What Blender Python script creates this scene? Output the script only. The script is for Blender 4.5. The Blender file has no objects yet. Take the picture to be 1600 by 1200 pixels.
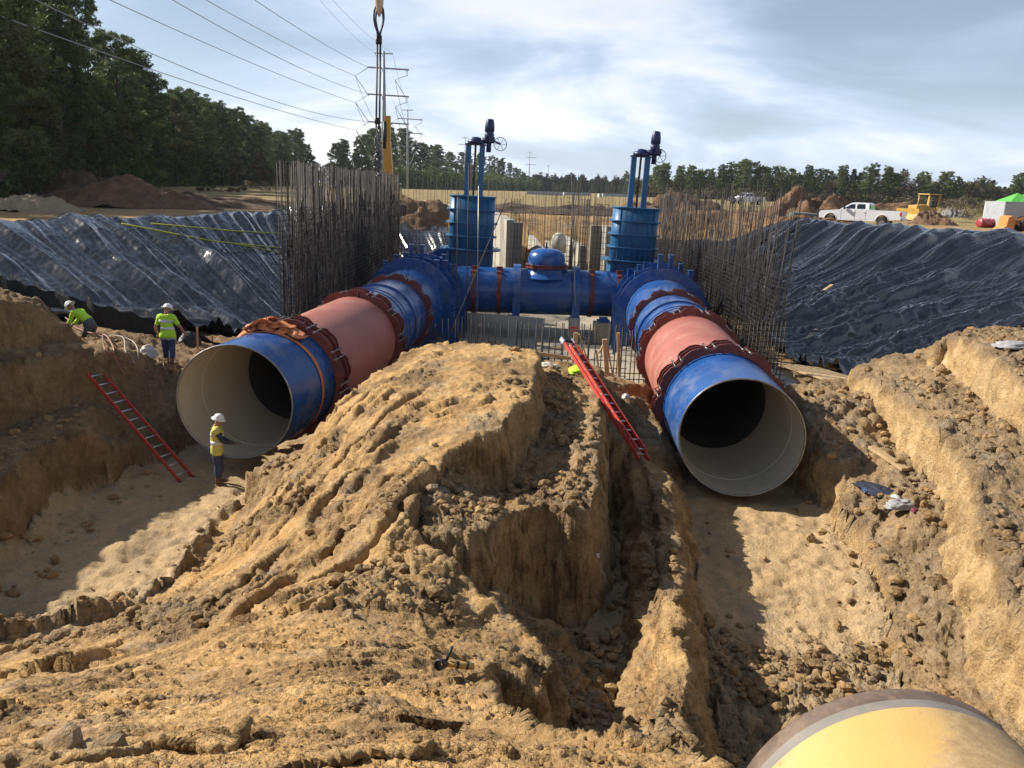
import bpy, bmesh, math, random
import numpy as np
from mathutils import Vector, Matrix

random.seed(7)
SC = bpy.context.scene
COL = SC.collection

# ------------------------------------------------------------------ camera
PITCH = math.radians(13.8); ROLL = math.radians(2.0); FPX = 1245.0; CAMH = 2.2
_F = np.array([0, math.cos(PITCH), -math.sin(PITCH)])
_U0 = np.array([0, math.sin(PITCH), math.cos(PITCH)]); _R0 = np.array([1.0, 0, 0])
_R = _R0 * math.cos(ROLL) + _U0 * math.sin(ROLL)
_U = -_R0 * math.sin(ROLL) + _U0 * math.cos(ROLL)
CAMP = np.array([0, 0, CAMH])
cam_data = bpy.data.cameras.new('camera')
cam = bpy.data.objects.new('camera', cam_data); COL.objects.link(cam)
m = Matrix(((_R[0], _U[0], -_F[0], 0), (_R[1], _U[1], -_F[1], 0), (_R[2], _U[2], -_F[2], CAMH), (0, 0, 0, 1)))
cam.matrix_world = m
cam_data.sensor_width = 36.0; cam_data.lens = 36.0 * FPX / 1600.0
cam_data.clip_start = 0.05; cam_data.clip_end = 6000
SC.camera = cam

# ------------------------------------------------------------------ light
SUN_EL = math.radians(34); SUN_AZ = math.radians(-72)       # azimuth measured from +Y towards +X
SUND = Vector((math.sin(SUN_AZ) * math.cos(SUN_EL), math.cos(SUN_AZ) * math.cos(SUN_EL), math.sin(SUN_EL)))
sl = bpy.data.lights.new('sun', 'SUN'); sl.energy = 5.0; sl.angle = math.radians(0.53); sl.color = (1.0, 0.93, 0.82)
so = bpy.data.objects.new('sun', sl); COL.objects.link(so)
so.rotation_euler = SUND.to_track_quat('Z', 'Y').to_euler()
so.location = (-30, 20, 40)

world = bpy.data.worlds.new('World'); SC.world = world; world.use_nodes = True
wt = world.node_tree; wn = wt.nodes; wl = wt.links
for n in list(wn): wn.remove(n)
w_out = wn.new('ShaderNodeOutputWorld'); w_bg = wn.new('ShaderNodeBackground')
sky = wn.new('ShaderNodeTexSky'); sky.sky_type = 'NISHITA'; sky.sun_disc = False
sky.sun_elevation = SUN_EL; sky.sun_rotation = SUN_AZ
sky.air_density = 1.0; sky.dust_density = 0.4; sky.ozone_density = 1.2
w_bg.inputs['Strength'].default_value = 0.053
tc = wn.new('ShaderNodeTexCoord')
sx = wn.new('ShaderNodeSeparateXYZ'); wl.new(tc.outputs['Generated'], sx.inputs[0])
def wmath(op, a, b=None, c=None, clamp=False):
    n = wn.new('ShaderNodeMath'); n.operation = op; n.use_clamp = clamp
    for i, v in enumerate((a, b, c)):
        if v is None: continue
        if isinstance(v, (int, float)): n.inputs[i].default_value = v
        else: wl.new(v, n.inputs[i])
    return n.outputs[0]
zz = wmath('ADD', wmath('MAXIMUM', sx.outputs['Z'], 0.0), 0.20)
u_ = wmath('DIVIDE', sx.outputs['X'], zz); v_ = wmath('DIVIDE', sx.outputs['Y'], zz)
cmb = wn.new('ShaderNodeCombineXYZ'); wl.new(u_, cmb.inputs[0]); wl.new(v_, cmb.inputs[1])
def wnoise(scale, detail, rough, dist, sc3, rot=0.0, off=0.0):
    mp = wn.new('ShaderNodeMapping'); wl.new(cmb.outputs[0], mp.inputs['Vector'])
    mp.inputs['Scale'].default_value = sc3; mp.inputs['Rotation'].default_value = (0, 0, rot)
    mp.inputs['Location'].default_value = (off, off * .7, 0)
    n = wn.new('ShaderNodeTexNoise'); wl.new(mp.outputs[0], n.inputs['Vector'])
    n.inputs['Scale'].default_value = scale; n.inputs['Detail'].default_value = detail
    n.inputs['Roughness'].default_value = rough; n.inputs['Distortion'].default_value = dist
    return n.outputs['Fac']
def wramp(v, stops):
    r = wn.new('ShaderNodeValToRGB'); wl.new(v, r.inputs[0])
    r.color_ramp.interpolation = 'EASE'
    r.color_ramp.elements[0].position = stops[0][0]; r.color_ramp.elements[0].color = stops[0][1]
    r.color_ramp.elements[1].position = stops[1][0]; r.color_ramp.elements[1].color = stops[1][1]
    return r.outputs[0]
nA = wnoise(0.75, 7, 0.55, 0.7, (1.0, 1.15, 1), 0.5, 3.1)
nB = wnoise(0.34, 4, 0.5, 0.3, (1.0, 1.6, 1), -0.25, 9.4)
cov = wmath('ADD', wmath('MULTIPLY', nA, 0.62), wmath('MULTIPLY', nB, 0.55))
hor = wmath('POWER', wmath('SUBTRACT', 1.0, wmath('MAXIMUM', sx.outputs['Z'], 0.0), None, True), 2.6)
covm = wmath('MULTIPLY', wramp(cov, ((0.475, (0, 0, 0, 1)), (0.64, (1, 1, 1, 1)))), wmath('ADD', wmath('MULTIPLY', wmath('POWER', wmath('SUBTRACT', 1.0, wmath('MAXIMUM', sx.outputs['Z'], 0.0), None, True), 1.4), .78), .22))
thick = wramp(cov, ((0.56, (0, 0, 0, 1)), (0.72, (1, 1, 1, 1))))
mixc = wn.new('ShaderNodeMix'); mixc.data_type = 'RGBA'
wl.new(thick, mixc.inputs['Factor'])
mixc.inputs['A'].default_value = (9.0, 10.6, 13.6, 1); mixc.inputs['B'].default_value = (14.5, 14.5, 14.9, 1)
mixs = wn.new('ShaderNodeMix'); mixs.data_type = 'RGBA'
wl.new(wmath('ADD', wmath('MULTIPLY', covm, 0.50), wmath('MULTIPLY', hor, 0.50)), mixs.inputs['Factor'])
wl.new(sky.outputs[0], mixs.inputs['A']); wl.new(mixc.outputs['Result'], mixs.inputs['B'])
wl.new(mixs.outputs['Result'], w_bg.inputs['Color']); wl.new(w_bg.outputs[0], w_out.inputs['Surface'])

SC.view_settings.view_transform = 'Standard'; SC.view_settings.look = 'None'
SC.view_settings.exposure = 0.70; SC.view_settings.gamma = 1.0; SC.view_settings.use_curve_mapping = False
SC.render.engine = 'CYCLES'
SC.cycles.use_denoising = True; SC.cycles.use_adaptive_sampling = True; SC.cycles.adaptive_threshold = 0.01; SC.cycles.sample_clamp_indirect = 4.0
SC.cycles.max_bounces = 5; SC.cycles.diffuse_bounces = 2; SC.cycles.glossy_bounces = 3
SC.cycles.transparent_max_bounces = 8; SC.cycles.caustics_reflective = False; SC.cycles.caustics_refractive = False

# ------------------------------------------------------------------ points from the photograph
def ray(x, y): return _F * FPX + _R * (x - 800) + _U * (600 - y)
def atz(x, y, z):
    d = ray(x, y); return CAMP + d * ((z - CAMH) / d[2])
def aty(x, y, Y):
    d = ray(x, y); return CAMP + d * (Y / d[1])

# ------------------------------------------------------------------ numpy noise
_rng = np.random.default_rng(11)
_perm = _rng.permutation(512).astype(np.int64); _perm = np.concatenate([_perm, _perm])
_g3 = _rng.normal(size=(512, 3)); _g3 /= np.linalg.norm(_g3, axis=1)[:, None]
_g2 = _rng.normal(size=(512, 2)); _g2 /= np.linalg.norm(_g2, axis=1)[:, None]
def pn2(x, y, s=0):
    x = np.asarray(x, float) + s * 17.31; y = np.asarray(y, float) - s * 9.73
    xi = np.floor(x).astype(np.int64); yi = np.floor(y).astype(np.int64)
    fx = x - xi; fy = y - yi
    ux = fx * fx * fx * (fx * (fx * 6 - 15) + 10); uy = fy * fy * fy * (fy * (fy * 6 - 15) + 10)
    def g(i, j, dx, dy):
        h = _perm[(_perm[(xi + i) & 511] + yi + j) & 511]
        v = _g2[h]; return v[..., 0] * dx + v[..., 1] * dy
    a = g(0, 0, fx, fy); b = g(1, 0, fx - 1, fy); c = g(0, 1, fx, fy - 1); d = g(1, 1, fx - 1, fy - 1)
    return (a + (b - a) * ux) + ((c + (d - c) * ux) - (a + (b - a) * ux)) * uy
def fbm2(x, y, o=4, s=0, g=0.5, l=2.03):
    r = 0; a = 1.0
    for k in range(o):
        r = r + a * pn2(x, y, s + k * 3); x = np.asarray(x) * l; y = np.asarray(y) * l; a *= g
    return r
def pn3(x, y, z, s=0):
    x = np.asarray(x, float) + s * 13.7; y = np.asarray(y, float) + s * 5.1; z = np.asarray(z, float) - s * 7.9
    xi = np.floor(x).astype(np.int64); yi = np.floor(y).astype(np.int64); zi = np.floor(z).astype(np.int64)
    fx = x - xi; fy = y - yi; fz = z - zi
    u = fx * fx * (3 - 2 * fx); v = fy * fy * (3 - 2 * fy); w = fz * fz * (3 - 2 * fz)
    r = 0
    for i in (0, 1):
        for j in (0, 1):
            for k in (0, 1):
                h = _perm[(_perm[(_perm[(xi + i) & 511] + yi + j) & 511] + zi + k) & 511]; gg = _g3[h]
                d = gg[..., 0] * (fx - i) + gg[..., 1] * (fy - j) + gg[..., 2] * (fz - k)
                r = r + d * (u if i else 1 - u) * (v if j else 1 - v) * (w if k else 1 - w)
    return r
def worley2(x, y, s=0):
    x = np.asarray(x, float); y = np.asarray(y, float)
    xi = np.floor(x).astype(np.int64); yi = np.floor(y).astype(np.int64)
    f1 = np.full(x.shape, 9.0); f2 = np.full(x.shape, 9.0); idv = np.zeros(x.shape)
    for i in (-1, 0, 1):
        for j in (-1, 0, 1):
            h = _perm[(_perm[(xi + i + s * 7) & 511] + yi + j) & 511]
            px = xi + i + 0.5 + 0.5 * np.clip(_g2[h][..., 0], -.95, .95); py = yi + j + 0.5 + 0.5 * np.clip(_g2[h][..., 1], -.95, .95)
            d = (px - x) ** 2 + (py - y) ** 2
            c = d < f1; f2 = np.where(c, f1, np.minimum(f2, d)); idv = np.where(c, (h % 97) / 97.0, idv); f1 = np.where(c, d, f1)
    return np.sqrt(f1), np.sqrt(f2), idv
def facets3(x, y, z, s, a, b):
    """broken-clay facets: every 3-D cell gets its own level and tilt"""
    xi = np.floor(x).astype(np.int64); yi = np.floor(y).astype(np.int64); zi = np.floor(z).astype(np.int64)
    best = np.full(x.shape, 99.0); out = np.zeros(x.shape)
    for i in (-1, 0, 1):
        for j in (-1, 0, 1):
            for k in (-1, 0, 1):
                h = _perm[(_perm[(_perm[(xi + i + s * 31) & 511] + yi + j) & 511] + zi + k) & 511]; g = _g3[h]; g2 = _g3[(h * 7 + 13) & 511]
                dx = x - (xi + i + .5 + .45 * g[..., 0]); dy = y - (yi + j + .5 + .45 * g[..., 1]); dz = z - (zi + k + .5 + .45 * g[..., 2])
                d = dx * dx + dy * dy + dz * dz; c = d < best
                out = np.where(c, a * g2[..., 0] + b * (dx * g2[..., 1] + dy * g2[..., 2] + dz * g2[..., 0]), out); best = np.where(c, d, best)
    return out
def sstep(a, b, x):
    t = np.clip((x - a) / (b - a), 0, 1); return t * t * (3 - 2 * t)

# ------------------------------------------------------------------ object helpers
def tag(o, label=None, cat=None, group=None, kind=None):
    if label: o['label'] = label
    if cat: o['category'] = cat
    if group: o['group'] = group
    if kind: o['kind'] = kind
    return o
def empty(name, loc, label=None, cat=None, group=None, rz=0.0):
    o = bpy.data.objects.new(name, None); COL.objects.link(o); o.location = loc; o.rotation_euler = (0, 0, rz)
    o.empty_display_size = 0.3
    return tag(o, label, cat, group)
def link(name, me, parent=None):
    o = bpy.data.objects.new(name, me); COL.objects.link(o)
    if parent is not None: o.parent = parent
    return o
def npmesh(name, V, Fq, mat=None, smooth=True):
    """V (n,3), Fq (m,4) or (m,3) index array"""
    me = bpy.data.meshes.new(name)
    V = np.asarray(V, np.float32); Fq = np.asarray(Fq, np.int32); k = Fq.shape[1]
    me.vertices.add(len(V)); me.vertices.foreach_set('co', V.ravel())
    me.loops.add(Fq.size); me.loops.foreach_set('vertex_index', Fq.ravel())
    me.polygons.add(len(Fq)); me.polygons.foreach_set('loop_start', np.arange(0, Fq.size, k, dtype=np.int32))
    me.polygons.foreach_set('loop_total', np.full(len(Fq), k, np.int32))
    me.polygons.foreach_set('use_smooth', np.full(len(Fq), smooth))
    me.update(calc_edges=True)
    if mat: me.materials.append(mat)
    return me
def gridfaces(nr, nc):
    i = np.arange(nr - 1)[:, None] * nc + np.arange(nc - 1)[None, :]
    return np.stack([i, i + 1, i + nc + 1, i + nc], -1).reshape(-1, 4)
def vattr(me, name, vals):
    a = me.attributes.new(name, 'FLOAT', 'POINT'); a.data.foreach_set('value', np.asarray(vals, np.float32).ravel())

class MB:
    """collects shapes into one mesh"""
    def __init__(s): s.v = []; s.f = []; s.sm = []
    def add(s, V, F, smooth=False):
        b = len(s.v); s.v += [tuple(p) for p in V]; s.f += [tuple(b + i for i in f) for f in F]; s.sm += [smooth] * len(F); return s
    def box(s, c, size, M=None):
        x, y, z = [d / 2 for d in size]
        V = [Vector((i * x, j * y, k * z)) for k in (-1, 1) for j in (-1, 1) for i in (-1, 1)]
        if M is not None: V = [M @ v for v in V]
        V = [v + Vector(c) for v in V]
        return s.add(V, [(0, 2, 3, 1), (4, 5, 7, 6), (0, 1, 5, 4), (2, 6, 7, 3), (0, 4, 6, 2), (1, 3, 7, 5)])
    def beam(s, a, b, w, h, up=(0, 0, 1)):
        a = Vector(a); b = Vector(b); d = (b - a)
        L = d.length; d.normalize(); u = Vector(up)
        if abs(d.dot(u)) > .98: u = Vector((0, 1, 0))
        sx_ = d.cross(u).normalized(); u = sx_.cross(d)
        M = Matrix((sx_, d, u)).transposed()
        return s.box((a + b) / 2, (w, L, h), M)
    def tube(s, pts, r, n=8, caps=True, closed=False, smooth=True):
        pts = [Vector(p) for p in pts]; N = len(pts)
        rs = r if isinstance(r, (list, tuple)) else [r] * N
        V = []; prev = None
        for i, p in enumerate(pts):
            if closed: t = pts[(i + 1) % N] - pts[i - 1]
            else: t = pts[min(i + 1, N - 1)] - pts[max(i - 1, 0)]
            if t.length < 1e-9: t = Vector((0, 0, 1))
            t.normalize()
            if prev is None:
                a = Vector((0, 0, 1)) if abs(t.z) < .9 else Vector((1, 0, 0))
                u = t.cross(a).normalized()
            else:
                u = (prev - t * prev.dot(t))
                u = u.normalized() if u.length > 1e-6 else t.orthogonal().normalized()
            prev = u; w = t.cross(u)
            for k in range(n):
                a = 2 * math.pi * k / n; V.append(p + (u * math.cos(a) + w * math.sin(a)) * rs[i])
        Fc = []
        for i in range(N - (0 if closed else 1)):
            j = (i + 1) % N
            for k in range(n):
                k2 = (k + 1) % n; Fc.append((i * n + k, i * n + k2, j * n + k2, j * n + k))
        s.add(V, Fc, smooth)
        if caps and not closed:
            b = len(s.v) - len(V)
            s.f.append(tuple(b + k for k in reversed(range(n)))); s.sm.append(False)
            s.f.append(tuple(b + (N - 1) * n + k for k in range(n))); s.sm.append(False)
        return s
    def lathe(s, prof, c=(0, 0, 0), axis=(0, 0, 1), n=24, smooth=True, closed=False):
        """prof: (radius, height) pairs along axis"""
        ax = Vector(axis).normalized(); u = ax.orthogonal().normalized(); w = ax.cross(u); c = Vector(c); V = []
        for (r, h) in prof:
            for k in range(n):
                a = 2 * math.pi * k / n; V.append(c + ax * h + (u * math.cos(a) + w * math.sin(a)) * max(r, 1e-5))
        Fc = []; N = len(prof)
        for i in range(N - (0 if closed else 1)):
            j = (i + 1) % N
            for k in range(n):
                k2 = (k + 1) % n; Fc.append((i * n + k, i * n + k2, j * n + k2, j * n + k))
        return s.add(V, Fc, smooth)
    def prism(s, poly, a, b):
        """poly: list of 3d points; extruded from offset a to offset b (vectors)"""
        n = len(poly); a = Vector(a); b = Vector(b)
        V = [Vector(p) + a for p in poly] + [Vector(p) + b for p in poly]
        Fc = [tuple(reversed(range(n))), tuple(range(n, 2 * n))] + [(i, (i + 1) % n, n + (i + 1) % n, n + i) for i in range(n)]
        return s.add(V, Fc)
    def mesh(s, name, mat, bevel=0.0):
        me = bpy.data.meshes.new(name); me.from_pydata(s.v, [], s.f); me.polygons.foreach_set('use_smooth', s.sm)
        if bevel or True:
            bm = bmesh.new(); bm.from_mesh(me)
            if bevel:
                es = [e for e in bm.edges if len(e.link_faces) == 2 and e.calc_face_angle(0) > 0.6]
                bmesh.ops.bevel(bm, geom=es, offset=bevel, segments=2, affect='EDGES', profile=0.6, clamp_overlap=True)
            bmesh.ops.recalc_face_normals(bm, faces=bm.faces); bm.to_mesh(me); bm.free()
        if mat: me.materials.append(mat)
        me.update(); return me
    def build(s, name, mat, parent=None, bevel=0.0):
        return link(name, s.mesh(name, mat, bevel), parent)

# ------------------------------------------------------------------ materials
MATS = {}
class NT:
    def __init__(s, name):
        s.m = bpy.data.materials.new(name); s.m.use_nodes = True; s.t = s.m.node_tree; s.n = s.t.nodes; s.l = s.t.links
        s.b = s.n['Principled BSDF']; s.out = s.n['Material Output']
    def node(s, ty, **kw):
        n = s.n.new(ty)
        for k, v in kw.items(): setattr(n, k, v)
        return n
    def put(s, sock, v):
        if hasattr(v, 'links') and hasattr(v, 'is_output'): s.l.new(v, sock)
        else: sock.default_value = v
    def obj(s):
        if not hasattr(s, '_tc'): s._tc = s.node('ShaderNodeTexCoord')
        return s._tc.outputs['Object']
    def mapping(s, scale=(1, 1, 1), rot=(0, 0, 0), vec=None):
        n = s.node('ShaderNodeMapping'); s.l.new(vec or s.obj(), n.inputs[0]); n.inputs['Scale'].default_value = scale; n.inputs['Rotation'].default_value = rot
        return n.outputs[0]
    def noise(s, scale, detail=4, rough=0.55, vec=None, dist=0.0):
        n = s.node('ShaderNodeTexNoise'); s.l.new(vec or s.obj(), n.inputs['Vector'])
        n.inputs['Scale'].default_value = scale; n.inputs['Detail'].default_value = detail; n.inputs['Roughness'].default_value = rough; n.inputs['Distortion'].default_value = dist
        return n.outputs['Fac']
    def voro(s, scale, vec=None, feature='F1', out='Distance', metric='EUCLIDEAN'):
        n = s.node('ShaderNodeTexVoronoi', feature=feature, distance=metric); s.l.new(vec or s.obj(), n.inputs['Vector']); n.inputs['Scale'].default_value = scale
        return n.outputs[out]
    def math(s, op, a, b=0.0, clamp=False):
        n = s.node('ShaderNodeMath', operation=op, use_clamp=clamp); s.put(n.inputs[0], a); s.put(n.inputs[1], b); return n.outputs[0]
    def node_noise(s, scale):
        n = s.node('ShaderNodeTexNoise'); s.l.new(s.obj(), n.inputs['Vector']); n.inputs['Scale'].default_value = scale; n.inputs['Detail'].default_value = 3; return n.outputs['Color']
    def ramp(s, v, stops, interp='LINEAR'):
        n = s.node('ShaderNodeValToRGB'); s.l.new(v, n.inputs[0]); r = n.color_ramp; r.interpolation = interp
        while len(r.elements) < len(stops): r.elements.new(0.5)
        for e, (p, c) in zip(r.elements, stops):
            e.position = p; e.color = (c, c, c, 1) if isinstance(c, (int, float)) else (*c, 1)
        return n.outputs[0]
    def mix(s, f, a, b, mode='MIX'):
        n = s.node('ShaderNodeMix', data_type='RGBA', blend_type=mode)
        s.put(n.inputs['Factor'], f)
        for k, v in (('A', a), ('B', b)):
            if isinstance(v, tuple): n.inputs[k].default_value = (*v[:3], 1)
            else: s.l.new(v, n.inputs[k])
        return n.outputs['Result']
    def bump(s, h, strength=0.5, dist=0.02, normal=None):
        n = s.node('ShaderNodeBump'); s.l.new(h, n.inputs['Height']); n.inputs['Strength'].default_value = strength; n.inputs['Distance'].default_value = dist
        if normal is not None: s.l.new(normal, n.inputs['Normal'])
        return n.outputs[0]
    def attr(s, name):
        n = s.node('ShaderNodeAttribute', attribute_name=name); return n.outputs['Fac']
    def set(s, **kw):
        names = {'color': 'Base Color', 'rough': 'Roughness', 'metal': 'Metallic', 'spec': 'Specular IOR Level', 'normal': 'Normal', 'coat': 'Coat Weight',
                 'coatrough': 'Coat Roughness', 'trans': 'Transmission Weight', 'alpha': 'Alpha', 'sheen': 'Sheen Weight', 'aniso': 'Anisotropic'}
        for k, v in kw.items():
            sock = s.b.inputs[names[k]]
            if isinstance(v, tuple): sock.default_value = (*v[:3], 1)
            else: s.put(sock, v)
        return s.m
def simple(name, col, rough=0.6, metal=0.0, var=0.15, scale=3.0, spec=0.5, bump=0.0, bscale=40.0, dirt=None, dirtamt=0.4, coat=0.0):
    """paint, fabric, timber and metals with uneven tone, dirt patches and fine relief"""
    if name in MATS: return MATS[name]
    t = NT(name)
    n = t.noise(scale, 5, 0.6)
    lo = tuple(c * (1 - var) for c in col); hi = tuple(min(1, c * (1 + var)) for c in col)
    c = t.ramp(n, ((0.3, lo), (0.7, hi)))
    r = rough
    if dirt is not None:
        d = t.noise(scale * 1.7, 7, 0.68, dist=0.4)
        f = t.ramp(d, ((0.5, 0.0), (0.72, dirtamt)))
        c = t.mix(f, c, dirt); r = t.math('ADD', t.math('MULTIPLY', f, 0.5), rough, True)
    t.set(color=c, rough=r, metal=metal, spec=spec, coat=coat)
    if bump: t.set(normal=t.bump(t.noise(bscale, 4, .6), bump, 0.01))
    MATS[name] = t.m; return t.m
# ================================================================== GROUND
def wp(L): return np.array([aty(*p) for p in L])           # (px, py, distance)
def xy(L): return np.array([[p[0], p[1], 0.0] for p in L], float)
def inpoly(x, y, P):
    c = np.zeros(x.shape, bool); n = len(P)
    for i in range(n):
        x1, y1 = P[i][:2]; x2, y2 = P[(i + 1) % n][:2]
        if y1 == y2: continue
        c ^= ((y1 > y) != (y2 > y)) & (x < (x2 - x1) * (y - y1) / (y2 - y1) + x1)
    return c
def sdpoly(x, y, P):
    """distance to polygon edge (>0 outside) and z at the nearest edge point"""
    d = np.full(x.shape, 1e9); zn = np.zeros(x.shape); n = len(P)
    for i in range(n):
        a = P[i]; b = P[(i + 1) % n]; ex, ey = b[0] - a[0], b[1] - a[1]; L = ex * ex + ey * ey + 1e-12
        t = np.clip(((x - a[0]) * ex + (y - a[1]) * ey) / L, 0, 1)
        dd = np.hypot(x - (a[0] + t * ex), y - (a[1] + t * ey)); c = dd < d
        d = np.where(c, dd, d); zn = np.where(c, a[2] + t * (b[2] - a[2]), zn)
    ins = inpoly(x, y, P)
    return np.where(ins, -d, d), zn
def rbf(P):
    n = len(P); D = np.hypot(P[:, None, 0] - P[None, :, 0], P[:, None, 1] - P[None, :, 1])
    A = np.zeros((n + 3, n + 3)); A[:n, :n] = D; A[:n, n] = 1; A[:n, n + 1:] = P[:, :2]; A[n, :n] = 1; A[n + 1:, :n] = P[:, :2].T
    A[:n, :n] += np.eye(n) * 1e-3
    w = np.linalg.solve(A, np.concatenate([P[:, 2], [0, 0, 0]]))
    def f(x, y):
        r = w[n] + w[n + 1] * x + w[n + 2] * y
        for i in range(n): r = r + w[i] * np.hypot(x - P[i, 0], y - P[i, 1])
        return r
    return f

FLOOR = -5.2
# --- central spur: the surface the photographer stands on, running out to the mound between the pipes
SP_EDGE = wp([(1150, 1260, 2.5), (1100, 1195, 3.0), (1000, 1165, 3.4), (900, 1150, 3.75), (830, 1145, 4.0), (765, 1098, 5.0), (742, 1060, 6.6),
              (765, 1035, 7.7), (842, 1082, 7.5), (857, 1039, 8.2), (830, 1000, 8.8), (760, 935, 9.5), (690, 872, 10.4), (640, 838, 11.0), (622, 818, 11.6),
              (655, 786, 12.3), (695, 706, 14.0), (766, 677, 14.6), (788, 671, 14.8), (797, 643, 15.7), (824, 625, 16.7), (836, 585, 18.8), (840, 546, 21.6),
              (740, 538, 22.6), (668, 540, 22.8), (640, 548, 22.3), (603, 578, 20.6), (548, 612, 19.0), (512, 655, 18.0), (470, 705, 17.3), (392, 736, 17.3)])
SP_EDGE = np.concatenate([SP_EDGE, [[-5.9, 18.0, -5.0], [-6.3, 16.0, FLOOR], [-6.2, 14.0, FLOOR], [-6.4, 12.6, FLOOR], [-8.0, 11.6, FLOOR - .1], [-10.5, 10.9, FLOOR - .1], [-16, 9.5, -3.0], [-14, 0.0, 0.2], [-3, -3, 0.7], [3.5, 0.5, 0.4]]])
SP_IN = wp([(600, 650, 16.6), (700, 600, 18.0), (760, 600, 18.0), (640, 600, 18.8), (690, 660, 15.4), (560, 720, 14.9), (640, 720, 14.0), (500, 760, 14.6), (600, 760, 13.0), (540, 830, 12.3), (440, 850, 12.9), (400, 810, 14.5),
            (600, 860, 10.9), (500, 900, 10.8), (400, 905, 11.6), (330, 930, 11.9), (300, 1000, 9.6), (400, 1000, 7.7), (450, 950, 8.8), (550, 950, 8.6), (640, 920, 9.2),
            (700, 980, 8.5), (700, 1050, 6.6), (600, 1020, 6.9), (500, 1030, 6.4), (200, 1060, 7.4), (100, 1050, 8.6), (0, 1062, 8.6), (0, 1110, 5.8), (200, 1110, 5.2), (400, 1110, 4.5), (600, 1110, 4.3), (0, 1200, 2.9), (300, 1200, 2.75), (600, 1200, 2.7), (900, 1195, 2.75), (1000, 1200, 2.65), (780, 1130, 4.1), (800, 1170, 3.3)])
BLOCKS = []   # edge polygon, interior points, wall steepness, rubble
BLOCKS.append((SP_EDGE, SP_IN, 6.0))
# --- rubble bench between the mound and the next trench
B2 = wp([(663, 832, 11.6), (728, 842, 11.5), (789, 808, 12.3), (851, 786, 13.0), (905, 800, 12.7), (925, 783, 13.2), (934, 693, 16.2), (936, 640, 18.6), (940, 600, 21.0), (935, 575, 23.0), (850, 562, 23.0), (800, 600, 20.0), (760, 640, 17.0), (660, 760, 13.0)])
BLOCKS.append((B2, wp([(870, 650, 18.2), (850, 720, 16.0), (905, 700, 15.6), (880, 600, 21.0), (800, 745, 15.2), (760, 790, 13.9), (840, 680, 17.6)]), 7.0))
# --- gully fill in front of that bench
BG = wp([(760, 930, 11.2), (840, 960, 11.6), (895, 992, 12.0), (935, 1075, 10.6), (965, 1135, 9.4), (900, 1160, 8.9), (830, 1145, 8.9), (780, 1060, 9.3)])
BLOCKS.append((BG, BG[:1], 1.6))
# --- dark bench with its own drop to the right trench
B3 = wp([(1043, 738, 17.4), (1052, 790, 15.6), (1060, 870, 13.3), (1064, 960, 11.3), (1067, 1050, 9.6), (1062, 1120, 8.5), (1090, 1180, 7.4), (1040, 1210, 7.2), (985, 1140, 8.6), (1000, 1050, 10.2), (1015, 960, 11.9), (1012, 870, 13.8), (1000, 800, 15.9), (985, 745, 17.6), (1000, 712, 18.3)])
BLOCKS.append((B3, wp([(1030, 800, 15.4), (1035, 900, 12.8)]), 2.4))
BLOCKS.append((wp([(945, 606, 21.8), (1010, 622, 21.8), (1040, 692, 19.8), (1010, 700, 19.2), (945, 684, 19.5), (905, 600, 22.4), (900, 578, 24.0), (1010, 600, 24.0)]), wp([(970, 640, 20.9)]), 2.5))
# --- right hand benches
BA = wp([(1311, 793, 16.7), (1332, 772, 17.2), (1300, 715, 18.2), (1262, 655, 19.8), (1243, 618, 21.8), (1232, 602, 24.0), (1330, 590, 25.5)])
BA = np.concatenate([BA, [[16, 24, -2.6], [16, 6, -3.0]], wp([(1500, 1260, 7.2), (1440, 1150, 8.9), (1419, 1062, 10.7), (1406, 987, 12.0), (1391, 900, 13.7), (1350, 815, 15.9)])])
BLOCKS.append((BA, wp([(1300, 640, 20.3), (1400, 730, 17.5), (1380, 690, 19.0), (1450, 800, 15.3), (1480, 950, 12.0)]), 7.0))
BB = wp([(1335, 576, 23.2), (1342, 585, 22.4), (1387, 598, 20.6), (1425, 630, 18.6), (1454, 655, 17.5), (1494, 688, 16.3), (1530, 735, 14.3), (1536, 800, 12.7), (1567, 883, 11.0), (1600, 950, 9.9), (1680, 1100, 8.2)])
BB = np.concatenate([BB, [[18, 6, -1.5], [18, 22, -1.5]], wp([(1560, 535, 25.0), (1470, 538, 25.0), (1400, 555, 24.6), (1345, 570, 24.6)])])
BLOCKS.append((BB, wp([(1452, 578, 21.5), (1492, 600, 20.0), (1544, 647, 17.5), (1579, 668, 16.5), (1600, 692, 15.4), (1400, 570, 22.8), (1600, 800, 13.0), (1440, 600, 20.4)]), 6.0))
BC = wp([(1460, 546, 22.0), (1482, 526, 22.2), (1521, 530, 20.6), (1560, 556, 18.6), (1600, 592, 16.6), (1700, 660, 14.5)])
BC = np.concatenate([BC, [[20, 12, -0.6], [22, 22, -0.6]], wp([(1640, 508, 24.5), (1600, 513, 24.3), (1521, 513, 24.2), (1478, 522, 23.8)])])
BLOCKS.append((BC, wp([(1580, 535, 21.0)]), 4.5))
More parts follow.
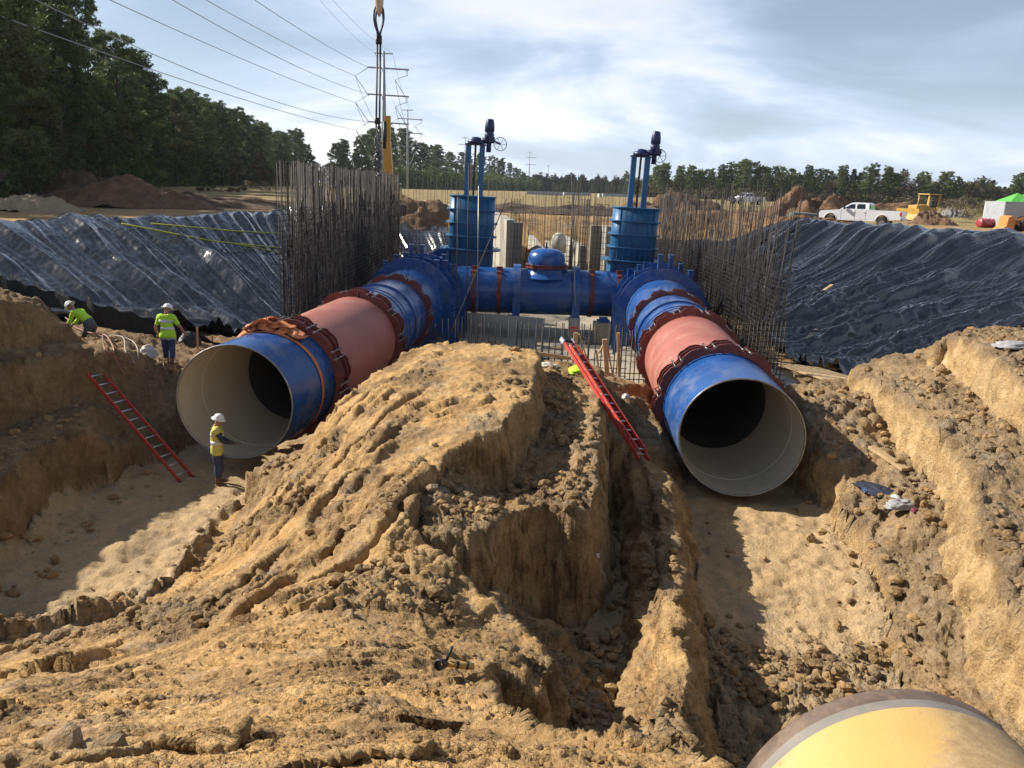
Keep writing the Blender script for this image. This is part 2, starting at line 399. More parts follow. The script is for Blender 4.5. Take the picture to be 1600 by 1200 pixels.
# --- left hand benches
L3 = wp([(-260, 960, 10.5), (-150, 850, 12.4), (0, 748, 15.0), (52, 699, 16.8), (127, 669, 18.2), (155, 684, 18.4), (205, 690, 19.4), (250, 672, 20.2), (270, 640, 20.8)])
L3 = np.concatenate([L3, [[-9.4, 24, -3.4], [-20, 24, -3.0], [-20, 9, -3.0]]])
BLOCKS.append((L3, wp([(60, 660, 18.6), (150, 640, 19.4)]), 5.0))
LD = wp([(150, 590, 20.4), (200, 596, 20.8), (262, 612, 21.2), (288, 600, 21.8), (315, 560, 23.8), (400, 540, 27.0), (520, 520, 30)])
LD = np.concatenate([LD, [[-11, 31, -4.0], [-17, 29, -2.6], [-20, 22, -2.4]]])
BLOCKS.append((LD, wp([(240, 572, 22.4), (265, 574, 22.2), (160, 545, 23.5), (125, 522, 24.0)]), 3.5))
L2 = wp([(-300, 760, 12.5), (-150, 645, 15.6), (0, 567, 18.5), (100, 549, 20.0), (200, 545, 20.9), (236, 562, 21.3), (246, 578, 21.4), (225, 545, 22.6), (180, 528, 23.0), (120, 522, 23.2)])
L2 = np.concatenate([L2, [[-20, 24, -1.8], [-20, 12, -1.8]]])
BLOCKS.append((L2, wp([(100, 535, 21.6), (180, 538, 21.8)]), 4.0))
L1 = wp([(-300, 560, 15.0), (-150, 480, 18.0), (0, 468, 20.0), (50, 472, 20.8), (82, 495, 21.2), (112, 513, 21.8), (122, 525, 22.6), (95, 500, 23.4), (60, 465, 23.8), (0, 456, 24.0)])
L1 = np.concatenate([L1, [[-24, 26, -0.6], [-24, 14, -0.4]]])
BLOCKS.append((L1, wp([(30, 462, 22.0)]), 3.2))
HB = []
for (E_, I_, st) in BLOCKS: HB.append((E_, rbf(np.concatenate([E_, I_])), st))

TOE = xy([(-9.3, 5), (-9.5, 14), (-10.2, 20), (-11.5, 27), (-10.6, 34), (-10.4, 60), (13.6, 60), (14.5, 48), (14.2, 36), (14.8, 30), (11.5, 26), (8.5, 20), (7.0, 12), (6.5, 5)])
CREST = xy([(-14, -6), (-20, 6), (-24, 20), (-21.3, 32), (-15.2, 52), (-13.5, 66), (-8, 70), (20, 70), (22.6, 64), (27, 56), (31, 48), (34.5, 40), (33, 30), (24, 16), (15, 2), (12, -6)])
def outer(x, y):
    dt, _ = sdpoly(x, y, TOE); dc, _ = sdpoly(x, y, CREST)
    t = np.clip(np.maximum(dt, 0) / (np.maximum(dt, 0) + np.maximum(-dc, 0) + 1e-6), 0, 1)
    t = np.where(dc > 0, 1.0, t)
    # rounded crest
    t2 = np.where(t > .8, .8 + .2 * np.sin((t - .8) / .2 * math.pi / 2) ** 0.9, t) if False else t
    h = FLOOR * (1 - t2)
    far = sstep(60, 300, y) * 0.0
    h = h + 0.28 * np.exp(-(dc / 4.5) ** 2) * sstep(14, 20, x) * sstep(24, 34, y)
    h = h + 3.3 * np.exp(-((x + 16.5) / 2.6) ** 2) * sstep(7, 10, y) * sstep(23, 19, y)  # unseen heap left of frame, added to throw shade on the left benches
    h = h + far + np.where(dc > 0, 0.10 * fbm2(x * .08, y * .08, 3, 5) * sstep(0, 6, dc), 0)
    # field rises gently behind the works
    h = h + sstep(75, 140, y) * 0.5 * (1 + 0.3 * fbm2(x * .02, y * .02, 2, 8))
    return h, dt, dc
def height(x, y, detail=True):
    r = np.hypot(x, y)
    k = sstep(70, 40, r)
    wx = x + k * (0.10 * fbm2(x * .9, y * .9, 3, 1) + 0.05 * fbm2(x * 5, y * 5, 2, 2)); wy = y + k * (0.10 * fbm2(x * .9, y * .9, 3, 3) + 0.05 * fbm2(x * 5, y * 5, 2, 4))
    h, dt, dc = outer(wx, wy)
    idx = np.full(x.shape, -1)
    near = (r < 34)
    X, Y = wx[near], wy[near]; H_ = h[near].copy(); I_ = idx[near].copy(); wall = np.zeros(X.shape); edge = np.full(X.shape, 9.0); dmin = np.full(X.shape, 9.0)
    for bi, (E_, f, st) in enumerate(HB):
        d, zn = sdpoly(X, Y, E_)
        top = f(X, Y); dmin = np.where(d > 0, np.minimum(dmin, d), dmin)
        w = np.clip(sstep(0.0, 0.8, -d), 0, 1)
        stj = st * (0.75 + 0.5 * np.abs(pn2(X * 1.1, Y * 1.1, 21 + bi)))
        hb = np.where(d <= 0, top * w + zn * (1 - w), zn - stj * d)
        c = hb > H_
        H_ = np.where(c, hb, H_); I_ = np.where(c, bi, I_)
        wall = np.where(c, np.where(d > 0.03, 1.0, 0.0), wall); edge = np.where(c, np.abs(d), edge)
    edge = np.where(I_ < 0, dmin, edge)
    h = h.copy(); h[near] = H_; idx[near] = I_
    W = np.zeros(x.shape); W[near] = wall; Ed = np.full(x.shape, 9.0); Ed[near] = edge
    return h, idx, W, Ed, dt, dc
# radial grid round the photographer's spot: cells grow with distance, full circle so the ground goes on behind
rr = [0.9]
while rr[-1] < 36: rr.append(rr[-1] * 1.0042 + 0.002)
while rr[-1] < 5000: rr.append(rr[-1] * (1.012 if rr[-1] < 90 else 1.06))
rr = np.array(rr)
th_d = np.arange(-39, 39.001, 0.135); th_s = np.arange(39.6, 320.5, 1.6)
th = np.radians(np.concatenate([th_d, th_s, [321.0]]))
TH, RR = np.meshgrid(th, rr)
gx = RR * np.sin(TH); gy = RR * np.cos(TH)
gh, gi, gw, ge, gdt, gdc = height(gx, gy)
near = RR < 34
NX, NY, NH = gx[near], gy[near], gh[near]; NI, NW, NE = gi[near], gw[near], ge[near]
# loose soil (rubble) amount per bench, 0 = smooth bucket-cut faces
rub_of = {-1: 0.35, 0: 0.38, 1: 0.9, 2: 1.0, 3: 0.7, 4: 0.8, 5: 0.75, 6: 0.85, 7: 0.5, 8: 0.5, 9: 0.6, 10: 0.6, 11: 0.5}
rub = np.zeros(NX.shape)
for k, v in rub_of.items(): rub[NI == k] = v
p1 = fbm2(NX * .45, NY * .45, 3, 31)
rub = np.clip(rub + 1.1 * p1, 0, 1)
spur = (NI == 0) * 1.0
fore = sstep(9.5, 8.0, NY) * spur
topm = ((NI == 0) & (NY > 13.2) & (NX > -3.6)) * 1.0          # flat mound top
slope_ = ((NI == 0) & (NY > 8.6) & (NX < -.6 - .12 * (NY - 9)) & (topm < .5)) * 1.0
rub = np.where(spur > .5, np.clip(-.35 + 1.9 * fbm2(NX * .45, NY * 1.5, 4, 33), 0, 1), rub)
rub = np.where(topm > .5, np.clip(-.20 + 1.5 * fbm2(NX * .9, NY * .7, 3, 34), 0, .8), rub)
rub = np.where(slope_ > .5, np.clip(.34 + 1.9 * p1, 0, 1), rub)
lft = (NI >= 8) * 1.0
rgt = ((NI == 5) | (NI == 6) | (NI == 7)) * 1.0
rub = np.where(rgt > .5, np.clip(.80 + .9 * p1, .2, 1), rub)
rub = np.where(NW > .5, rub * .3, rub)
floorm = (NI == -1) * 1.0
talus = floorm * np.exp(-np.maximum(NE, 0) / .45) * np.clip(.55 + 1.3 * fbm2(NX * 1.1, NY * 1.1, 3, 35), 0, 1.3)
rub = np.where(floorm > .5, np.clip(0.06 + 0.95 * sstep(13.5, 10.5, NY + .8 * p1) + .3 * p1 + 1.2 * talus, 0, 1), rub)
# clods, kept back from the cut lips
f1, f2, cid = worley2(NX * 3.1 + .3 * pn2(NX * 4, NY * 4, 3), NY * 3.1, 1)
g1, g2, cid2 = worley2(NX * 8.3, NY * 8.3 + .3 * pn2(NX * 9, NY * 9, 5), 2)
k1, k2, cid3 = worley2(NX * 21, NY * 21, 3)
cl = 0.16 * np.clip(.62 - f1, 0, 1) * (cid > .45) + 0.075 * np.clip(.66 - g1, 0, 1) * (cid2 > .3) + 0.028 * np.clip(.7 - k1, 0, 1)
lip = np.where(NI >= 0, sstep(0.0, .35, NE), 1.0)
H2 = NH + cl * rub ** 1.2 * (1.35 - .9 * sstep(8, 5, np.hypot(NX, NY))) * (.25 + .75 * lip) + .38 * talus
# broad unevenness
H2 += (0.03 * fbm2(NX * 1.3, NY * 1.3, 3, 41) + 0.008 * fbm2(NX * 9, NY * 9, 3, 42)) + (1 - spur) * .03 * fbm2(NX * 1.9, NY * 1.9, 3, 43)
# footprints and ruts on the trench floors
fp1, _, fpi = worley2(NX * 2.3 + .3 * p1, NY * 3.4, 7)
H2 -= floorm * 0.17 * np.clip(.42 - fp1, 0, 1) * (fpi > .25)
H2 += floorm * .05 * fbm2(NX * 1.4, NY * .7, 4, 45)
# thin torn sheets of clay: slow rise, sharp drop, in a set direction
def saw(x, y, ang, wl, seed, amp, wob=.5):
    c_, s_ = math.cos(ang), math.sin(ang); u = x * c_ + y * s_; v = -x * s_ + y * c_
    q = u / wl + wob * fbm2(u * .9, v * .45, 4, seed, .6) * 2.2; fr = q - np.floor(q)
    m_ = sstep(-.15, .25, fbm2(u * 1.1 + 5, v * .5, 3, seed + 9)) * (.35 + .65 * ((_perm[(np.floor(q).astype(np.int64) * 7 + seed) & 511] % 5) / 4.0))
    return amp * m_ * (fr * (1 - sstep(.93, 1.0, fr)))
H2 += fore * (saw(NX, NY, math.radians(-80), .46, 51, .085, .6) + saw(NX, NY, math.radians(-98), .19, 55, .036, .6) + saw(NX, NY, math.radians(-72), .085, 57, .014, .5))
H2 += topm * .02 * (1 - g1.clip(0, 1)) * (cid2 > .5)
H2 += topm * (saw(NX, NY, math.radians(-62), .75, 61, .13, .6) + saw(NX, NY, math.radians(-75), .26, 63, .05, .6))
ridge_m = spur * (1 - fore) * (1 - topm) * (1 - slope_)
H2 += ridge_m * (saw(NX, NY, math.radians(-40), .42, 65, .08, .4) + saw(NX, NY, math.radians(-50), .16, 67, .03, .5))
# bucket teeth marks down the mound's left flank
gdir = np.array([-0.42, -0.91]); gp = NX * gdir[1] - NY * gdir[0]; gl = NX * gdir[0] + NY * gdir[1]
gwv = gp * 1.45 + .55 * fbm2(gp * .6, gl * .38, 3, 81) + .06 * pn2(gp * 2.6, gl * 1.1, 82)
gr = np.abs((gwv % 1.0) - .5) * 2; gid = _perm[(np.floor(gwv).astype(np.int64) + 40) & 511] % 7 / 6.0
gmask = np.maximum(slope_, topm * sstep(-1.6, -2.6, NX)) * sstep(-.22, .12, fbm2(gp * .8, gl * .35, 3, 84)) * sstep(19.5, 18, NY) * (1 - .6 * rub)
H2 += gmask * ((.10 + .28 * gid) * (sstep(.08, .42, gr) - .5)) + gmask * .05 * sstep(.3, .0, np.abs(((gwv * 3.1) % 1.0) - .5)) 
H2 += slope_ * saw(NX, NY, math.atan2(gdir[1], gdir[0]) + .25, .34, 87, .06, .5)
# near right: parallel dig marks on the shoulder above the yellow pipe
g3 = (NI == 5) * sstep(10, 9, np.abs(NY - 13)) * sstep(6.2, 7.2, NX)
w3 = (NX * .75 - NY * .66) * 1.7 + .5 * fbm2(NX * .7, NY * .7, 2, 91); r3 = np.abs((w3 % 1) - .5) * 2
H2 += g3 * .07 * (sstep(.2, .6, r3) - .5)
gh2 = gh.copy(); gh2[near] = H2
mid = (RR >= 34) & (RR < 160)
gh2[mid] += 0.05 * fbm2(gx[mid] * .9, gy[mid] * .9, 3, 95)
V = np.stack([gx, gy, gh2], -1)
# push walls about along their normals so faces are not ruled surfaces
du = np.gradient(V, axis=0); dv = np.gradient(V, axis=1)
nrm = np.cross(dv, du); nrm /= np.linalg.norm(nrm, axis=-1, keepdims=True) + 1e-12
nrm *= np.sign(nrm[..., 2:3] + 1e-9)
steep = sstep(.75, .35, nrm[..., 2]) * near
sm = steep > .02
P_ = V[sm]
d3 = 0.12 * pn3(P_[:, 0] * 1.6, P_[:, 1] * 1.6, P_[:, 2] * 1.0, 3) + 0.10 * np.abs(pn3(P_[:, 0] * 3.6, P_[:, 1] * 3.6, P_[:, 2] * 2.4, 14)) + 0.13 * np.abs(pn3(P_[:, 0] * 1.1, P_[:, 1] * 1.1, P_[:, 2] * 3.4, 15)) + 0.07 * np.abs(pn3(P_[:, 0] * 8, P_[:, 1] * 8, P_[:, 2] * 3.0, 4)) + 0.02 * pn3(P_[:, 0] * 17, P_[:, 1] * 17, P_[:, 2] * 12, 5)
V[sm] += nrm[sm] * (d3 * steep[sm])[:, None]
P_ = V[near]; wrp = .25 * pn3(P_[:, 0] * 1.3, P_[:, 1] * 1.3, P_[:, 2] * 1.3, 9)
tilt = P_[:, 0] * .35
fz = facets3(P_[:, 0] * 1.5 + wrp, P_[:, 1] * 1.1 + tilt, P_[:, 2] * 1.9, 1, .045, .085) + facets3(P_[:, 0] * 4.2 + wrp * 2, P_[:, 1] * 3.2 + tilt * 2, P_[:, 2] * 5.0, 2, .022, .050) + facets3(P_[:, 0] * 11 + wrp * 3, P_[:, 1] * 9, P_[:, 2] * 12, 3, .009, .022)
nn = RR[near]; calm = np.where((NI == 0) & (NW < .5), .40 + .60 * rub, np.where(NW > .5, 1.0, .55 + .45 * rub)); fz *= calm * (.45 + .55 * sstep(3, 7, nn)); fz += facets3(P_[:, 0] * 30, P_[:, 1] * 24, P_[:, 2] * 30, 4, .004, .009) * sstep(12, 8, nn)
V[near] += nrm[near] * (fz * (1 - .72 * floorm * sstep(11, 13, NY)) * sstep(34, 32, nn))[:, None]
nr, nc = V.shape[:2]; V_G = V
me = npmesh('ground', V.reshape(-1, 3), gridfaces(nr, nc)[:, ::-1], None)
RUB = np.full(RR.shape, .3); RUB[near] = rub; vattr(me, 'rub', RUB)
WAL = np.zeros(RR.shape); WAL[near] = np.maximum(NW, 0); WAL = np.maximum(WAL, steep); vattr(me, 'wall', WAL)
GR = sstep(84, 92, RR + 4 * fbm2(gx * .05, gy * .05, 3, 96)) * (gdc > 0); vattr(me, 'grass', GR)
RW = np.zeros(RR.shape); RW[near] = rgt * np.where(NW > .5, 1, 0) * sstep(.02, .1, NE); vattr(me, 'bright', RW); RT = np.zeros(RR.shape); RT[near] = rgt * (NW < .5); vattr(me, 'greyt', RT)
LB = np.zeros(RR.shape); LB[near] = lft; vattr(me, 'clay', LB)  # left bank mask: soil colour darkened here to deepen its shade
FL = np.zeros(RR.shape); FL[near] = floorm; vattr(me, 'sandy', FL)

def earth_mat():
    t = NT('earth')
    P = t.obj(); rb = t.attr('rub'); wa = t.attr('wall'); gr = t.attr('grass'); fl = t.attr('sandy')
    n1 = t.noise(1.1, 8, .62, dist=.3); n2 = t.noise(6.5, 8, .68, dist=.2); n3 = t.noise(0.28, 3, .5)
    cut = t.ramp(n2, ((.25, (.30, .165, .06)), (.5, (.52, .335, .145)), (.75, (.70, .50, .265))))
    och = t.ramp(n1, ((.4, (.42, .22, .062)), (.7, (.54, .35, .155))))
    cut = t.mix(.5, cut, och)
    loose = t.ramp(n2, ((.25, (.10, .068, .038)), (.5, (.235, .162, .09)), (.78, (.46, .33, .19))))
    gray = t.ramp(n2, ((.3, (.16, .13, .10)), (.75, (.34, .285, .225))))
    c = t.mix(t.math('MULTIPLY', rb, .8, True), cut, loose)
    c = t.mix(t.ramp(t.noise(.9, 7, .7, dist=.6), ((.52, 0), (.66, .7))), c, gray)
    # vertical cut faces: streaky ochre clay
    vz = t.noise(1.0, 8, .72, vec=t.mapping((1.7, 1.7, 2.3)), dist=.5)
    wc = t.ramp(vz, ((.32, (.17, .105, .055)), (.5, (.40, .26, .12)), (.66, (.56, .40, .21))))
    c = t.mix(t.math('MULTIPLY', wa, .7, True), c, wc)
    damp = t.ramp(t.noise(.55, 8, .66, dist=.9), ((.49, 0), (.60, .72)))
    c = t.mix(damp, c, t.ramp(n2, ((.3, (.105, .062, .028)), (.75, (.285, .175, .082)))))
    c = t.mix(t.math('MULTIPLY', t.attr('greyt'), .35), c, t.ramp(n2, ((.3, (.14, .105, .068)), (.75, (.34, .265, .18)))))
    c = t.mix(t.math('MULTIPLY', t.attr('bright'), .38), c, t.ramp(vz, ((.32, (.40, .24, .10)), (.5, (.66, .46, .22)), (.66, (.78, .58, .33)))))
    c = t.mix(t.math('MULTIPLY', fl, .55), c, (.46, .345, .205))
    c = t.mix(t.math('MULTIPLY', t.attr('clay'), .55), c, t.ramp(n2, ((.3, (.10, .06, .03)), (.75, (.27, .17, .085)))))  # painted shade: darker brown mixed over the whole left bank
    ck = t.voro(5.5, vec=t.mapping((1.0, 2.0, 1.6), vec=t.mix(.12, t.obj(), t.node_noise(3.0))), feature='DISTANCE_TO_EDGE'); ck2 = t.voro(15, vec=t.mapping((1.0, 1.8, 1.4), vec=t.mix(.08, t.obj(), t.node_noise(7.0))), feature='DISTANCE_TO_EDGE')
    lines = t.math('MAXIMUM', t.ramp(ck, ((.0, 1.0), (.028, 0.0))), t.math('MULTIPLY', t.ramp(ck2, ((.0, 1.0), (.04, 0.0))), .6))
    lines = t.math('MULTIPLY', t.math('MULTIPLY', lines, t.ramp(t.noise(1.3, 5, .65), ((.46, 0), (.60, 1)))), t.math('SUBTRACT', 1.0, t.math('MAXIMUM', t.math('MULTIPLY', rb, .8), fl), True))
    c = t.mix(t.math('MULTIPLY', lines, .75), c, (.11, .07, .035))
    # dark moist crumbs in the cracks
    c = t.mix(t.ramp(t.noise(19, 6, .7), ((.32, .75), (.43, 0))), c, (.085, .058, .034))
    g = t.ramp(t.noise(.5, 6, .7), ((.35, (.17, .125, .05)), (.6, (.33, .25, .11)), (.75, (.20, .18, .07))))
    c = t.mix(gr, c, g)
    hB = t.math('ADD', t.math('MULTIPLY', t.noise(14, 9, .72, dist=.3), 1.0), t.math('MULTIPLY', t.voro(20, metric='MANHATTAN'), .45))
    hS = t.math('ADD', t.noise(60, 5, .7), t.math('MULTIPLY', t.voro(75, metric='MANHATTAN'), .4))
    st = t.math('ADD', t.math('ADD', t.math('MULTIPLY', rb, .45), t.math('MULTIPLY', wa, .35)), .45)
    bA = t.node('ShaderNodeBump'); t.l.new(hB, bA.inputs['Height']); t.l.new(st, bA.inputs['Strength']); bA.inputs['Distance'].default_value = .05
    bC = t.bump(t.math('SUBTRACT', 1.0, lines), .8, .02, bA.outputs[0]); bB = t.bump(hS, .7, .014, bC)
    t.set(color=c, rough=t.ramp(n2, ((.3, .95), (.8, .78))), spec=.25, normal=bB)
    return t.m
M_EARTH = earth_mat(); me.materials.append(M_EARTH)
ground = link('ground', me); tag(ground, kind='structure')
# a quick way to rest things on the built surface
from mathutils.bvhtree import BVHTree
_s = (RR < 90) & (np.abs(np.degrees((TH + math.pi) % (2 * math.pi) - math.pi)) < 60)
def ground_z(x, y):
    r = math.hypot(x, y); t = math.atan2(x, y)
    if t < th[0]: t += 2 * math.pi
    i = int(np.clip(np.searchsorted(rr, r), 1, nr - 1)); j = int(np.clip(np.searchsorted(th, t), 1, nc - 1))
    return float(V_G[i, j, 2])
# ================================================================== PIPES, VALVES, HEADER
M_BLUE = simple('blue_paint', (.014, .072, .25), .27, var=.18, scale=.8, spec=.5, dirt=(.26, .25, .24), dirtamt=.45)
M_BLUE2 = simple('valve_paint', (.013, .105, .235), .45, var=.15, scale=1.2, dirt=(.10, .12, .13), dirtamt=.5)
M_NAVY = simple('actuator_paint', (.01, .018, .075), .4, var=.15, scale=3)
M_RED = simple('primer_red', (.33, .105, .078), .55, var=.14, scale=.9, dirt=(.40, .24, .18), dirtamt=.6)
M_RUST = simple('coupling_primer', (.15, .030, .024), .5, var=.3, scale=2.5, dirt=(.05, .02, .016), dirtamt=.6)
M_CREAM = simple('cream_lining', (.50, .45, .34), .42, var=.07, scale=.9, dirt=(.30, .235, .15), dirtamt=.3)
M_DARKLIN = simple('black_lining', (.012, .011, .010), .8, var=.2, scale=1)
M_STEEL = simple('bare_steel', (.30, .29, .28), .38, metal=.8, var=.2, scale=4, dirt=(.16, .10, .07), dirtamt=.6)
M_CONC = simple('concrete', (.40, .37, .31), .85, var=.12, scale=.8, bump=.25, bscale=12, dirt=(.22, .18, .13), dirtamt=.5)
M_WOOD = simple('raw_lumber', (.42, .29, .155), .75, var=.22, scale=6, bump=.2, bscale=30, dirt=(.16, .11, .07), dirtamt=.5)

class Ring:
    def __init__(s, c, az, r=1.5, tilt=0.0):
        s.c = Vector(c); s.a = Vector((math.sin(az) * math.cos(tilt), math.cos(az) * math.cos(tilt), math.sin(tilt)))
        s.s = s.a.cross(Vector((0, 0, 1))).normalized(); s.u = s.s.cross(s.a); s.r = r; s.az = az
    def pt(s, th, r=None, off=0.0):
        r = s.r if r is None else r
        return s.c + s.a * off + (s.s * math.sin(th) + s.u * math.cos(th)) * r
def loft(mb, rings, n=72, smooth=True):
    V = [R.pt(2 * math.pi * k / n) for R in rings for k in range(n)]
    Fc = [(i * n + k, i * n + (k + 1) % n, (i + 1) * n + (k + 1) % n, (i + 1) * n + k) for i in range(len(rings) - 1) for k in range(n)]
    return mb.add(V, Fc, smooth)
def lerp_ring(A, B, t, r=None):
    return Ring(A.c.lerp(B.c, t), A.az + (B.az - A.az) * t, (A.r + (B.r - A.r) * t) if r is None else r)
def plate(mb, R, rin, rfun, th, off=0.0, n=160):
    """flat ring plate of thickness th whose outer outline is rfun(angle)"""
    V = []
    for o in (off - th / 2, off + th / 2):
        V += [R.pt(2 * math.pi * k / n, rin, o) for k in range(n)]
        V += [R.pt(2 * math.pi * k / n, rfun(2 * math.pi * k / n), o) for k in range(n)]
    Fc = []
    for k in range(n):
        j = (k + 1) % n
        Fc += [(k, j, n + j, n + k), (2 * n + k, 3 * n + k, 3 * n + j, 2 * n + j), (n + k, n + j, 3 * n + j, 3 * n + k), (k, 2 * n + k, 2 * n + j, j)]
    return mb.add(V, Fc)
def lobes(base, amp, nl, ph=0.0):
    def f(t):
        q = ((t / (2 * math.pi) * nl + ph) % 1.0); d = abs(q - .5) * 2
        return base + amp * float(sstep(.92, .38, d)) + .012 * math.sin(t * nl * 3)
    return f
def coupling(R, parent, rb=1.5, nl=11, ph=0.0, wide=.62):
    """restrained sleeve coupling: scalloped plates, a sleeve and tie bolts with nuts"""
    mb = MB(); offs = (-wide / 2, -wide / 2 + .16, wide / 2 - .16, wide / 2)
    for i, o in enumerate(offs): plate(mb, R, rb + .005, lobes(rb + .115, .13 if i in (0, 3) else .10, nl, ph + .02 * i), .035, o)
    A = Ring(R.c + R.a * (-wide / 2 + .1), R.az, rb + .055); B = Ring(R.c + R.a * (wide / 2 - .1), R.az, rb + .055)
    loft(mb, [A, B])
    c = mb.build('coupling', M_RUST, parent)
    bt = MB()
    for k in range(nl):
        for e in (-.035, .035):
            t = 2 * math.pi * ((k + .5 - ph) / nl + e)
            a = R.pt(t, rb + .165, -wide / 2 - .05); b = R.pt(t, rb + .165, wide / 2 + .05)
            bt.tube([a, b], .018, 6); d = R.a
            for q, sg in ((a, 1), (b, -1)): bt.tube([q + d * (.015 * sg), q + d * (.055 * sg)], .036, 6, smooth=False)
    bt.build('tie_bolts', M_STEEL, c)['kind'] = 'stuff'
    for k in (0, 2, nl - 3):
        t = 2 * math.pi * (k + .02) / nl + .35
        e = MB(); p0 = R.pt(t, rb + .10, -.05); u = (R.pt(t, 3) - R.pt(t, 2)).normalized(); w = R.a.cross(u)
        e.tube([p0 - w * .13, p0 + u * .18, p0 + w * .13], .022, 6); e.build('lifting_eye', M_RUST, c)
    return c
def saddle(mb, R, ro, th, off, zbot, rin=1.5, n=40):
    """support plate: round on top, a small ledge, then straight legs to the slab"""
    t0 = math.radians(72)
    out = []
    for k in range(n + 1):
        t = -t0 + 2 * t0 * k / n; out.append((math.sin(t) * ro, math.cos(t) * ro))
    e = out[-1]; out += [(e[0] + .12, e[1]), (e[0] + .12, zbot)]
    out = [(-e[0] - .12, zbot), (-e[0] - .12, e[1])] + out
    inn = []
    for (x, z) in out:
        a = math.atan2(x, z); inn.append((math.sin(a) * rin, math.cos(a) * rin))
    m = len(out); V = []
    for o in (off - th / 2, off + th / 2):
        for L in (out, inn): V += [R.c + R.a * o + R.s * x + R.u * z for (x, z) in L]
    Fc = []
    for k in range(m - 1):
        Fc += [(k, k + 1, m + k + 1, m + k), (2 * m + k, 3 * m + k, 3 * m + k + 1, 2 * m + k + 1), (k, 2 * m + k, 2 * m + k + 1, k + 1)]
    return mb.add(V, Fc)

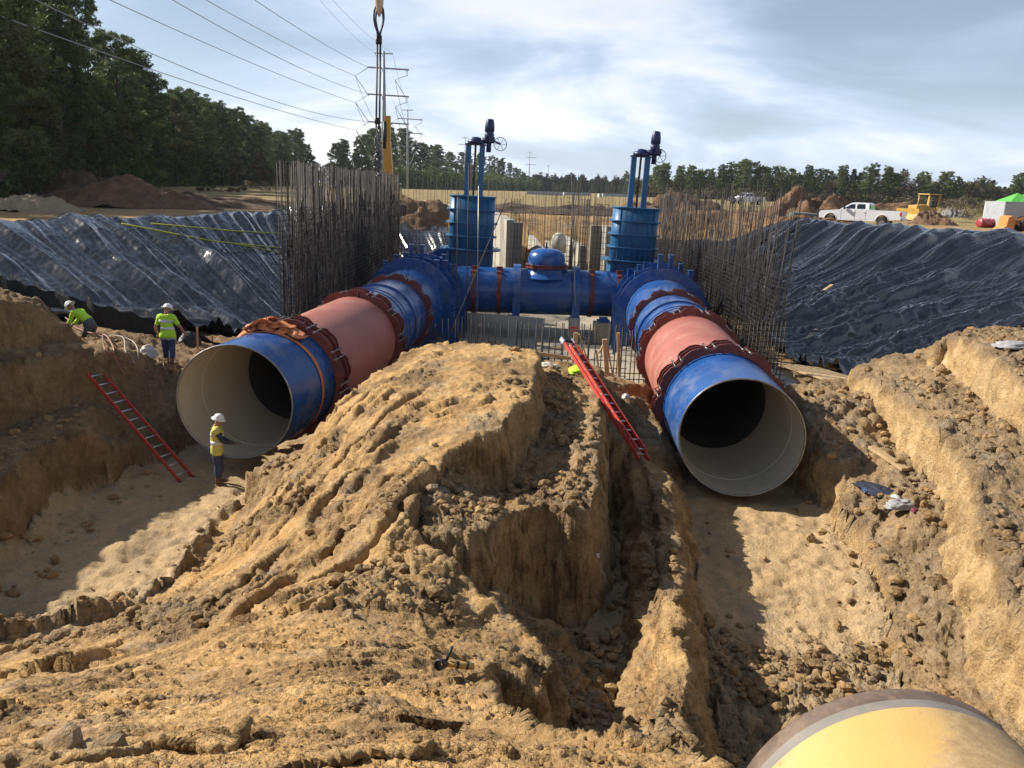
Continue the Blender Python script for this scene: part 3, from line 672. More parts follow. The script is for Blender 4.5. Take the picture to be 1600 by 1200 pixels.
def pipeline(rings, label, eyes=True, seed=0):
    """rings: end, c1, c2, c3, fl1, fl2, back"""
    E0, C1, C2, C3, F1, F2, BK = rings
    root = empty('steel_pipe', (C1.c.x, C1.c.y, -5.2), label, 'pipe')
    P = lambda mb, nm, mt, par=None: _reparent(mb.build(nm, mt), par or root)
    mb = MB(); loft(mb, [E0, lerp_ring(E0, C1, .25), lerp_ring(E0, C1, .6), C1]); P(mb, 'end_section', M_BLUE)
    mb = MB(); loft(mb, [Ring(E0.c, E0.az, 1.5), Ring(E0.c - E0.a * .012, E0.az, 1.495), Ring(E0.c - E0.a * .012, E0.az, 1.462), Ring(E0.c + E0.a * .03, E0.az, 1.455)]); P(mb, 'pipe_rim', M_STEEL)
    I0 = Ring(E0.c + E0.a * .02, E0.az, 1.458); I1 = Ring(C1.c + C1.a * .1, C1.az, 1.36); m5 = lerp_ring(C1, C2, .05, 1.34)
    mb = MB(); loft(mb, [I0, lerp_ring(I0, I1, .75, 1.45), I1, m5]); lin = P(mb, 'lining', M_CREAM)
    ws = MB()
    for tt in (.35,):
        RR_ = lerp_ring(I0, I1, tt, 1.452); ws.tube([RR_.pt(2 * math.pi * k / 60) for k in range(60)], .008, 5, closed=True)
    w = ws.build('weld_seam', simple('weld', (.62, .57, .46), .5)); _reparent(w, lin)
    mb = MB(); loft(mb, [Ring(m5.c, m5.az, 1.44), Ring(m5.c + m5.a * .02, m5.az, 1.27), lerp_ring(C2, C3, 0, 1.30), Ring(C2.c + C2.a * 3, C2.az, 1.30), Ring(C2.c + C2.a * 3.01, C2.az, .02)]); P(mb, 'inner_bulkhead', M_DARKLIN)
    _reparent(coupling(C1, None, ph=.1 + seed * .3), root)
    mb = MB(); loft(mb, [Ring(C1.c, C1.az, 1.49), C2]); red = P(mb, 'red_section', M_RED)
    for t in (.06, .93):
        lug = MB(); q = lerp_ring(C1, C2, t); p = q.pt(.12, 1.48); lug.prism([p - q.a * .02, p + q.a * .26, p + q.a * .22 + q.u * .22, p + q.a * .1 + q.u * .27], q.s * -.02, q.s * .02)
        _reparent(lug.build('lifting_lug', M_RUST), red)
    _reparent(coupling(C2, None, ph=.37 + seed * .2, nl=11), root)
    mb = MB(); prof = [(0.0, 1.5), (.10, 1.5), (.101, 1.53), (.115, 1.53), (.116, 1.5), (.28, 1.5), (.281, 1.525), (.30, 1.525), (.301, 1.5), (.36, 1.5), (.361, 1.525), (.38, 1.525), (.381, 1.5), (.55, 1.5), (.551, 1.57), (.62, 1.57), (.621, 1.5), (1, 1.48)]
    loft(mb, [lerp_ring(C2, C3, t, r) for t, r in prof], smooth=False); o = P(mb, 'ribbed_section', M_BLUE)
    for pl in o.data.polygons: pl.use_smooth = True
    o.data.update(); _edge_split(o)
    _reparent(coupling(C3, None, rb=1.47, nl=12, ph=.2, wide=.30), root)
    mb = MB(); loft(mb, [lerp_ring(C3, F1, 0, 1.47), lerp_ring(C3, F1, .3, 1.49), lerp_ring(C3, F1, .9, 1.62), lerp_ring(C3, F1, 1, 1.62)]); P(mb, 'cone_section', M_BLUE)
    mb = MB(); loft(mb, [Ring(F1.c, F1.az, 1.62), Ring(F2.c, F2.az, 1.62), Ring(BK.c, BK.az, 1.5)]); P(mb, 'rear_section', M_BLUE)
    for i, t in enumerate((0, .42, 1.0)):
        q = lerp_ring(F1, F2, t); mb = MB(); saddle(mb, q, 2.1, .06, 0, -2.0, 1.55); fl = P(mb, 'support_saddle', M_BLUE)
        mb = MB(); plate(mb, q, 1.6, lambda a: 2.02 if math.cos(a) > .3 else 2.02, .04, .09); _reparent(mb.build('stiffener', M_BLUE), fl)
    sets = [(-.22, .30, .85), (.28, .30, .85), (-1.30, .1, .55), (-1.10, .5, .6), (-1.45, .9, .55), (1.12, .1, .55), (1.32, .45, .6), (1.0, .9, .55), (-.75, .7, .5), (1.5, .8, .5)]
    for (xo, t, hh) in sets:
        q = lerp_ring(F1, F2, t); zb = math.sqrt(max(.1, 2.06 ** 2 - xo * xo)) - .25
        p = q.c + q.s * xo + q.u * zb
        mb = MB(); mb.box(p + Vector((0, 0, hh / 2)), (.05, .16, hh)); mb.box(p + Vector((.07, 0, hh / 2)), (.09, .03, hh)); mb.box(p + Vector((.14, 0, hh / 2)), (.05, .16, hh))
        mb.box(p + Vector((.07, 0, hh + .015)), (.24, .22, .03)); P(mb, 'anchor_post', M_BLUE)
    mb = MB(); q = Ring(BK.c - BK.a * 2.2, BK.az); plate(mb, q, 1.5, lambda a: 1.95, .10, 0); plate(mb, q, 1.5, lambda a: 1.95, .10, .25); P(mb, 'rear_flange', M_BLUE)
    return root
def _reparent(o, p):
    """parent keeping the world position"""
    o.parent = p
    M_ = Matrix.Identity(4); q = p; T = Vector((0, 0, 0)); rot = 0
    chain = []
    while q is not None: chain.append(q); q = q.parent
    for q in reversed(chain): M_ = M_ @ (q.matrix_parent_inverse if q.parent else Matrix.Identity(4)) @ q.matrix_basis
    o.matrix_parent_inverse = M_.inverted()
    return o
def _edge_split(o):
    me_ = o.data; bm = bmesh.new(); bm.from_mesh(me_)
    bmesh.ops.split_edges(bm, edges=[e for e in bm.edges if len(e.link_faces) == 2 and e.calc_face_angle(0) > .5]); bm.to_mesh(me_); bm.free()

LP = [Ring((-7.0, 19.4, -3.3), .036), Ring((-6.30, 21.8, -3.19), .14), Ring((-5.63, 28.1, -3.17), .105), Ring((-5.17, 33.6, -3.17), .10), Ring((-4.86, 36.7, -3.17), .10), Ring((-4.56, 39.6, -3.17), .10), Ring((-3.6, 48.0, -3.17), .10)]
RP = [Ring((5.60, 18.5, -3.5), .186), Ring((5.61, 20.95, -3.33), .065), Ring((6.0, 26.8, -3.24), .065), Ring((6.35, 31.9, -3.2), .065), Ring((6.75, 36.4, -3.22), .065), Ring((6.95, 39.4, -3.2), .065), Ring((7.5, 48.0, -3.2), .065)]
pipeline(LP, 'blue and red water pipe on the left with orange strap over its open end', seed=0)
pipeline(RP, 'blue and red water pipe on the right, open end above the shaded trench', seed=1)

# ------------------------------------------------------------------ gate valves
def gate_valve(px, py, Y, label, wheel_out, lean):
    b = Vector(aty(px, py, Y)); z0 = b.z
    root = empty('gate_valve', (b.x, b.y, -4.0), label, 'valve', rz=lean)
    def L(p): return Vector(p)
    zb = z0 + 4.0
    W, D, Hh = 2.4, 1.9, 2.75
    def oval(mb_, a, b, z0_, z1_, n=56, ex=3.2):
        pl = []
        for k in range(n):
            t = 2 * math.pi * k / n; c_, s_ = math.cos(t), math.sin(t); pl.append((a * math.copysign(abs(c_) ** (2 / ex), c_), b * math.copysign(abs(s_) ** (2 / ex), s_), 0))
        m0 = len(mb_.sm); mb_.prism(pl, (0, 0, z0_), (0, 0, z1_))
        for q in range(m0 + 2, len(mb_.sm)): mb_.sm[q] = True
    mb = MB(); oval(mb, W / 2, D / 2, zb, zb + Hh); mb.build('bonnet', M_BLUE2, root)
    for i in range(7):
        x = -W / 2 + .3 + i * (W - .6) / 6; yy = -D / 2 * (1 - abs(2 * x / W) ** 3.2) ** (1 / 3.2); mb = MB(); mb.box((x, yy - .01, zb + Hh / 2), (.035, .09, Hh - .1)); mb.build('stiffener', M_BLUE2, root)
    for i, (z, ex) in enumerate(((.0, .42), (.68, .17), (1.36, .17), (2.06, .15), (Hh, .06))):
        mb = MB(); oval(mb, W / 2 + ex, D / 2 + ex, zb + z - .035, zb + z + .035)
        fl = mb.build('flange', M_BLUE2, root, bevel=.008)
        if i == 0:
            bt = MB()
            for k in range(14):
                for s_ in (-1, 1): bt.lathe([(.0, 0), (.035, 0), (.035, .05), (0, .05)], (-W / 2 - .2 + k * (W + .4) / 13, s_ * (D / 2 + .25), zb + .035), n=6, smooth=False)
            bt.build('bolts', M_NAVY, fl)['kind'] = 'stuff'
    mb = MB()
    for s_ in (-1, 1): mb.box((s_ * (W / 2 - .06), 0, zb - 1.0), (.14, D, 1.95)); 
    mb.box((0, .1, zb - 1.0), (W - .3, D * .6, 1.95)); mb.build('valve_body', M_BLUE2, root)
    # yoke columns
    zt = zb + Hh; hy = 2.62
    for s_ in (-1, 1):
        mb = MB(); mb.box((s_ * .36 - .13 * 0, -.16, zt + hy / 2), (.26, .03, hy)); mb.box((s_ * .36 - .12, 0, zt + hy / 2), (.03, .3, hy)); mb.box((s_ * .36 + .12, 0, zt + hy / 2), (.03, .3, hy))
        mb.box((s_ * .36, 0, zt + .03), (.42, .5, .06)); mb.build('yoke_column', M_BLUE2, root)
    mb = MB(); mb.tube([(0, 0, zt), (0, 0, zt + hy)], .055, 10)
    for k in range(36): mb.lathe([(.055, 0), (.068, .02), (.055, .04)], (0, 0, zt + .2 + k * .065), n=10)
    mb.build('valve_stem', simple('greased_stem', (.09, .07, .05), .35, metal=.6), root)
    zt += hy
    mb = MB(); mb.box((0, 0, zt + .03), (1.08, .55, .07)); mb.lathe([(.0, .05), (.42, .06), (.44, .16), (.40, .26), (.22, .30), (.20, .40), (0, .42)], (0, 0, zt), n=20); gb = mb.build('gearbox', M_NAVY, root)
    ax = .74
    mb = MB(); mb.tube([(.2, 0, zt + .22), (ax + .2, -.05, zt + .30)], .16, 12); mb.tube([(ax - .05, 0, zt - .32), (ax - .05, 0, zt + .35)], .13, 12)
    mb.lathe([(.0, .30), (.20, .30), (.25, .42), (.25, .62), (.20, .68), (.255, .72), (.25, 1.0), (.20, 1.28), (.17, 1.34), (0, 1.36)], (ax - .05, 0, zt), n=18)
    mb.box((ax + .1, -.15, zt + .32), (.30, .34, .26)); mb.build('actuator', M_NAVY, root)
    hw = MB(); c = Vector((ax + wheel_out, -.12, zt + .12)); R_ = .34
    an = Vector((.25, -1, .1)).normalized(); u = an.orthogonal().normalized(); w = an.cross(u)
    hw.tube([c + (u * math.cos(t) + w * math.sin(t)) * R_ for t in [2 * math.pi * k / 28 for k in range(28)]], .018, 6, closed=True)
    for k in range(3):
        t = math.pi * k / 3 + .3; hw.tube([c - (u * math.cos(t) + w * math.sin(t)) * R_, c + (u * math.cos(t) + w * math.sin(t)) * R_], .012, 5)
    hw.tube([c, (ax + .1, -.1, zt + .3)], .05, 8); hw.build('handwheel', M_NAVY, root)
    root.rotation_euler = (0, math.radians(1.6), lean)
    return root
gate_valve(733, 388, 43.6, 'tall blue gate valve on the left pipe, its handwheel standing clear', .55, 0.0)
gate_valve(984, 406, 43.6, 'tall blue gate valve on the right pipe, actuator leaning right', .22, 0.0)

# ------------------------------------------------------------------ cross header between the two pipes
hy_ = 41.2
hL = aty(742, 452, hy_); hR = aty(968, 460, hy_); zc = (hL[2] + hR[2]) / 2; hr = 1.17
root = empty('crossover_pipe', ((hL[0] + hR[0]) / 2, hy_, -5.2), 'dark blue crossover pipe with domed riser between the two valves', 'pipe')
def hx(px): return float(aty(px, 455, hy_)[0])
def P_(mb, nm, mt, par=None, bevel=0): return _reparent(mb.build(nm, mt, bevel=bevel), par or root)
mb = MB(); mb.lathe([(hr, 0), (hr, hR[0] - hL[0] + 1.6)], (hL[0] - .9, hy_, zc), (1, 0, 0), 56); P_(mb, 'header_pipe', M_BLUE)
xd = hx(852); zd = zc
mb = MB(); mb.lathe([(.93, .4), (.93, 1.27), (.97, 1.28), (.97, 1.35), (.93, 1.36)], (xd, hy_, zd), n=40)
mb.lathe([(1.25, .75), (1.10, .88), (.98, 1.02), (.935, 1.18)], (xd, hy_, zd), n=40); ris = P_(mb, 'riser', M_BLUE)
mb = MB(); mb.lathe([(.93, 1.72), (.95, 1.78), (.95, 2.05), (.90, 2.28), (.76, 2.44), (.5, 2.54), (.2, 2.58), (.0, 2.585)], (xd, hy_, zd - .35), n=40); P_(mb, 'dome_cap', M_BLUE)
mb = MB(); mb.lathe([(.1, 2.55), (.07, 2.6), (.06, 2.86), (0, 2.87)], (xd - .05, hy_, zd - .35), n=10); P_(mb, 'vent', M_NAVY)
q = Ring((xd, hy_, zd + 1.33), 0, .95); q.a = Vector((0, 0, 1)); q.s = Vector((1, 0, 0)); q.u = Vector((0, 1, 0))
mb = MB(); plate(mb, q, .94, lobes(1.02, .07, 12), .03, -.08); plate(mb, q, .94, lobes(1.02, .07, 12), .03, .08); plate(mb, q, .93, lambda a: .985, .12, 0); cp = P_(mb, 'coupling', M_RUST)
for px in (741, 780, 922, 964):
    q = Ring((hx(px), hy_, zc), math.pi / 2, hr); mb = MB(); plate(mb, q, hr, lambda a: hr + .05, .20, 0, 90); st = P_(mb, 'coupling', M_RUST)
    for c_, s_ in (((hx(px), hy_ - .45, zc + hr + .02), (.30, .12, .14)), ((hx(px), hy_ - hr - .03, zc - .1), (.26, .10, .35)), ((hx(px), hy_ - .72, zc + hr - .22), (.28, .12, .12))):
        mb = MB(); mb.box(c_, s_); P_(mb, 'clamp_lug', M_RUST, st)
for px in (807, 898):
    x = hx(px); q = Ring((x, hy_, zc), math.pi / 2, hr); mb = MB(); plate(mb, q, hr, lambda a: hr + .20 if math.cos(a) > -.15 else hr + .06, .38, 0, 90)
    for s_ in (-1, 1): mb.box((x, hy_ + s_ * (hr + .08), zc - .55), (.40, .16, 1.2))
    P_(mb, 'support_saddle', M_BLUE, bevel=.01)
for i, px in enumerate((803, 897)):
    x = hx(px); mb = MB(); h_ = zc - 1.1 + 5.2; mb.box((x, hy_ - hr - .05, -5.2 + h_ / 2), (.55, .55, h_)); o = mb.build('concrete_pedestal', M_CONC, bevel=.015)
    tag(o, ('grey concrete pedestal under the left saddle of the crossover pipe', 'grey concrete pedestal under the right saddle of the crossover pipe')[i], 'pedestal', 'pedestals under the crossover pipe')
x, y, z = aty(941, 503, 39.5)
mb = MB(); mb.box((x, y, (z - 5.2) / 2), (.85, .8, z + 5.2)); o = mb.build('concrete_block', simple('timber_block', (.42, .34, .21), .8, dirt=(.2, .15, .1)), bevel=.02); tag(o, 'pale square block with a blue flanged stub on top, by the right pipe', 'block')
mb = MB(); mb.box((x + .05, y, z + .05), (.62, .6, .1)); mb.box((x + .05, y, z + .16), (.4, .42, .14)); o = mb.build('flanged_stub', M_BLUE, bevel=.01); tag(o, 'small blue flanged stub on the pale square block', 'fitting')

# ------------------------------------------------------------------ yellow pipe at the photographer's feet
yc = Vector((3.6, 6.35, -3.5)); yaz = -.03
root = empty('yellow_pipe', (yc.x, yc.y - 2, -5.0), 'huge yellow coated pipe end with bare steel band, smeared with mud', 'pipe')
def yellow_mat():
    t = NT('yellow_coating')
    mud = t.noise(1.3, 9, .7, dist=.8); m2 = t.noise(5, 8, .72, dist=.5); sep = t.node('ShaderNodeSeparateXYZ'); t.l.new(t.obj(), sep.inputs[0])
    bx_ = t.math('MULTIPLY', t.math('SUBTRACT', t.math('SUBTRACT', sep.outputs[0], t.math('MULTIPLY', sep.outputs[1], .55)), .35), .55, True)
    f = t.ramp(t.math('ADD', t.math('MULTIPLY', mud, .6), t.math('ADD', t.math('MULTIPLY', m2, .35), bx_)), ((.50, 0), (.62, .85)))
    y = t.ramp(t.noise(.7, 4, .5), ((.3, (.54, .34, .10)), (.7, (.62, .42, .17))))
    c = t.mix(f, y, t.ramp(t.noise(9, 7, .7), ((.3, (.26, .165, .08)), (.7, (.50, .36, .20)))))
    c = t.mix(t.ramp(t.noise(14, 6, .7), ((.3, .5), (.38, 0))), c, (.30, .2, .1))
    t.set(color=c, rough=t.ramp(f, ((0, .38), (1, .85))), normal=t.bump(t.math('ADD', t.math('MULTIPLY', f, .6), t.noise(40, 5, .7)), .35, .012)); return t.m
YR = lambda off, r: Ring(yc + Vector((math.sin(yaz), math.cos(yaz), 0)) * off, yaz, r)
mb = MB(); loft(mb, [YR(-.29, 1.462), YR(-1.2, 1.462), YR(-3.4, 1.462), YR(-5.6, 1.462)], 160); _reparent(mb.build('coating', yellow_mat()), root)
mb = MB(); loft(mb, [YR(-.17, 1.452), YR(-.30, 1.458)], 160); _reparent(mb.build('grey_tape_band', simple('grey_band', (.20, .18, .16), .7, dirt=(.3, .24, .17), dirtamt=.5, scale=3)), root)
mb = MB(); loft(mb, [YR(-.18, 1.448), YR(-.02, 1.448), YR(0, 1.44), YR(0, 1.41), YR(-.05, 1.40), YR(-2, 1.40)], 160); _reparent(mb.build('steel_end', simple('rusty_steel', (.15, .105, .08), .55, metal=.25, var=.25, scale=6, dirt=(.30, .2, .12), dirtamt=.6, bump=.1)), root)
# ================================================================== REBAR CAGES, SLAB, CONCRETE
M_BAR = simple('rebar_steel', (.030, .022, .018), .65, metal=.15, var=.4, scale=1.5)
def bar_mesh(name, length, r=.017, n=5):
    mb = MB(); mb.tube([(0, 0, 0), (0, 0, length)], r, n, smooth=True); return mb.mesh(name, M_BAR)
_bars = {}
def bar(parent, p, length, lean=(0, 0), r=.017, name='rebar'):
    k = (round(length, 1), r)
    if k not in _bars: _bars[k] = bar_mesh('rebar', k[0], r)
    o = bpy.data.objects.new(name, _bars[k]); COL.objects.link(o); o.parent = parent
    o.location = Vector(p) - parent.location; o.rotation_euler = (-lean[1], lean[0], random.uniform(0, 6)); return o
SLAB_Z = -5.2
# concrete base slab
mb = MB(); mb.box((1.0, 45.5, SLAB_Z - .28), (21.5, 33.5, .6))
def slab_mat():
    t = NT('wet_concrete'); n = t.noise(.35, 7, .62, dist=.4); c = t.ramp(n, ((.35, (.13, .12, .10)), (.55, (.40, .34, .25)), (.75, (.46, .36, .22))))
    t.set(color=c, rough=t.ramp(n, ((.36, .12), (.46, .8))), normal=t.bump(t.noise(9, 5, .6), .15, .01)); return t.m
sb = mb.build('floor_slab', slab_mat()); tag(sb, kind='structure')

def hbars(parent, segs, name='tie_bars', r=.014, n=4):
    mb = MB()
    for (a, b) in segs: mb.tube([a, b], r, n, caps=False)
    o = mb.build(name, M_BAR); _reparent(o, parent); o['kind'] = 'stuff'; return o
# left cage: two mats of verticals running away from us
root = empty('rebar_cage', (-8.5, 43, SLAB_Z), 'tall dense rebar cage wall standing left of the left pipe', 'rebar cage', 'rebar cages around the slab')
rn = random.Random(3)
segs0 = []
for i in range(196):
    y = 29.6 + i * .136
    for xo in (-8.75, -8.15):
        top = 2.85 + rn.uniform(-.06, .06) + .05 * math.sin(i * .3)
        if xo < -8.5 and i % 2: segs0.append(((xo, y, SLAB_Z), (xo + rn.gauss(0, .05), y + rn.gauss(0, .05), top))); continue
        bar(root, (xo + rn.uniform(-.02, .02), y + rn.uniform(-.03, .03), SLAB_Z), top - SLAB_Z, (rn.gauss(0, .005), rn.gauss(0, .005)), .016)
segs = segs0
for k in range(32):
    z = SLAB_Z + .15 + k * .2
    for xo in (-8.75, -8.15): segs.append(((xo + .03, 29.4, z + rn.uniform(-.02, .02)), (xo + .03, 56.3, z + rn.uniform(-.02, .02))))
for k in range(12):
    for j in range(44):
        segs.append(((-8.8, 29.7 + j * .62, SLAB_Z + .3 + k * .42), (-8.1, 29.7 + j * .62, SLAB_Z + .3 + k * .42)))
hbars(root, segs, r=.0125)
# messy lap bars and plastic caught in the cage
mb = MB()
for k in range(900):
    y = rn.uniform(30, 56); z = rn.uniform(-3.5, .9); xo = rn.choice((-8.75, -8.45, -8.15)); L_ = rn.uniform(.6, 1.8)
    mb.tube([(xo, y, z), (xo + rn.uniform(-.1, .1), y + rn.uniform(-.25, .25), z + L_)], .02, 4, caps=False)
o = mb.build('lap_bars', M_BAR); _reparent(o, root); o['kind'] = 'stuff'
# right cage
root = empty('rebar_cage', (10.2, 43, SLAB_Z), 'leaning rebar cage wall in front of the right-hand plastic sheet', 'rebar cage', 'rebar cages around the slab')
for i in range(118):
    y = 29.2 + i * .228
    for xo in (9.3, 9.8):
        ln = .075 * (1 - i / 150) + rn.gauss(0, .012)
        if rn.random() < .12: continue
        top = 2.75 + rn.uniform(-.5, .15) - (.4 if xo < 9.5 else 0)
        bar(root, (xo, y, SLAB_Z), top - SLAB_Z, (ln, rn.gauss(0, .012)), .0125)
segs = []
for k in range(27):
    z = SLAB_Z + .12 + k * .17
    for xo in (9.3, 9.8): segs.append(((xo - .03 + .075 * (z + 5.2), 29.1, z), (xo - .03 + .03 * (z + 5.2), 56, z)))
for k in range(7): 
    z = SLAB_Z + 3.6 + k * .5; segs.append(((9.8 + .07 * (z + 5.2), 29.1, z), (9.8, 52 - k * 2, z + .1)))
for k in range(26):
    y = rn.uniform(30, 54); segs.append(((9.9, y, -5.0), (9.8 + rn.uniform(-.5, .8), y + rn.uniform(-4, 4), rn.uniform(-2, 1.5))))
for k in range(330):
    y = rn.uniform(29.2, 55); xo = rn.choice((9.3, 9.55, 9.8)); segs.append(((xo, y, SLAB_Z), (xo + rn.uniform(.2, .6), y + rn.gauss(0, .25), rn.uniform(-1.5, 2.6))))
hbars(root, segs, r=.0105)
# low mesh across the right front, beside the pipe
root = empty('rebar_mesh', (9.2, 28.4, SLAB_Z), 'low square rebar mesh to the right of the right pipe', 'rebar mesh', 'rebar cages around the slab')
for i in range(14): bar(root, (7.9 + i * .14, 28.3, SLAB_Z), 3.1 + rn.uniform(-.08, .08), (0, 0), .017)
hbars(root, [((7.8, 28.25, SLAB_Z + .15 + k * .2), (9.9, 28.25, SLAB_Z + .15 + k * .2)) for k in range(15)])
# back wall: thin sparse verticals
root = empty('rebar_wall', (1, 56.4, SLAB_Z), 'sparse row of thin upright rebar across the back of the slab', 'rebar wall', 'rebar cages around the slab')
for i in range(74):
    x = -8.6 + i * .255
    if 0.3 < x < 1.5 or 3.1 < x < 4.1: continue
    bar(root, (x, 56.4, SLAB_Z), (8.1 if x < 0 or x > 5 else 7.4) + rn.uniform(-.3, .15), (rn.gauss(0, .01), 0), .014)
hbars(root, [((-8.6, 56.38, SLAB_Z + .2 + k * .25), (-2.4, 56.38, SLAB_Z + .2 + k * .25)) for k in range(17)] + [((6.2, 56.38, SLAB_Z + .2 + k * .25), (10.4, 56.38, SLAB_Z + .2 + k * .25)) for k in range(17)], r=.011)
# front starters
root = empty('starter_bars', (-1.5, 30, SLAB_Z), 'row of short upright rebar starters behind the earth mound', 'rebar row', 'rebar cages around the slab')
i = 0; x = -8.6
while x < 4.4:
    bar(root, (x, 30 + rn.uniform(-.04, .04), SLAB_Z), 2.4 + rn.uniform(-.12, .18), (rn.gauss(0, .012), 0), .021)
    if rn.random() < .55: bar(root, (x + .06, 30.5, SLAB_Z), 2.4 + rn.uniform(-.1, .2), (rn.gauss(0, .01), 0), .021)
    x += .255
hbars(root, [((-8.7, 29.97, SLAB_Z + .2 + k * .3), (4.4, 29.97, SLAB_Z + .2 + k * .3)) for k in range(4)], r=.016)
root = empty('starter_bars', (5, 28.2, SLAB_Z), 'cluster of upright rebar starters left of the right pipe, behind the red ladder', 'rebar row', 'rebar cages around the slab')
for i in range(12): bar(root, (3.75 + i * .17, 28.2 + rn.uniform(-.05, .05), SLAB_Z), 2.55 + rn.uniform(-.15, .3), (rn.gauss(0, .015), 0), .021)
hbars(root, [((3.7, 28.17, SLAB_Z + .15 + k * .22), (5.8, 28.17, SLAB_Z + .15 + k * .22)) for k in range(5)], r=.018)
# column cages and pipes in the middle distance
def column_cage(px, Y, w, top, label, lean=0.0, n=4):
    x = float(aty(px, 340, Y)[0]); r_ = empty('column_cage', (x, Y, SLAB_Z), label, 'rebar column')
    for a in range(n):
        for b in range(2): bar(r_, (x - w / 2 + w * a / (n - 1), Y + b * w * .7, SLAB_Z), top - SLAB_Z, (lean, 0), .022)
    hbars(r_, [((x - w / 2 + lean * (z + 5.2), Y - .02, z), (x + w / 2 + lean * (z + 5.2), Y - .02, z)) for z in np.arange(-4.9, top, .35)], 'ties', .013)
column_cage(805, 50, .55, 1.6, 'rebar column cage just right of the left valve tower', .0)
column_cage(914, 50, .45, 1.7, 'dark narrow rebar column between dome and right valve', .0)
column_cage(940, 52, .9, 1.4, 'wide rebar column cage left of the right valve tower', .0, 5)
column_cage(895, 54, .35, 3.2, 'leaning thin rebar column behind the domed riser', -.05, 3)
column_cage(818, 53, .3, .9, 'slanting rebar bundle beside the concrete pier', .12, 3)
for Y_, xa, xb, n_, tz_, lb in ((52.0, 818, 934, 30, 299, 'row of thin upright rebar between the two concrete piers'), (60.0, 826, 962, 30, 297, 'farther row of thin upright rebar behind the domed riser')):
    A_ = aty(xa, tz_, Y_); B_ = aty(xb, tz_ + 3, Y_); r_ = empty('rebar_wall', ((A_[0] + B_[0]) / 2, Y_, SLAB_Z), lb, 'rebar wall', 'rebar cages around the slab')
    for i in range(n_):
        x = A_[0] + (B_[0] - A_[0]) * i / (n_ - 1)
        if rn.random() < .85: bar(r_, (x, Y_, SLAB_Z), A_[2] - SLAB_Z + rn.uniform(-.5, .3), (rn.gauss(0, .012), 0), .014)
    hbars(r_, [((A_[0], Y_ - .02, SLAB_Z + .2 + k * .3), (B_[0], Y_ - .02, SLAB_Z + .2 + k * .3)) for k in range(10)], r=.01)
# thin guy wires and slanted bars near the left valve
def strand(pts, r, label, cat, mat=M_BAR, name='guy_wire', group=None):
    mb = MB(); mb.tube([Vector(p) for p in pts], r, 6); o = mb.build(name, mat); tag(o, label, cat, group); return o
strand([aty(705, 520, 31), aty(792, 310, 46)], .028, 'long thin slanting bar crossing in front of the left valve', 'brace', name='brace_bar')
strand([aty(712, 520, 30.5), aty(716, 300, 30.5)], .02, 'thin upright rod left of the slanting bar before the left valve', 'rod', name='upright_rod')
strand([aty(728, 520, 30.5), aty(733, 255, 30.5)], .02, 'tall thin upright rod in front of the left valve box', 'rod', name='upright_rod')
strand([aty(745, 520, 31.5), aty(748, 290, 31.5)], .014, 'hanging chain line down the face of the left valve', 'chain', M_STEEL, name='hanging_chain')
strand([aty(900, 480, 36), aty(893, 270, 50)], .03, 'thin upright pole rising behind the right end of the crossover pipe', 'rod', name='upright_rod')

# concrete walls of the channel beyond
def wallseg(a, b, zt_a, zt_b, th, label, col=None, zb=SLAB_Z):
    a = Vector((a[0], a[1], 0)); b = Vector((b[0], b[1], 0)); d = (b - a).normalized(); n_ = Vector((-d.y, d.x, 0)) * th / 2
    V = [a - n_, a + n_, b + n_, b - n_]; zt = [zt_a, zt_a, zt_b, zt_b]
    mb = MB(); mb.add([v + Vector((0, 0, zb)) for v in V] + [v + Vector((0, 0, z)) for v, z in zip(V, zt)], [(3, 2, 1, 0), (4, 5, 6, 7), (0, 1, 5, 4), (1, 2, 6, 5), (2, 3, 7, 6), (3, 0, 4, 7)])
    o = mb.build('concrete_wall', col or M_CONC); tag(o, label, 'concrete wall', 'concrete channel walls'); return o
M_CONCD = simple('old_concrete', (.20, .175, .14), .9, var=.2, scale=1.5, dirt=(.10, .08, .06))
A = aty(665, 313, 82); B = aty(769, 331, 62); C_ = aty(800, 344, 54)
wallseg(A, B, A[2], B[2], .6, 'pale concrete wall sloping down behind the left valve')
wallseg(B, C_, B[2], C_[2], .7, 'pale concrete wall just right of the left valve, its near end in shade')
A = aty(803, 347, 52.5); B = aty(817, 347, 52.5); wallseg(A, B, A[2], A[2], 1.0, 'dark concrete pier beside the pale wall right of the left valve', M_CONCD)
A = aty(836, 372, 70); B = aty(912, 386, 58); wallseg(A, B, A[2], B[2], .5, 'pale low concrete wall behind the domed riser, falling to the right')
A = aty(770, 358, 78); B = aty(836, 372, 70); wallseg(A, B, A[2] + .6, B[2], .5, 'low concrete wall behind the leaning rebar, left of the dome')
A = aty(923, 352, 55); B = aty(945, 352, 55); wallseg(A, B, A[2], A[2], 1.0, 'dark concrete pier left of the right valve', M_CONCD)
A = aty(946, 352, 54.6); B = aty(955, 352, 53); wallseg(A, B, A[2], A[2], .5, 'narrow grey concrete wall end touching the right valve')
A = aty(881, 368, 64); B = aty(911, 384, 56.8); wallseg(A, B, A[2], B[2], .4, 'pale concrete wall face between the white riser and the dark pier')
A = aty(828, 366, 66); B = aty(858, 400, 57); wallseg(A, B, A[2], B[2], .4, 'pale concrete wing wall sloping down left of the white riser')
c = aty(873, 383, 60); mb = MB(); mb.lathe([(.0, 0), (.55, 0), (.55, .9), (.5, 1.15), (.38, 1.35), (.2, 1.45), (0, 1.48)], (c[0], c[1], c[2] - .55), n=24); mb.tube([Vector((c[0], c[1], c[2] - .5)), Vector((c[0], c[1], SLAB_Z))], .3, 12)
o = mb.build('rounded_riser', simple('white_plastic', (.62, .58, .48), .6)); tag(o, 'rounded off-white cap standing behind the blue dome', 'cap')
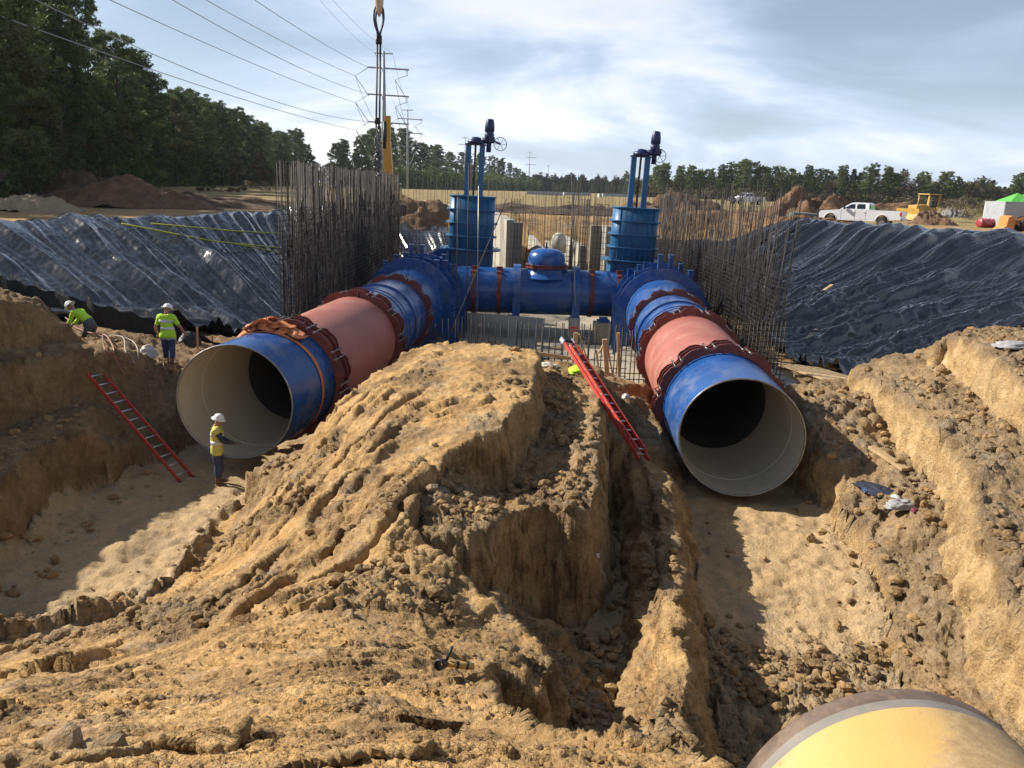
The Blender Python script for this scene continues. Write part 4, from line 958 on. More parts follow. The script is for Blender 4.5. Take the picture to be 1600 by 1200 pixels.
# ================================================================== PLASTIC SHEETING ON THE SLOPES
def liner_mat(name, base, r0, r1, dust, crk=.035):
    t = NT(name)
    n = t.noise(.6, 6, .6, dist=.4); f = t.noise(3.2, 4, .5, dist=1.2); fine = t.noise(11, 3, .5, dist=.8)
    c = t.ramp(n, ((.35, base), (.7, tuple(b * 1.5 for b in base))))
    c = t.mix(t.ramp(t.noise(1.7, 7, .7), ((.58, 0), (.8, dust))), c, (.16, .14, .12))
    h = t.math('ADD', t.math('MULTIPLY', f, 1.0), t.math('MULTIPLY', fine, .35))
    t.set(color=c, rough=t.ramp(f, ((.3, r0), (.7, r1))), spec=.7, coat=1.0, coatrough=.07, normal=t.bump(h, .32, crk)); return t.m
M_LINER = liner_mat('black_plastic_sheet', (.011, .012, .015), .22, .34, .06)
M_LINER_S = liner_mat('shiny_black_sheet', (.010, .011, .014), .16, .28, .05, .085)
M_FENCE = simple('silt_fence_fabric', (.012, .012, .014), .85, var=.3, scale=4, bump=.3, bscale=30)
def arclen(P):
    d = [0.0]
    for a, b in zip(P[:-1], P[1:]): d.append(d[-1] + math.dist(a[:2], b[:2]))
    return d
def resample(P, n):
    d = arclen(P); s = np.linspace(0, d[-1], n); P = np.array(P, float)
    return np.stack([np.interp(s, d, P[:, k]) for k in range(P.shape[1])], -1)
def liner(name, top, bot, nu, nv, label, seed, amp=1.0, mat=None, skew=0.0, crump=0.0, over=.9, shred=0.0):
    T = resample(top, nu); B = resample(bot, nu); v = np.linspace(0, 1, nv)
    # slack sheet: sideways warp so folds wander
    X = T[None, :, 0] + (B - T)[None, :, 0] * v[:, None]; Y = T[None, :, 1] + (B - T)[None, :, 1] * v[:, None]
    L = np.linalg.norm(B - T, axis=1)[None, :] * v[:, None]
    S = np.array([0] + list(np.cumsum(np.hypot(*(np.diff((T + B) / 2, axis=0).T)))))[None, :] + 0 * L
    Z = height(X, Y)[0]
    U = S + skew * L + .6 * fbm2(S * .16, L * .10, 2, seed) + .10 * fbm2(S * .7, L * .35, 2, seed + 3)
    def ridge(q): return np.abs(q) * 3.4
    a1 = ridge(fbm2(U * .42, L * .02, 1, seed + 5)) * .38
    a2 = ridge(fbm2(U * 1.25, L * .035, 1, seed + 7)) * .20
    a3 = ridge(fbm2(U * 4.2, L * .07, 2, seed + 9)) * .065
    a4 = ridge(fbm2(U * 9.5, L * .4, 2, seed + 11)) * .014
    env = .45 + .65 * sstep(0, .22, v)[:, None]
    tq = .45 + .9 * np.clip(.5 + 1.4 * fbm2(S * .13, L * .12, 3, seed + 40), 0, 1); t2 = .3 + 1.2 * np.clip(.5 + 1.6 * fbm2(S * .3, L * .2, 3, seed + 42), 0, 1)
    D = (a1 * tq + a2 * t2 + a3 * (1.6 - t2 * .6) * .7 - .12) * amp * env
    if crump:
        cm = sstep(.25, .8, v)[:, None] * crump
        q1, q2, _ = worley2(S * .9 + .7 * pn2(S * .7, L * .7, 3), L * .55 + .7 * pn2(S * .7, L * .7, 8), 5); q3, q4, _ = worley2(S * 2.6 + .5 * pn2(S * 2, L * 2, 3), L * 1.5, 6)
        D += cm * (.26 * (q2 - q1) + .12 * (q4 - q3) + .05 * fbm2(S * 3, L * 3, 3, seed + 20))
    V = np.stack([X, Y, Z + .09 + np.maximum(D, -.06)], -1)
    Fq = gridfaces(nv, nu)
    if shred:   # slits where the soil shows
        q = fbm2(S * .35, L * .12, 2, seed + 30); k = (q > .36 / shred).ravel(); Fq = Fq[~k[Fq].any(1)]
    me_ = npmesh(name, V.reshape(-1, 3), Fq, mat or M_LINER); o = link(name, me_); tag(o, label, 'plastic sheet', 'black plastic sheets on the slopes'); return o
liner('plastic_sheet', [(-27.5, 12), (-24.6, 20), (-21.9, 32), (-15.8, 52), (-14.3, 64)], [(-19.0, 23.0), (-16.6, 26.2), (-13.2, 27.2), (-10.3, 31), (-10.0, 58)], 820, 230,
      'black plastic sheet with long folds covering the left slope below the trees', 3, 1.0, skew=.5)
liner('plastic_sheet', [(23.4, 65.5), (28.2, 56), (32, 48), (35.6, 40), (35.6, 29), (27, 18)], [(12.4, 59), (13.4, 48), (12.9, 36), (13.2, 30.5), (15.2, 25.2), (20, 19)], 900, 300,
      'shiny black plastic sheet with diagonal folds over the big right slope', 9, 1.5, M_LINER_S, skew=-.15, crump=1.1)
liner('plastic_sheet', [(7, 66.5), (15, 67), (23.4, 65.5)], [(5.5, 58.6), (11, 58.6), (12.4, 59)], 260, 110,
      'crumpled black plastic sheet in the far corner behind the right valve', 15, 1.2, M_LINER_S, skew=.2, crump=1.5)
liner('plastic_sheet', [(-14.3, 64), (-9, 67), (-1, 67.5)], [(-10.0, 58), (-7.5, 58.5), (-3.4, 59)], 220, 100,
      'bright crumpled plastic sheet behind the left cage beside the left valve', 21, 1.1, M_LINER_S, skew=-.2, crump=1.6)
# silt fence along the foot of the left sheet
fp = [aty(-60, 415, 28.0), aty(0, 432, 27.4), aty(87, 458, 26.8), aty(140, 472, 26.4), aty(177, 482, 26.2), aty(233, 497, 26.0), aty(290, 516, 26.0), aty(345, 536, 26.2)]
root = empty('silt_fence', (fp[3][0], fp[3][1], fp[3][2] - .8), 'sagging black silt fence at the foot of the left plastic sheet', 'fence')
Pp = resample([(p[0], p[1], p[2]) for p in fp], 150); V = []
for i, p in enumerate(Pp):
    for k in range(10):
        f = k / 9; s_ = .10 * pn2(i * .11, f * 1.5, 3) + .03 * pn2(i * .6, f * 4, 5)
        V.append((p[0] + s_ * .3, p[1] + s_, p[2] + .04 * math.sin(i * .55) - f * 1.15))
Fc = [(i * 10 + k, i * 10 + k + 1, (i + 1) * 10 + k + 1, (i + 1) * 10 + k) for i in range(149) for k in range(9)]
o = link('fabric', npmesh('fabric', V, Fc, M_FENCE)); _reparent(o, root)
for i in range(0, 150, 16):
    p = Pp[i]; mb = MB(); mb.beam((p[0], p[1] + .12, p[2] - 1.4), (p[0] + .03, p[1] + .12, p[2] + .12), .04, .04, (0, 1, 0)); _reparent(mb.build('post', M_WOOD), root)
# yellow straps holding the left sheet
M_STRAP = simple('yellow_strap', (.55, .56, .05), .6)
def on_sheet(px, py, Y, dz=.24):
    p = aty(px, py, Y); return Vector((p[0], p[1], float(height(np.array([p[0]]), np.array([p[1]]))[0][0]) + dz))
def march(px, py, lift=.25, y0=20, y1=90):
    """the spot where the sight line meets the ground"""
    Ys = np.linspace(y0, y1, 900); P3 = np.array([aty(px, py, y) for y in Ys]); g = (height(P3[:, 0], P3[:, 1])[0] if y1 > 41 else np.array([ground_z(a_, b_) for a_, b_ in P3[:, :2]])) + lift
    k = np.argmax(P3[:, 2] < g); p = P3[k]; return Vector((p[0], p[1], g[k]))
for i, L_ in enumerate((((190, 350), (250, 362), (330, 377), (438, 388)), ((236, 350), (300, 356), (365, 362), (438, 366)), ((345, 378), (390, 386), (438, 396)))):
    mb = MB(); pts = [march(*q, .62) for q in L_]
    pts = [Vector(p) for p in resample([tuple(p) for p in pts], 14)]
    mb.tube(pts, .035, 4); o = mb.build('strap', M_STRAP); tag(o, ('long yellow strap lying across the left plastic sheet, lowest of three', 'short upper yellow strap near the crest of the left plastic sheet', 'yellow strap end beside the left rebar cage')[i], 'strap', 'yellow straps on the left sheet')
# ================================================================== TREES, BUSHES
def leaf_mat(name, lo, hi, tr=.25):
    t = NT(name); oi = t.node('ShaderNodeObjectInfo'); n = t.noise(.55, 4, .6)
    f = t.math('ADD', t.math('MULTIPLY', n, .8), t.math('MULTIPLY', oi.outputs['Random'], .3))
    c = t.ramp(f, ((.35, lo), (.8, hi)))
    t.set(color=c, rough=.65, spec=.25)
    tl = t.node('ShaderNodeBsdfTranslucent'); t.l.new(c, tl.inputs[0]); mx = t.node('ShaderNodeMixShader'); mx.inputs[0].default_value = tr
    t.l.new(t.b.outputs[0], mx.inputs[1]); t.l.new(tl.outputs[0], mx.inputs[2]); t.l.new(mx.outputs[0], t.out.inputs['Surface']); return t.m
M_PINE = leaf_mat('pine_needles', (.045, .078, .022), (.175, .225, .07))
M_OAK = leaf_mat('dull_leaves', (.045, .060, .022), (.13, .125, .05))
M_DRY = leaf_mat('dry_twigs', (.10, .075, .05), (.20, .16, .115))
M_RUSTL = leaf_mat('rusty_leaves', (.07, .035, .018), (.16, .085, .04))
M_BARK = simple('pine_bark', (.085, .062, .048), .9, var=.35, scale=2)
M_GRASSB = leaf_mat('dry_brush', (.12, .10, .05), (.26, .22, .12))
def cards(C, Rm, n, size, rng, flat=1.0):
    """n small leaf faces scattered through the clump balls C (k,3) with radii Rm"""
    k = rng.integers(0, len(C), n); d = rng.normal(size=(n, 3)); d /= np.linalg.norm(d, axis=1)[:, None]
    rad = Rm[k] * rng.random(n) ** .45; c = C[k] + d * rad[:, None] * np.array([1, 1, flat])
    a = rng.normal(size=(n, 3)); a /= np.linalg.norm(a, axis=1)[:, None]
    b = np.cross(a, rng.normal(size=(n, 3))); b /= np.linalg.norm(b, axis=1)[:, None] + 1e-9
    s = size * (.55 + .9 * rng.random(n))[:, None]
    V = np.stack([c - a * s, c + b * s * .55, c + a * s * 1.0], 1).reshape(-1, 3)
    return V, np.arange(n * 3).reshape(-1, 3)
def make_tree(name, H, cb, R, kind, seed, ncl, ncard, size, mat, label, cat='pine tree'):
    rng = np.random.default_rng(seed); rn = random.Random(seed)
    root = empty(name, (0, 0, 0), label, cat)
    tr = MB(); lean = rn.uniform(-.03, .03); lean2 = rn.uniform(-.03, .03)
    tp = [(lean * h + .12 * math.sin(h * .4 + seed), lean2 * h, h) for h in np.linspace(-.3, H * .96, 9)]
    tr.tube(tp, [(.016 * H) * (1 - .85 * i / 8) + .02 for i in range(9)], 7)
    C = []; Rm = []
    for i in range(ncl):
        f = rn.random() ** (.8 if kind == 'pine' else .7); h = cb + (H - cb) * f
        prof = (math.sin(min(1, (f * .95 + .12)) * math.pi) ** .55) if kind != 'pine' else (1.0 - .62 * f) * (.55 + .9 * min(f * 3, 1) * .6)
        rad = R * prof * rn.uniform(.35, 1.05); a = rn.uniform(0, 2 * math.pi)
        bx = (lean * h, lean2 * h); p = (bx[0] + math.cos(a) * rad, bx[1] + math.sin(a) * rad, h + rn.uniform(-.3, .3))
        C.append(p); Rm.append(rn.uniform(.55, 1.15) * R * (.20 if kind == 'pine' else .26))
        if i % 2 == 0: tr.tube([(bx[0], bx[1], h - rad * .35), ((bx[0] + p[0]) / 2, (bx[1] + p[1]) / 2, h - .2), p], [.055, .04, .015], 4, caps=False)
    if kind == 'pine':   # a few dead stubs low on the stem
        for i in range(5):
            h = rn.uniform(cb * .4, cb); a = rn.uniform(0, 6.3); tr.tube([(lean * h, lean2 * h, h), (math.cos(a) * 1.2, math.sin(a) * 1.2, h + .3)], .03, 3, caps=False)
    C.append((lean * H, lean2 * H, H - .5)); Rm.append(R * .2)
    tr.build('trunk', M_BARK, root)
    V, Fc = cards(np.array(C), np.array(Rm), ncard, size, rng, .62)
    link('crown', npmesh('crown', V, Fc, mat, False), root)
    return root
protos = {'pine': [], 'oak': [], 'dry': []}
for s in range(6): protos['pine'].append(make_tree('pine_tree', 20, 20 * (.12, .28, .08, .36, .18, .1)[s], 3.9 + .3 * (s % 3), 'pine', 10 + s, 100 + 6 * s, 11500, .25, M_PINE, 'tree'))
for s in range(3): protos['oak'].append(make_tree('broadleaf_tree', 14, 1.2, 4.2, 'oak', 30 + s, 46, 7500, .25, M_OAK, 'tree', 'tree'))
for s in range(2): protos['dry'].append(make_tree('bare_tree', 13, 1.5, 3.8, 'oak', 40 + s, 46, 5200, .18, M_DRY, 'tree', 'tree'))
protos['rust'] = [make_tree('broadleaf_tree', 13, 3, 3.4, 'oak', 50, 34, 2600, .28, M_RUSTL, 'tree', 'tree')]
_all = [p for L_ in protos.values() for p in L_]; _used = set()
def copy_thing(root, loc, rz, sc, label, group):
    if root not in _used: _used.add(root); r = root
    else:
        r = root.copy(); COL.objects.link(r)
        for ch in root.children:
            c = ch.copy(); COL.objects.link(c); c.parent = r
            for g in ch.children: d = g.copy(); COL.objects.link(d); d.parent = c
    r.location = loc; r.rotation_euler = (0, 0, rz); r.scale = (sc[0], sc[0], sc[1]); r['label'] = label; r['group'] = group; return r
rt = random.Random(5)
def gz(x, y): return float(height(np.array([float(x)]), np.array([float(y)]))[0][0])
def forest(kind_w, x, y, Ht, label, group):
    k = rt.choices(list(kind_w.keys()), list(kind_w.values()))[0]; p = rt.choice(protos[k]); h0 = {'pine': 20, 'oak': 14, 'dry': 13, 'rust': 13}[k]
    lb = label.replace('KIND', {'pine': 'tall dark green pine', 'oak': 'dull green broadleaf tree', 'dry': 'bare grey-brown tree', 'rust': 'rust-leaved tree'}[k])
    if k != 'pine': Ht = min(Ht, 15) * rt.uniform(.75, 1)
    copy_thing(p, (x, y, gz(x, y) - .2), rt.uniform(0, 6.28), (Ht / h0 * rt.uniform(.85, 1.2), Ht / h0), lb, group)
# left forest edge: follows the photograph's outline, several rows deep
EDGE = [(-36, 52), (-45, 72), (-49, 88), (-52, 104), (-57, 125), (-62, 150), (-66, 180), (-70, 215), (-76, 260), (-84, 330)]
EH = [24, 24, 23.5, 23, 21.5, 19.5, 20, 20.5, 20.5, 21]
ed = arclen(EDGE); tot = ed[-1]
for row in range(4):
    s = 0.0 if row else 2
    while s < tot:
        f = s / tot; xx = np.interp(s, ed, [e[0] for e in EDGE]); yy = np.interp(s, ed, [e[1] for e in EDGE]); hh = np.interp(s, ed, EH)
        x = xx - row * 6.5 + rt.uniform(-2.2, 2.2); y = yy + rt.uniform(-2.5, 2.5)
        w = {'pine': 8, 'oak': 2.6, 'rust': .12} if row < 2 else {'pine': 1}
        forest(w, x, y, hh * rt.uniform(.82, 1.04) * (1 if row else .9), 'KIND in the dense wood beyond the left slope', 'trees of the left wood')
        s += (5.0 + row * 1.2) * (1 + f * 1.1)
# low understory along that edge
for i in range(34):
    s = rt.uniform(0, tot * .8); x = np.interp(s, ed, [e[0] for e in EDGE]) + rt.uniform(0, 4); y = np.interp(s, ed, [e[1] for e in EDGE])
    forest({'oak': 2, 'dry': 1, 'rust': .2}, x, y, rt.uniform(5, 9), 'KIND, low, in the undergrowth edging the left wood', 'low trees edging the left wood')
# grove behind the poles
for i in range(46):
    f = i / 45; px = 525 + 300 * f; Y = 300 + 330 * f ** 1.3 + rt.uniform(-12, 12); p = aty(px + rt.uniform(-6, 6), 290, Y)
    top = np.interp(px, [525, 545, 565, 585, 620, 650, 700, 730, 765, 790, 825], [212, 220, 214, 200, 196, 218, 232, 240, 240, 252, 276])
    Hh = float(aty(px, top, Y)[2]) - gz(p[0], Y)
    forest({'pine': 6, 'oak': 1.2}, p[0], Y, max(Hh, 6) * rt.uniform(.9, 1.03), 'KIND in the grove behind the power poles', 'trees of the middle grove')
for i in range(30):
    f = i / 29; px = 835 + 175 * f; Y = 640 + rt.uniform(-60, 60); p = aty(px, 290, Y); Hh = float(aty(px, 284 + rt.uniform(-6, 4) + 4 * f, Y)[2]) - gz(p[0], Y)
    forest({'pine': 2, 'oak': 1, 'dry': 1.3}, p[0], Y, max(Hh, 7), 'KIND in the far hazy treeline at the centre', 'trees of the far treeline')
for row in range(3):
    for i in range(40):
        f = (i + rt.uniform(-.4, .4)) / 39; px = 1008 + 660 * f; Y = 345 - 60 * f + row * 16; p = aty(px, 300, Y)
        top = np.interp(px, [1000, 1030, 1100, 1170, 1250, 1300, 1380, 1440, 1480, 1560, 1600, 1660], [276, 256, 262, 252, 262, 262, 258, 272, 268, 280, 272, 270]) + rt.uniform(-5, 9)
        Hh = float(aty(px, top, Y)[2]) - gz(p[0], Y)
        w = {'pine': 6, 'oak': 2} if px < 1280 else {'pine': 2.4, 'oak': 2.5, 'dry': 2.2}
        forest(w, p[0], Y, max(Hh, 8), 'KIND in the wood beyond the parked truck and dozer', 'trees of the right wood')
for L_ in _all:
    if L_ not in _used:
        for ch in L_.children: bpy.data.objects.remove(ch)
        bpy.data.objects.remove(L_)
# labels: what stands next to each tree in view
def _proj(p):
    v = np.array(p) - CAMP; w = v @ _F; return 800 + FPX * (v @ _R) / w, 600 - FPX * (v @ _U) / w
ORD = 'first second third fourth fifth sixth seventh eighth ninth tenth eleventh twelfth thirteenth fourteenth fifteenth sixteenth seventeenth eighteenth nineteenth twentieth'.split()
MARKS = {'trees of the left wood': ((60, 'above the pale sand piles'), (130, 'beside the pine with the bare visible trunk'), (215, 'behind the long brown dirt heap'), (300, 'behind the pale rounded bush'), (380, 'where the lowest cables cross the tree tops'), (450, 'just left of the rebar cage'), (9999, 'at the receding far end behind the rebar cage')),
         'low trees edging the left wood': ((130, 'above the pale sand piles'), (260, 'behind the long brown dirt heap'), (400, 'right of the pale rounded bush'), (9999, 'near the left rebar cage')),
         'trees of the middle grove': ((560, 'left of the crane sling'), (620, 'behind the tallest power pole'), (700, 'between second and third power poles'), (760, 'behind the left valve tower'), (9999, 'right of the left valve tower')),
         'trees of the far treeline': ((880, 'left of the tiny poles'), (9999, 'left of the right valve tower')),
         'trees of the right wood': ((1060, 'beside the right valve tower'), (1180, 'above the distant pickup'), (1270, 'above the tall brown dirt heap'), (1345, 'above the truck cab'), (1420, 'above the truck bed'), (1490, 'above the yellow bulldozer'), (1550, 'above the red tank'), (9999, 'above the green canopies'))}
_grp = {}
for o in COL.objects:
    if o.get('group') in MARKS and o.get('category'):
        px_, _ = _proj(o.location); mk = next(m for lim, m in MARKS[o['group']] if px_ < lim)
        lw = 'low ' if o['group'].startswith('low') else ''
        kd = lw + 'broadleaf tree' if 'dull' in o['label'] else lw + ('bare grey tree' if 'bare' in o['label'] else ('rust-leaved tree' if 'rust' in o['label'] else 'dark pine'))
        _grp.setdefault((o['group'], mk, kd), []).append((math.hypot(o.location.x, o.location.y), px_, o))
for (g_, mk, kd), L_ in _grp.items():
    L_.sort(key=lambda a: a[0]); fr = sorted(L_[:max(1, min(5, len(L_)))], key=lambda a: a[1])
    for k, (_, _, o) in enumerate(fr):
        o['label'] = ('only near %s %s' % (kd, mk)) if len(fr) == 1 and len(L_) == 1 else 'front-row %s %s, %s from the left' % (kd, mk, ORD[k])
    for _, _, o in L_[len(fr):]: o['label'] = '%s in the rows behind, %s' % (kd, mk)
# bushes
def bush(px, py, w, h, label, mat=M_GRASSB, seed=1, name='bush', n=1500):
    p = march(px, py, 0.0, 30, 300); rng = np.random.default_rng(seed); rn = random.Random(seed)
    root = empty(name, p, label, 'bush')
    C = np.array([(rn.uniform(-w / 2, w / 2) * .8, rn.uniform(-w / 3, w / 3), rn.uniform(.1, h * .75)) for _ in range(14)]); V, Fc = cards(C, np.full(14, h * .36), n, .13, rng, .8)
    link('foliage', npmesh('foliage', V, Fc, mat, False), root)
    mb = MB()
    for k in range(9): a = rn.uniform(0, 6.28); mb.tube([(0, 0, 0), (math.cos(a) * w * .2, math.sin(a) * w * .2, h * .5), (math.cos(a) * w * .38, math.sin(a) * w * .3, h * .85)], .03, 3, caps=False)
    o = mb.build('stems', M_BARK, root); o['kind'] = 'stuff'; return root
bush(266, 291, 3.6, 2.2, 'pale rounded dry bush beside the brown dirt heap', seed=1)
bush(235, 284, 3, 1.4, 'small dark scrub left of the pale rounded bush', M_OAK, 2)
bush(410, 297, 9, 1.6, 'low yellowish brush beside the left rebar cage', seed=3)
bush(345, 300, 8, .9, 'thin low brush right of the dirt heap', seed=4)
bush(140, 279, 7, 3.4, 'grey-brown scrub growing on top of the dirt heap', M_DRY, 5)
bush(1515, 343, 6, 2.4, 'dry tan bush left of the red tank', seed=6)
bush(1495, 335, 5, 2.6, 'grey bare brush behind the rock pile', M_DRY, 7)
bush(40, 300, 14, 3.0, 'dark undergrowth at the far left beneath the trees', M_OAK, 8, n=3000)
bush(90, 297, 12, 2.6, 'dark undergrowth beneath the tree with the visible trunk', M_OAK, 9, n=3000)
# dense undergrowth that nobody could count: one mass per wood
def mass(name, path, width, h0, n, size, mat, label, seed):
    rng = np.random.default_rng(seed); P2 = resample([(a, b) for a, b in path], 400); k = rng.integers(0, 400, n)
    x = P2[k, 0] + rng.uniform(-width, width, n); y = P2[k, 1] + rng.uniform(-2, 2, n) * 1.5
    hm = h0 * (.6 + .9 * np.abs(fbm2(x * .12, y * .12, 2, seed))) * (0.7 + .3 * rng.random(n)); z = height(x, y)[0] + rng.random(n) ** .8 * hm
    c = np.stack([x, y, z], -1); a = rng.normal(size=(n, 3)); a /= np.linalg.norm(a, axis=1)[:, None]; b = np.cross(a, rng.normal(size=(n, 3))); b /= np.linalg.norm(b, axis=1)[:, None] + 1e-9
    s = size * (.5 + rng.random(n))[:, None]; V = np.stack([c - a * s, c + b * s * .6, c + a * s], 1).reshape(-1, 3)
    o = link(name, npmesh(name, V, np.arange(n * 3).reshape(-1, 3), mat, False)); tag(o, label, 'undergrowth', kind='stuff'); return o
mass('undergrowth', [(a - 3, b) for a, b in EDGE], 4, 6.5, 90000, .30, M_PINE, 'dense dark undergrowth filling the foot of the left wood', 61)
mass('undergrowth', [(a - 14, b) for a, b in EDGE], 7, 11, 60000, .5, M_PINE, 'shadowy thicket deep inside the left wood', 62)
gp_ = [tuple(aty(px, 290, Y)[:2]) for px, Y in ((515, 335), (600, 330), (680, 400), (760, 500), (830, 640))]
mass('undergrowth', gp_, 9, 11, 50000, .8, M_PINE, 'dense undergrowth filling the foot of the grove behind the power poles', 63)
gp_ = [tuple(aty(px, 300, Y)[:2]) for px, Y in ((1000, 375), (1150, 360), (1300, 340), (1450, 320), (1680, 310))]
mass('undergrowth', gp_, 8, 11, 70000, .75, M_OAK, 'grey-green brushwood filling the foot of the right wood', 64)
mass('undergrowth', [(a, b - 22) for a, b in gp_], 5, 5, 24000, .6, M_GRASSB, 'low tan brush along the front of the right wood', 65)
gp_ = [tuple(aty(px, 300, 640)[:2]) for px in (830, 920, 1015)]
mass('undergrowth', gp_, 12, 14, 30000, 1.3, M_OAK, 'dim treeline filling the gap at the centre of the horizon', 66)
# ================================================================== POWER LINE
M_POLE = simple('weathered_steel_pole', (.30, .31, .33), .55, metal=.2, var=.1, scale=.3)
M_WIRE = simple('aluminium_cable', (.34, .35, .37), .5, metal=.3)
def px_h(px, py, Y): return float(aty(px, py, Y)[2])
POLES = [(599.5, 80, 180, 30, (107, 149, 192), 1.0, 'nearest and tallest grey power pole with three crossarms'),
         (637, 170, 300, 50, (186, 208, 229), .62, 'second grey power pole, right of the tallest one'),
         (727, 214, 470, 90, (226, 240, 253), .4, 'third power pole, partly hidden by the left valve tower'),
         (828, 237, 650, 110, (246, 257), .3, 'fourth small power pole between the two valve towers'),
         (857, 258, 800, 140, (), .25, 'thin distant power pole right of the fourth'),
         (867, 270, 950, 140, (), .2, 'farthest tiny power pole on the horizon')]
tips = {}
for i, (px, py, Y, D, arms, s_, label) in enumerate(POLES):
    top = Vector(aty(px, py, Y)); g = gz(top.x, Y)
    root = empty('power_pole', (top.x, Y, g), label, 'power pole', 'poles of the power line')
    H = top.z - g; mb = MB(); mb.tube([(0, 0, -.5), (0, 0, H * .5), (0, 0, H)], [.62 * max(s_, .75), .5 * max(s_, .75), .26 * max(s_, .75)], 12); mb.build('shaft', M_POLE, root)
    mb = MB(); mb.beam((-1.9, 0, H - .45), (1.9, 0, H - .45), .2, .22); mb.build('top_arm', M_POLE, root)
    aw = 4.4 if i < 4 else 2.2
    for j, ay in enumerate(arms):
        z = px_h(px, ay, Y) - g
        mb = MB(); mb.beam((-aw * .78, 0, z + .15), (aw * 1.22, 0, z - .1), .26, .30); arm = mb.build('crossarm', M_POLE, root)
        if i < 3:
            for sd in (-1, 1):
                xa = -aw * .78 if sd < 0 else aw * 1.15
                a = Vector((xa, 0, z + (0 if sd < 0 else -1.2))); b = Vector((xa - 2.6, -.2, z - 1.7 - (0 if sd < 0 else .5))); c = Vector((xa + .2 if sd < 0 else xa - .5, 0, z - 5.6))
                mb = MB(); mb.tube([a, b, c], .07, 5); mb.build('insulator_string', simple('insulator', (.18, .19, .2), .4), arm)
                if sd > 0: mb = MB(); mb.tube([(xa, 0, z - .1), (xa, 0, z - 1.4), (xa - .4, 0, z - .1)], .07, 4); mb.build('hanger', M_POLE, arm)
                tips[(i, j, sd, 'd')] = Vector((top.x, Y, g)) + b
            tips[(i, j, -1, 'a')] = Vector((top.x, Y, g)) + Vector((-aw * .78, 0, z + .15))
    tips[(i, 't', -1)] = Vector((top.x - 1.9, Y, g + H - .35)); tips[(i, 't', 1)] = Vector((top.x + 1.9, Y, g + H - .35))
def wire(pts, r, label, near=True):
    """hanging conductor through 3 points (parabola in the parameter)"""
    a, m_, b = [Vector(p) for p in pts]; out = []
    for k in range(41):
        t = k / 40; out.append(a * ((1 - t) * (1 - 2 * t)) + m_ * (4 * t * (1 - t)) + b * (t * (2 * t - 1)))
    mb = MB(); mb.tube(out, r, 5, caps=False); o = mb.build('power_cable', M_WIRE); tag(o, label, 'power cable', 'cables of the power line'); return o
near_w = [((398, 0), (500, 65), (0, -1, 'a'), 104, 'topmost thick power cable running into the upper arm of the nearest pole'),
          ((322, 0), (500, 94), (0, -1, 'd'), 100, 'second power cable from the top on the left'),
          ((270, 0), (500, 120), (1, -1, 'a'), 92, 'third power cable from the top on the left'),
          ((172, 0), (500, 141), (1, -1, 'd'), 86, 'fourth power cable from the top on the left'),
          ((55, 0), (500, 178), (2, -1, 'a'), 74, 'fifth power cable, crossing the tree tops on the left'),
          ((0, 25), (500, 190), (2, -1, 'd'), 68, 'lowest power cable, crossing the dark trees from the left edge')]
for (p0, p1, key, Y0, label) in near_w:
    b = tips[(0,) + key]; a = Vector(aty(p0[0], p0[1], Y0)); pm = p1; 
    # the middle point: on the sight line through pm, in the vertical plane a-b
    d = Vector(ray(*pm)); pl = Vector((b.y - a.y, -(b.x - a.x), 0)); t = (a - Vector(CAMP)).dot(pl) / d.dot(pl); q = Vector(CAMP) + d * t
    # parabola parameter of q along a-b, solve for the true midpoint
    u = (Vector((q.x, q.y)) - Vector((a.x, a.y))).length / (Vector((b.x, b.y)) - Vector((a.x, a.y))).length
    zl = a.z + (b.z - a.z) * u; sag = (q.z - zl) / (4 * u * (1 - u)); m_ = (a + b) / 2; m_.z += sag
    # run on past the frame edge towards the previous pole
    def PT(t): return Vector((a.x + (b.x - a.x) * t, a.y + (b.y - a.y) * t, a.z + (b.z - a.z) * t + sag * 4 * t * (1 - t)))
    mb = MB(); mb.tube([PT(-.45 + 1.45 * k / 44) for k in range(45)], .045, 5, caps=False); o = mb.build('power_cable', M_WIRE); tag(o, label, 'power cable', 'cables of the power line')
for j in range(3):
    for sd in (-1, 1):
        for i in (0, 1):
            a = tips[(i, j, sd, 'd')]; b = tips[(i + 1, j, sd, 'd')]; m_ = (a + b) / 2; m_.z -= 5
            wire((a, m_, b), .05, 'thin cable strung between the %s power poles, %s side, %s arm' % (('first and second', 'second and third')[i], 'left' if sd < 0 else 'right', ('upper', 'middle', 'lower')[j]))
for sd in (-1, 1):
    a = tips[(0, 't', sd)]; b = tips[(1, 't', sd)]; m_ = (a + b) / 2; m_.z -= 3; wire((a, m_, b), .03, 'thin ground wire between the tops of the first and second poles, ' + ('left' if sd < 0 else 'right') + ' tip')
    q = Vector(aty((500 if sd < 0 else 520), (0 if sd < 0 else 0), 120)); wire((q, (a + q) / 2 + Vector((0, 0, -.6)), a), .022, 'faint ground wire rising from the top of the nearest pole, ' + ('left' if sd < 0 else 'right') + ' one')
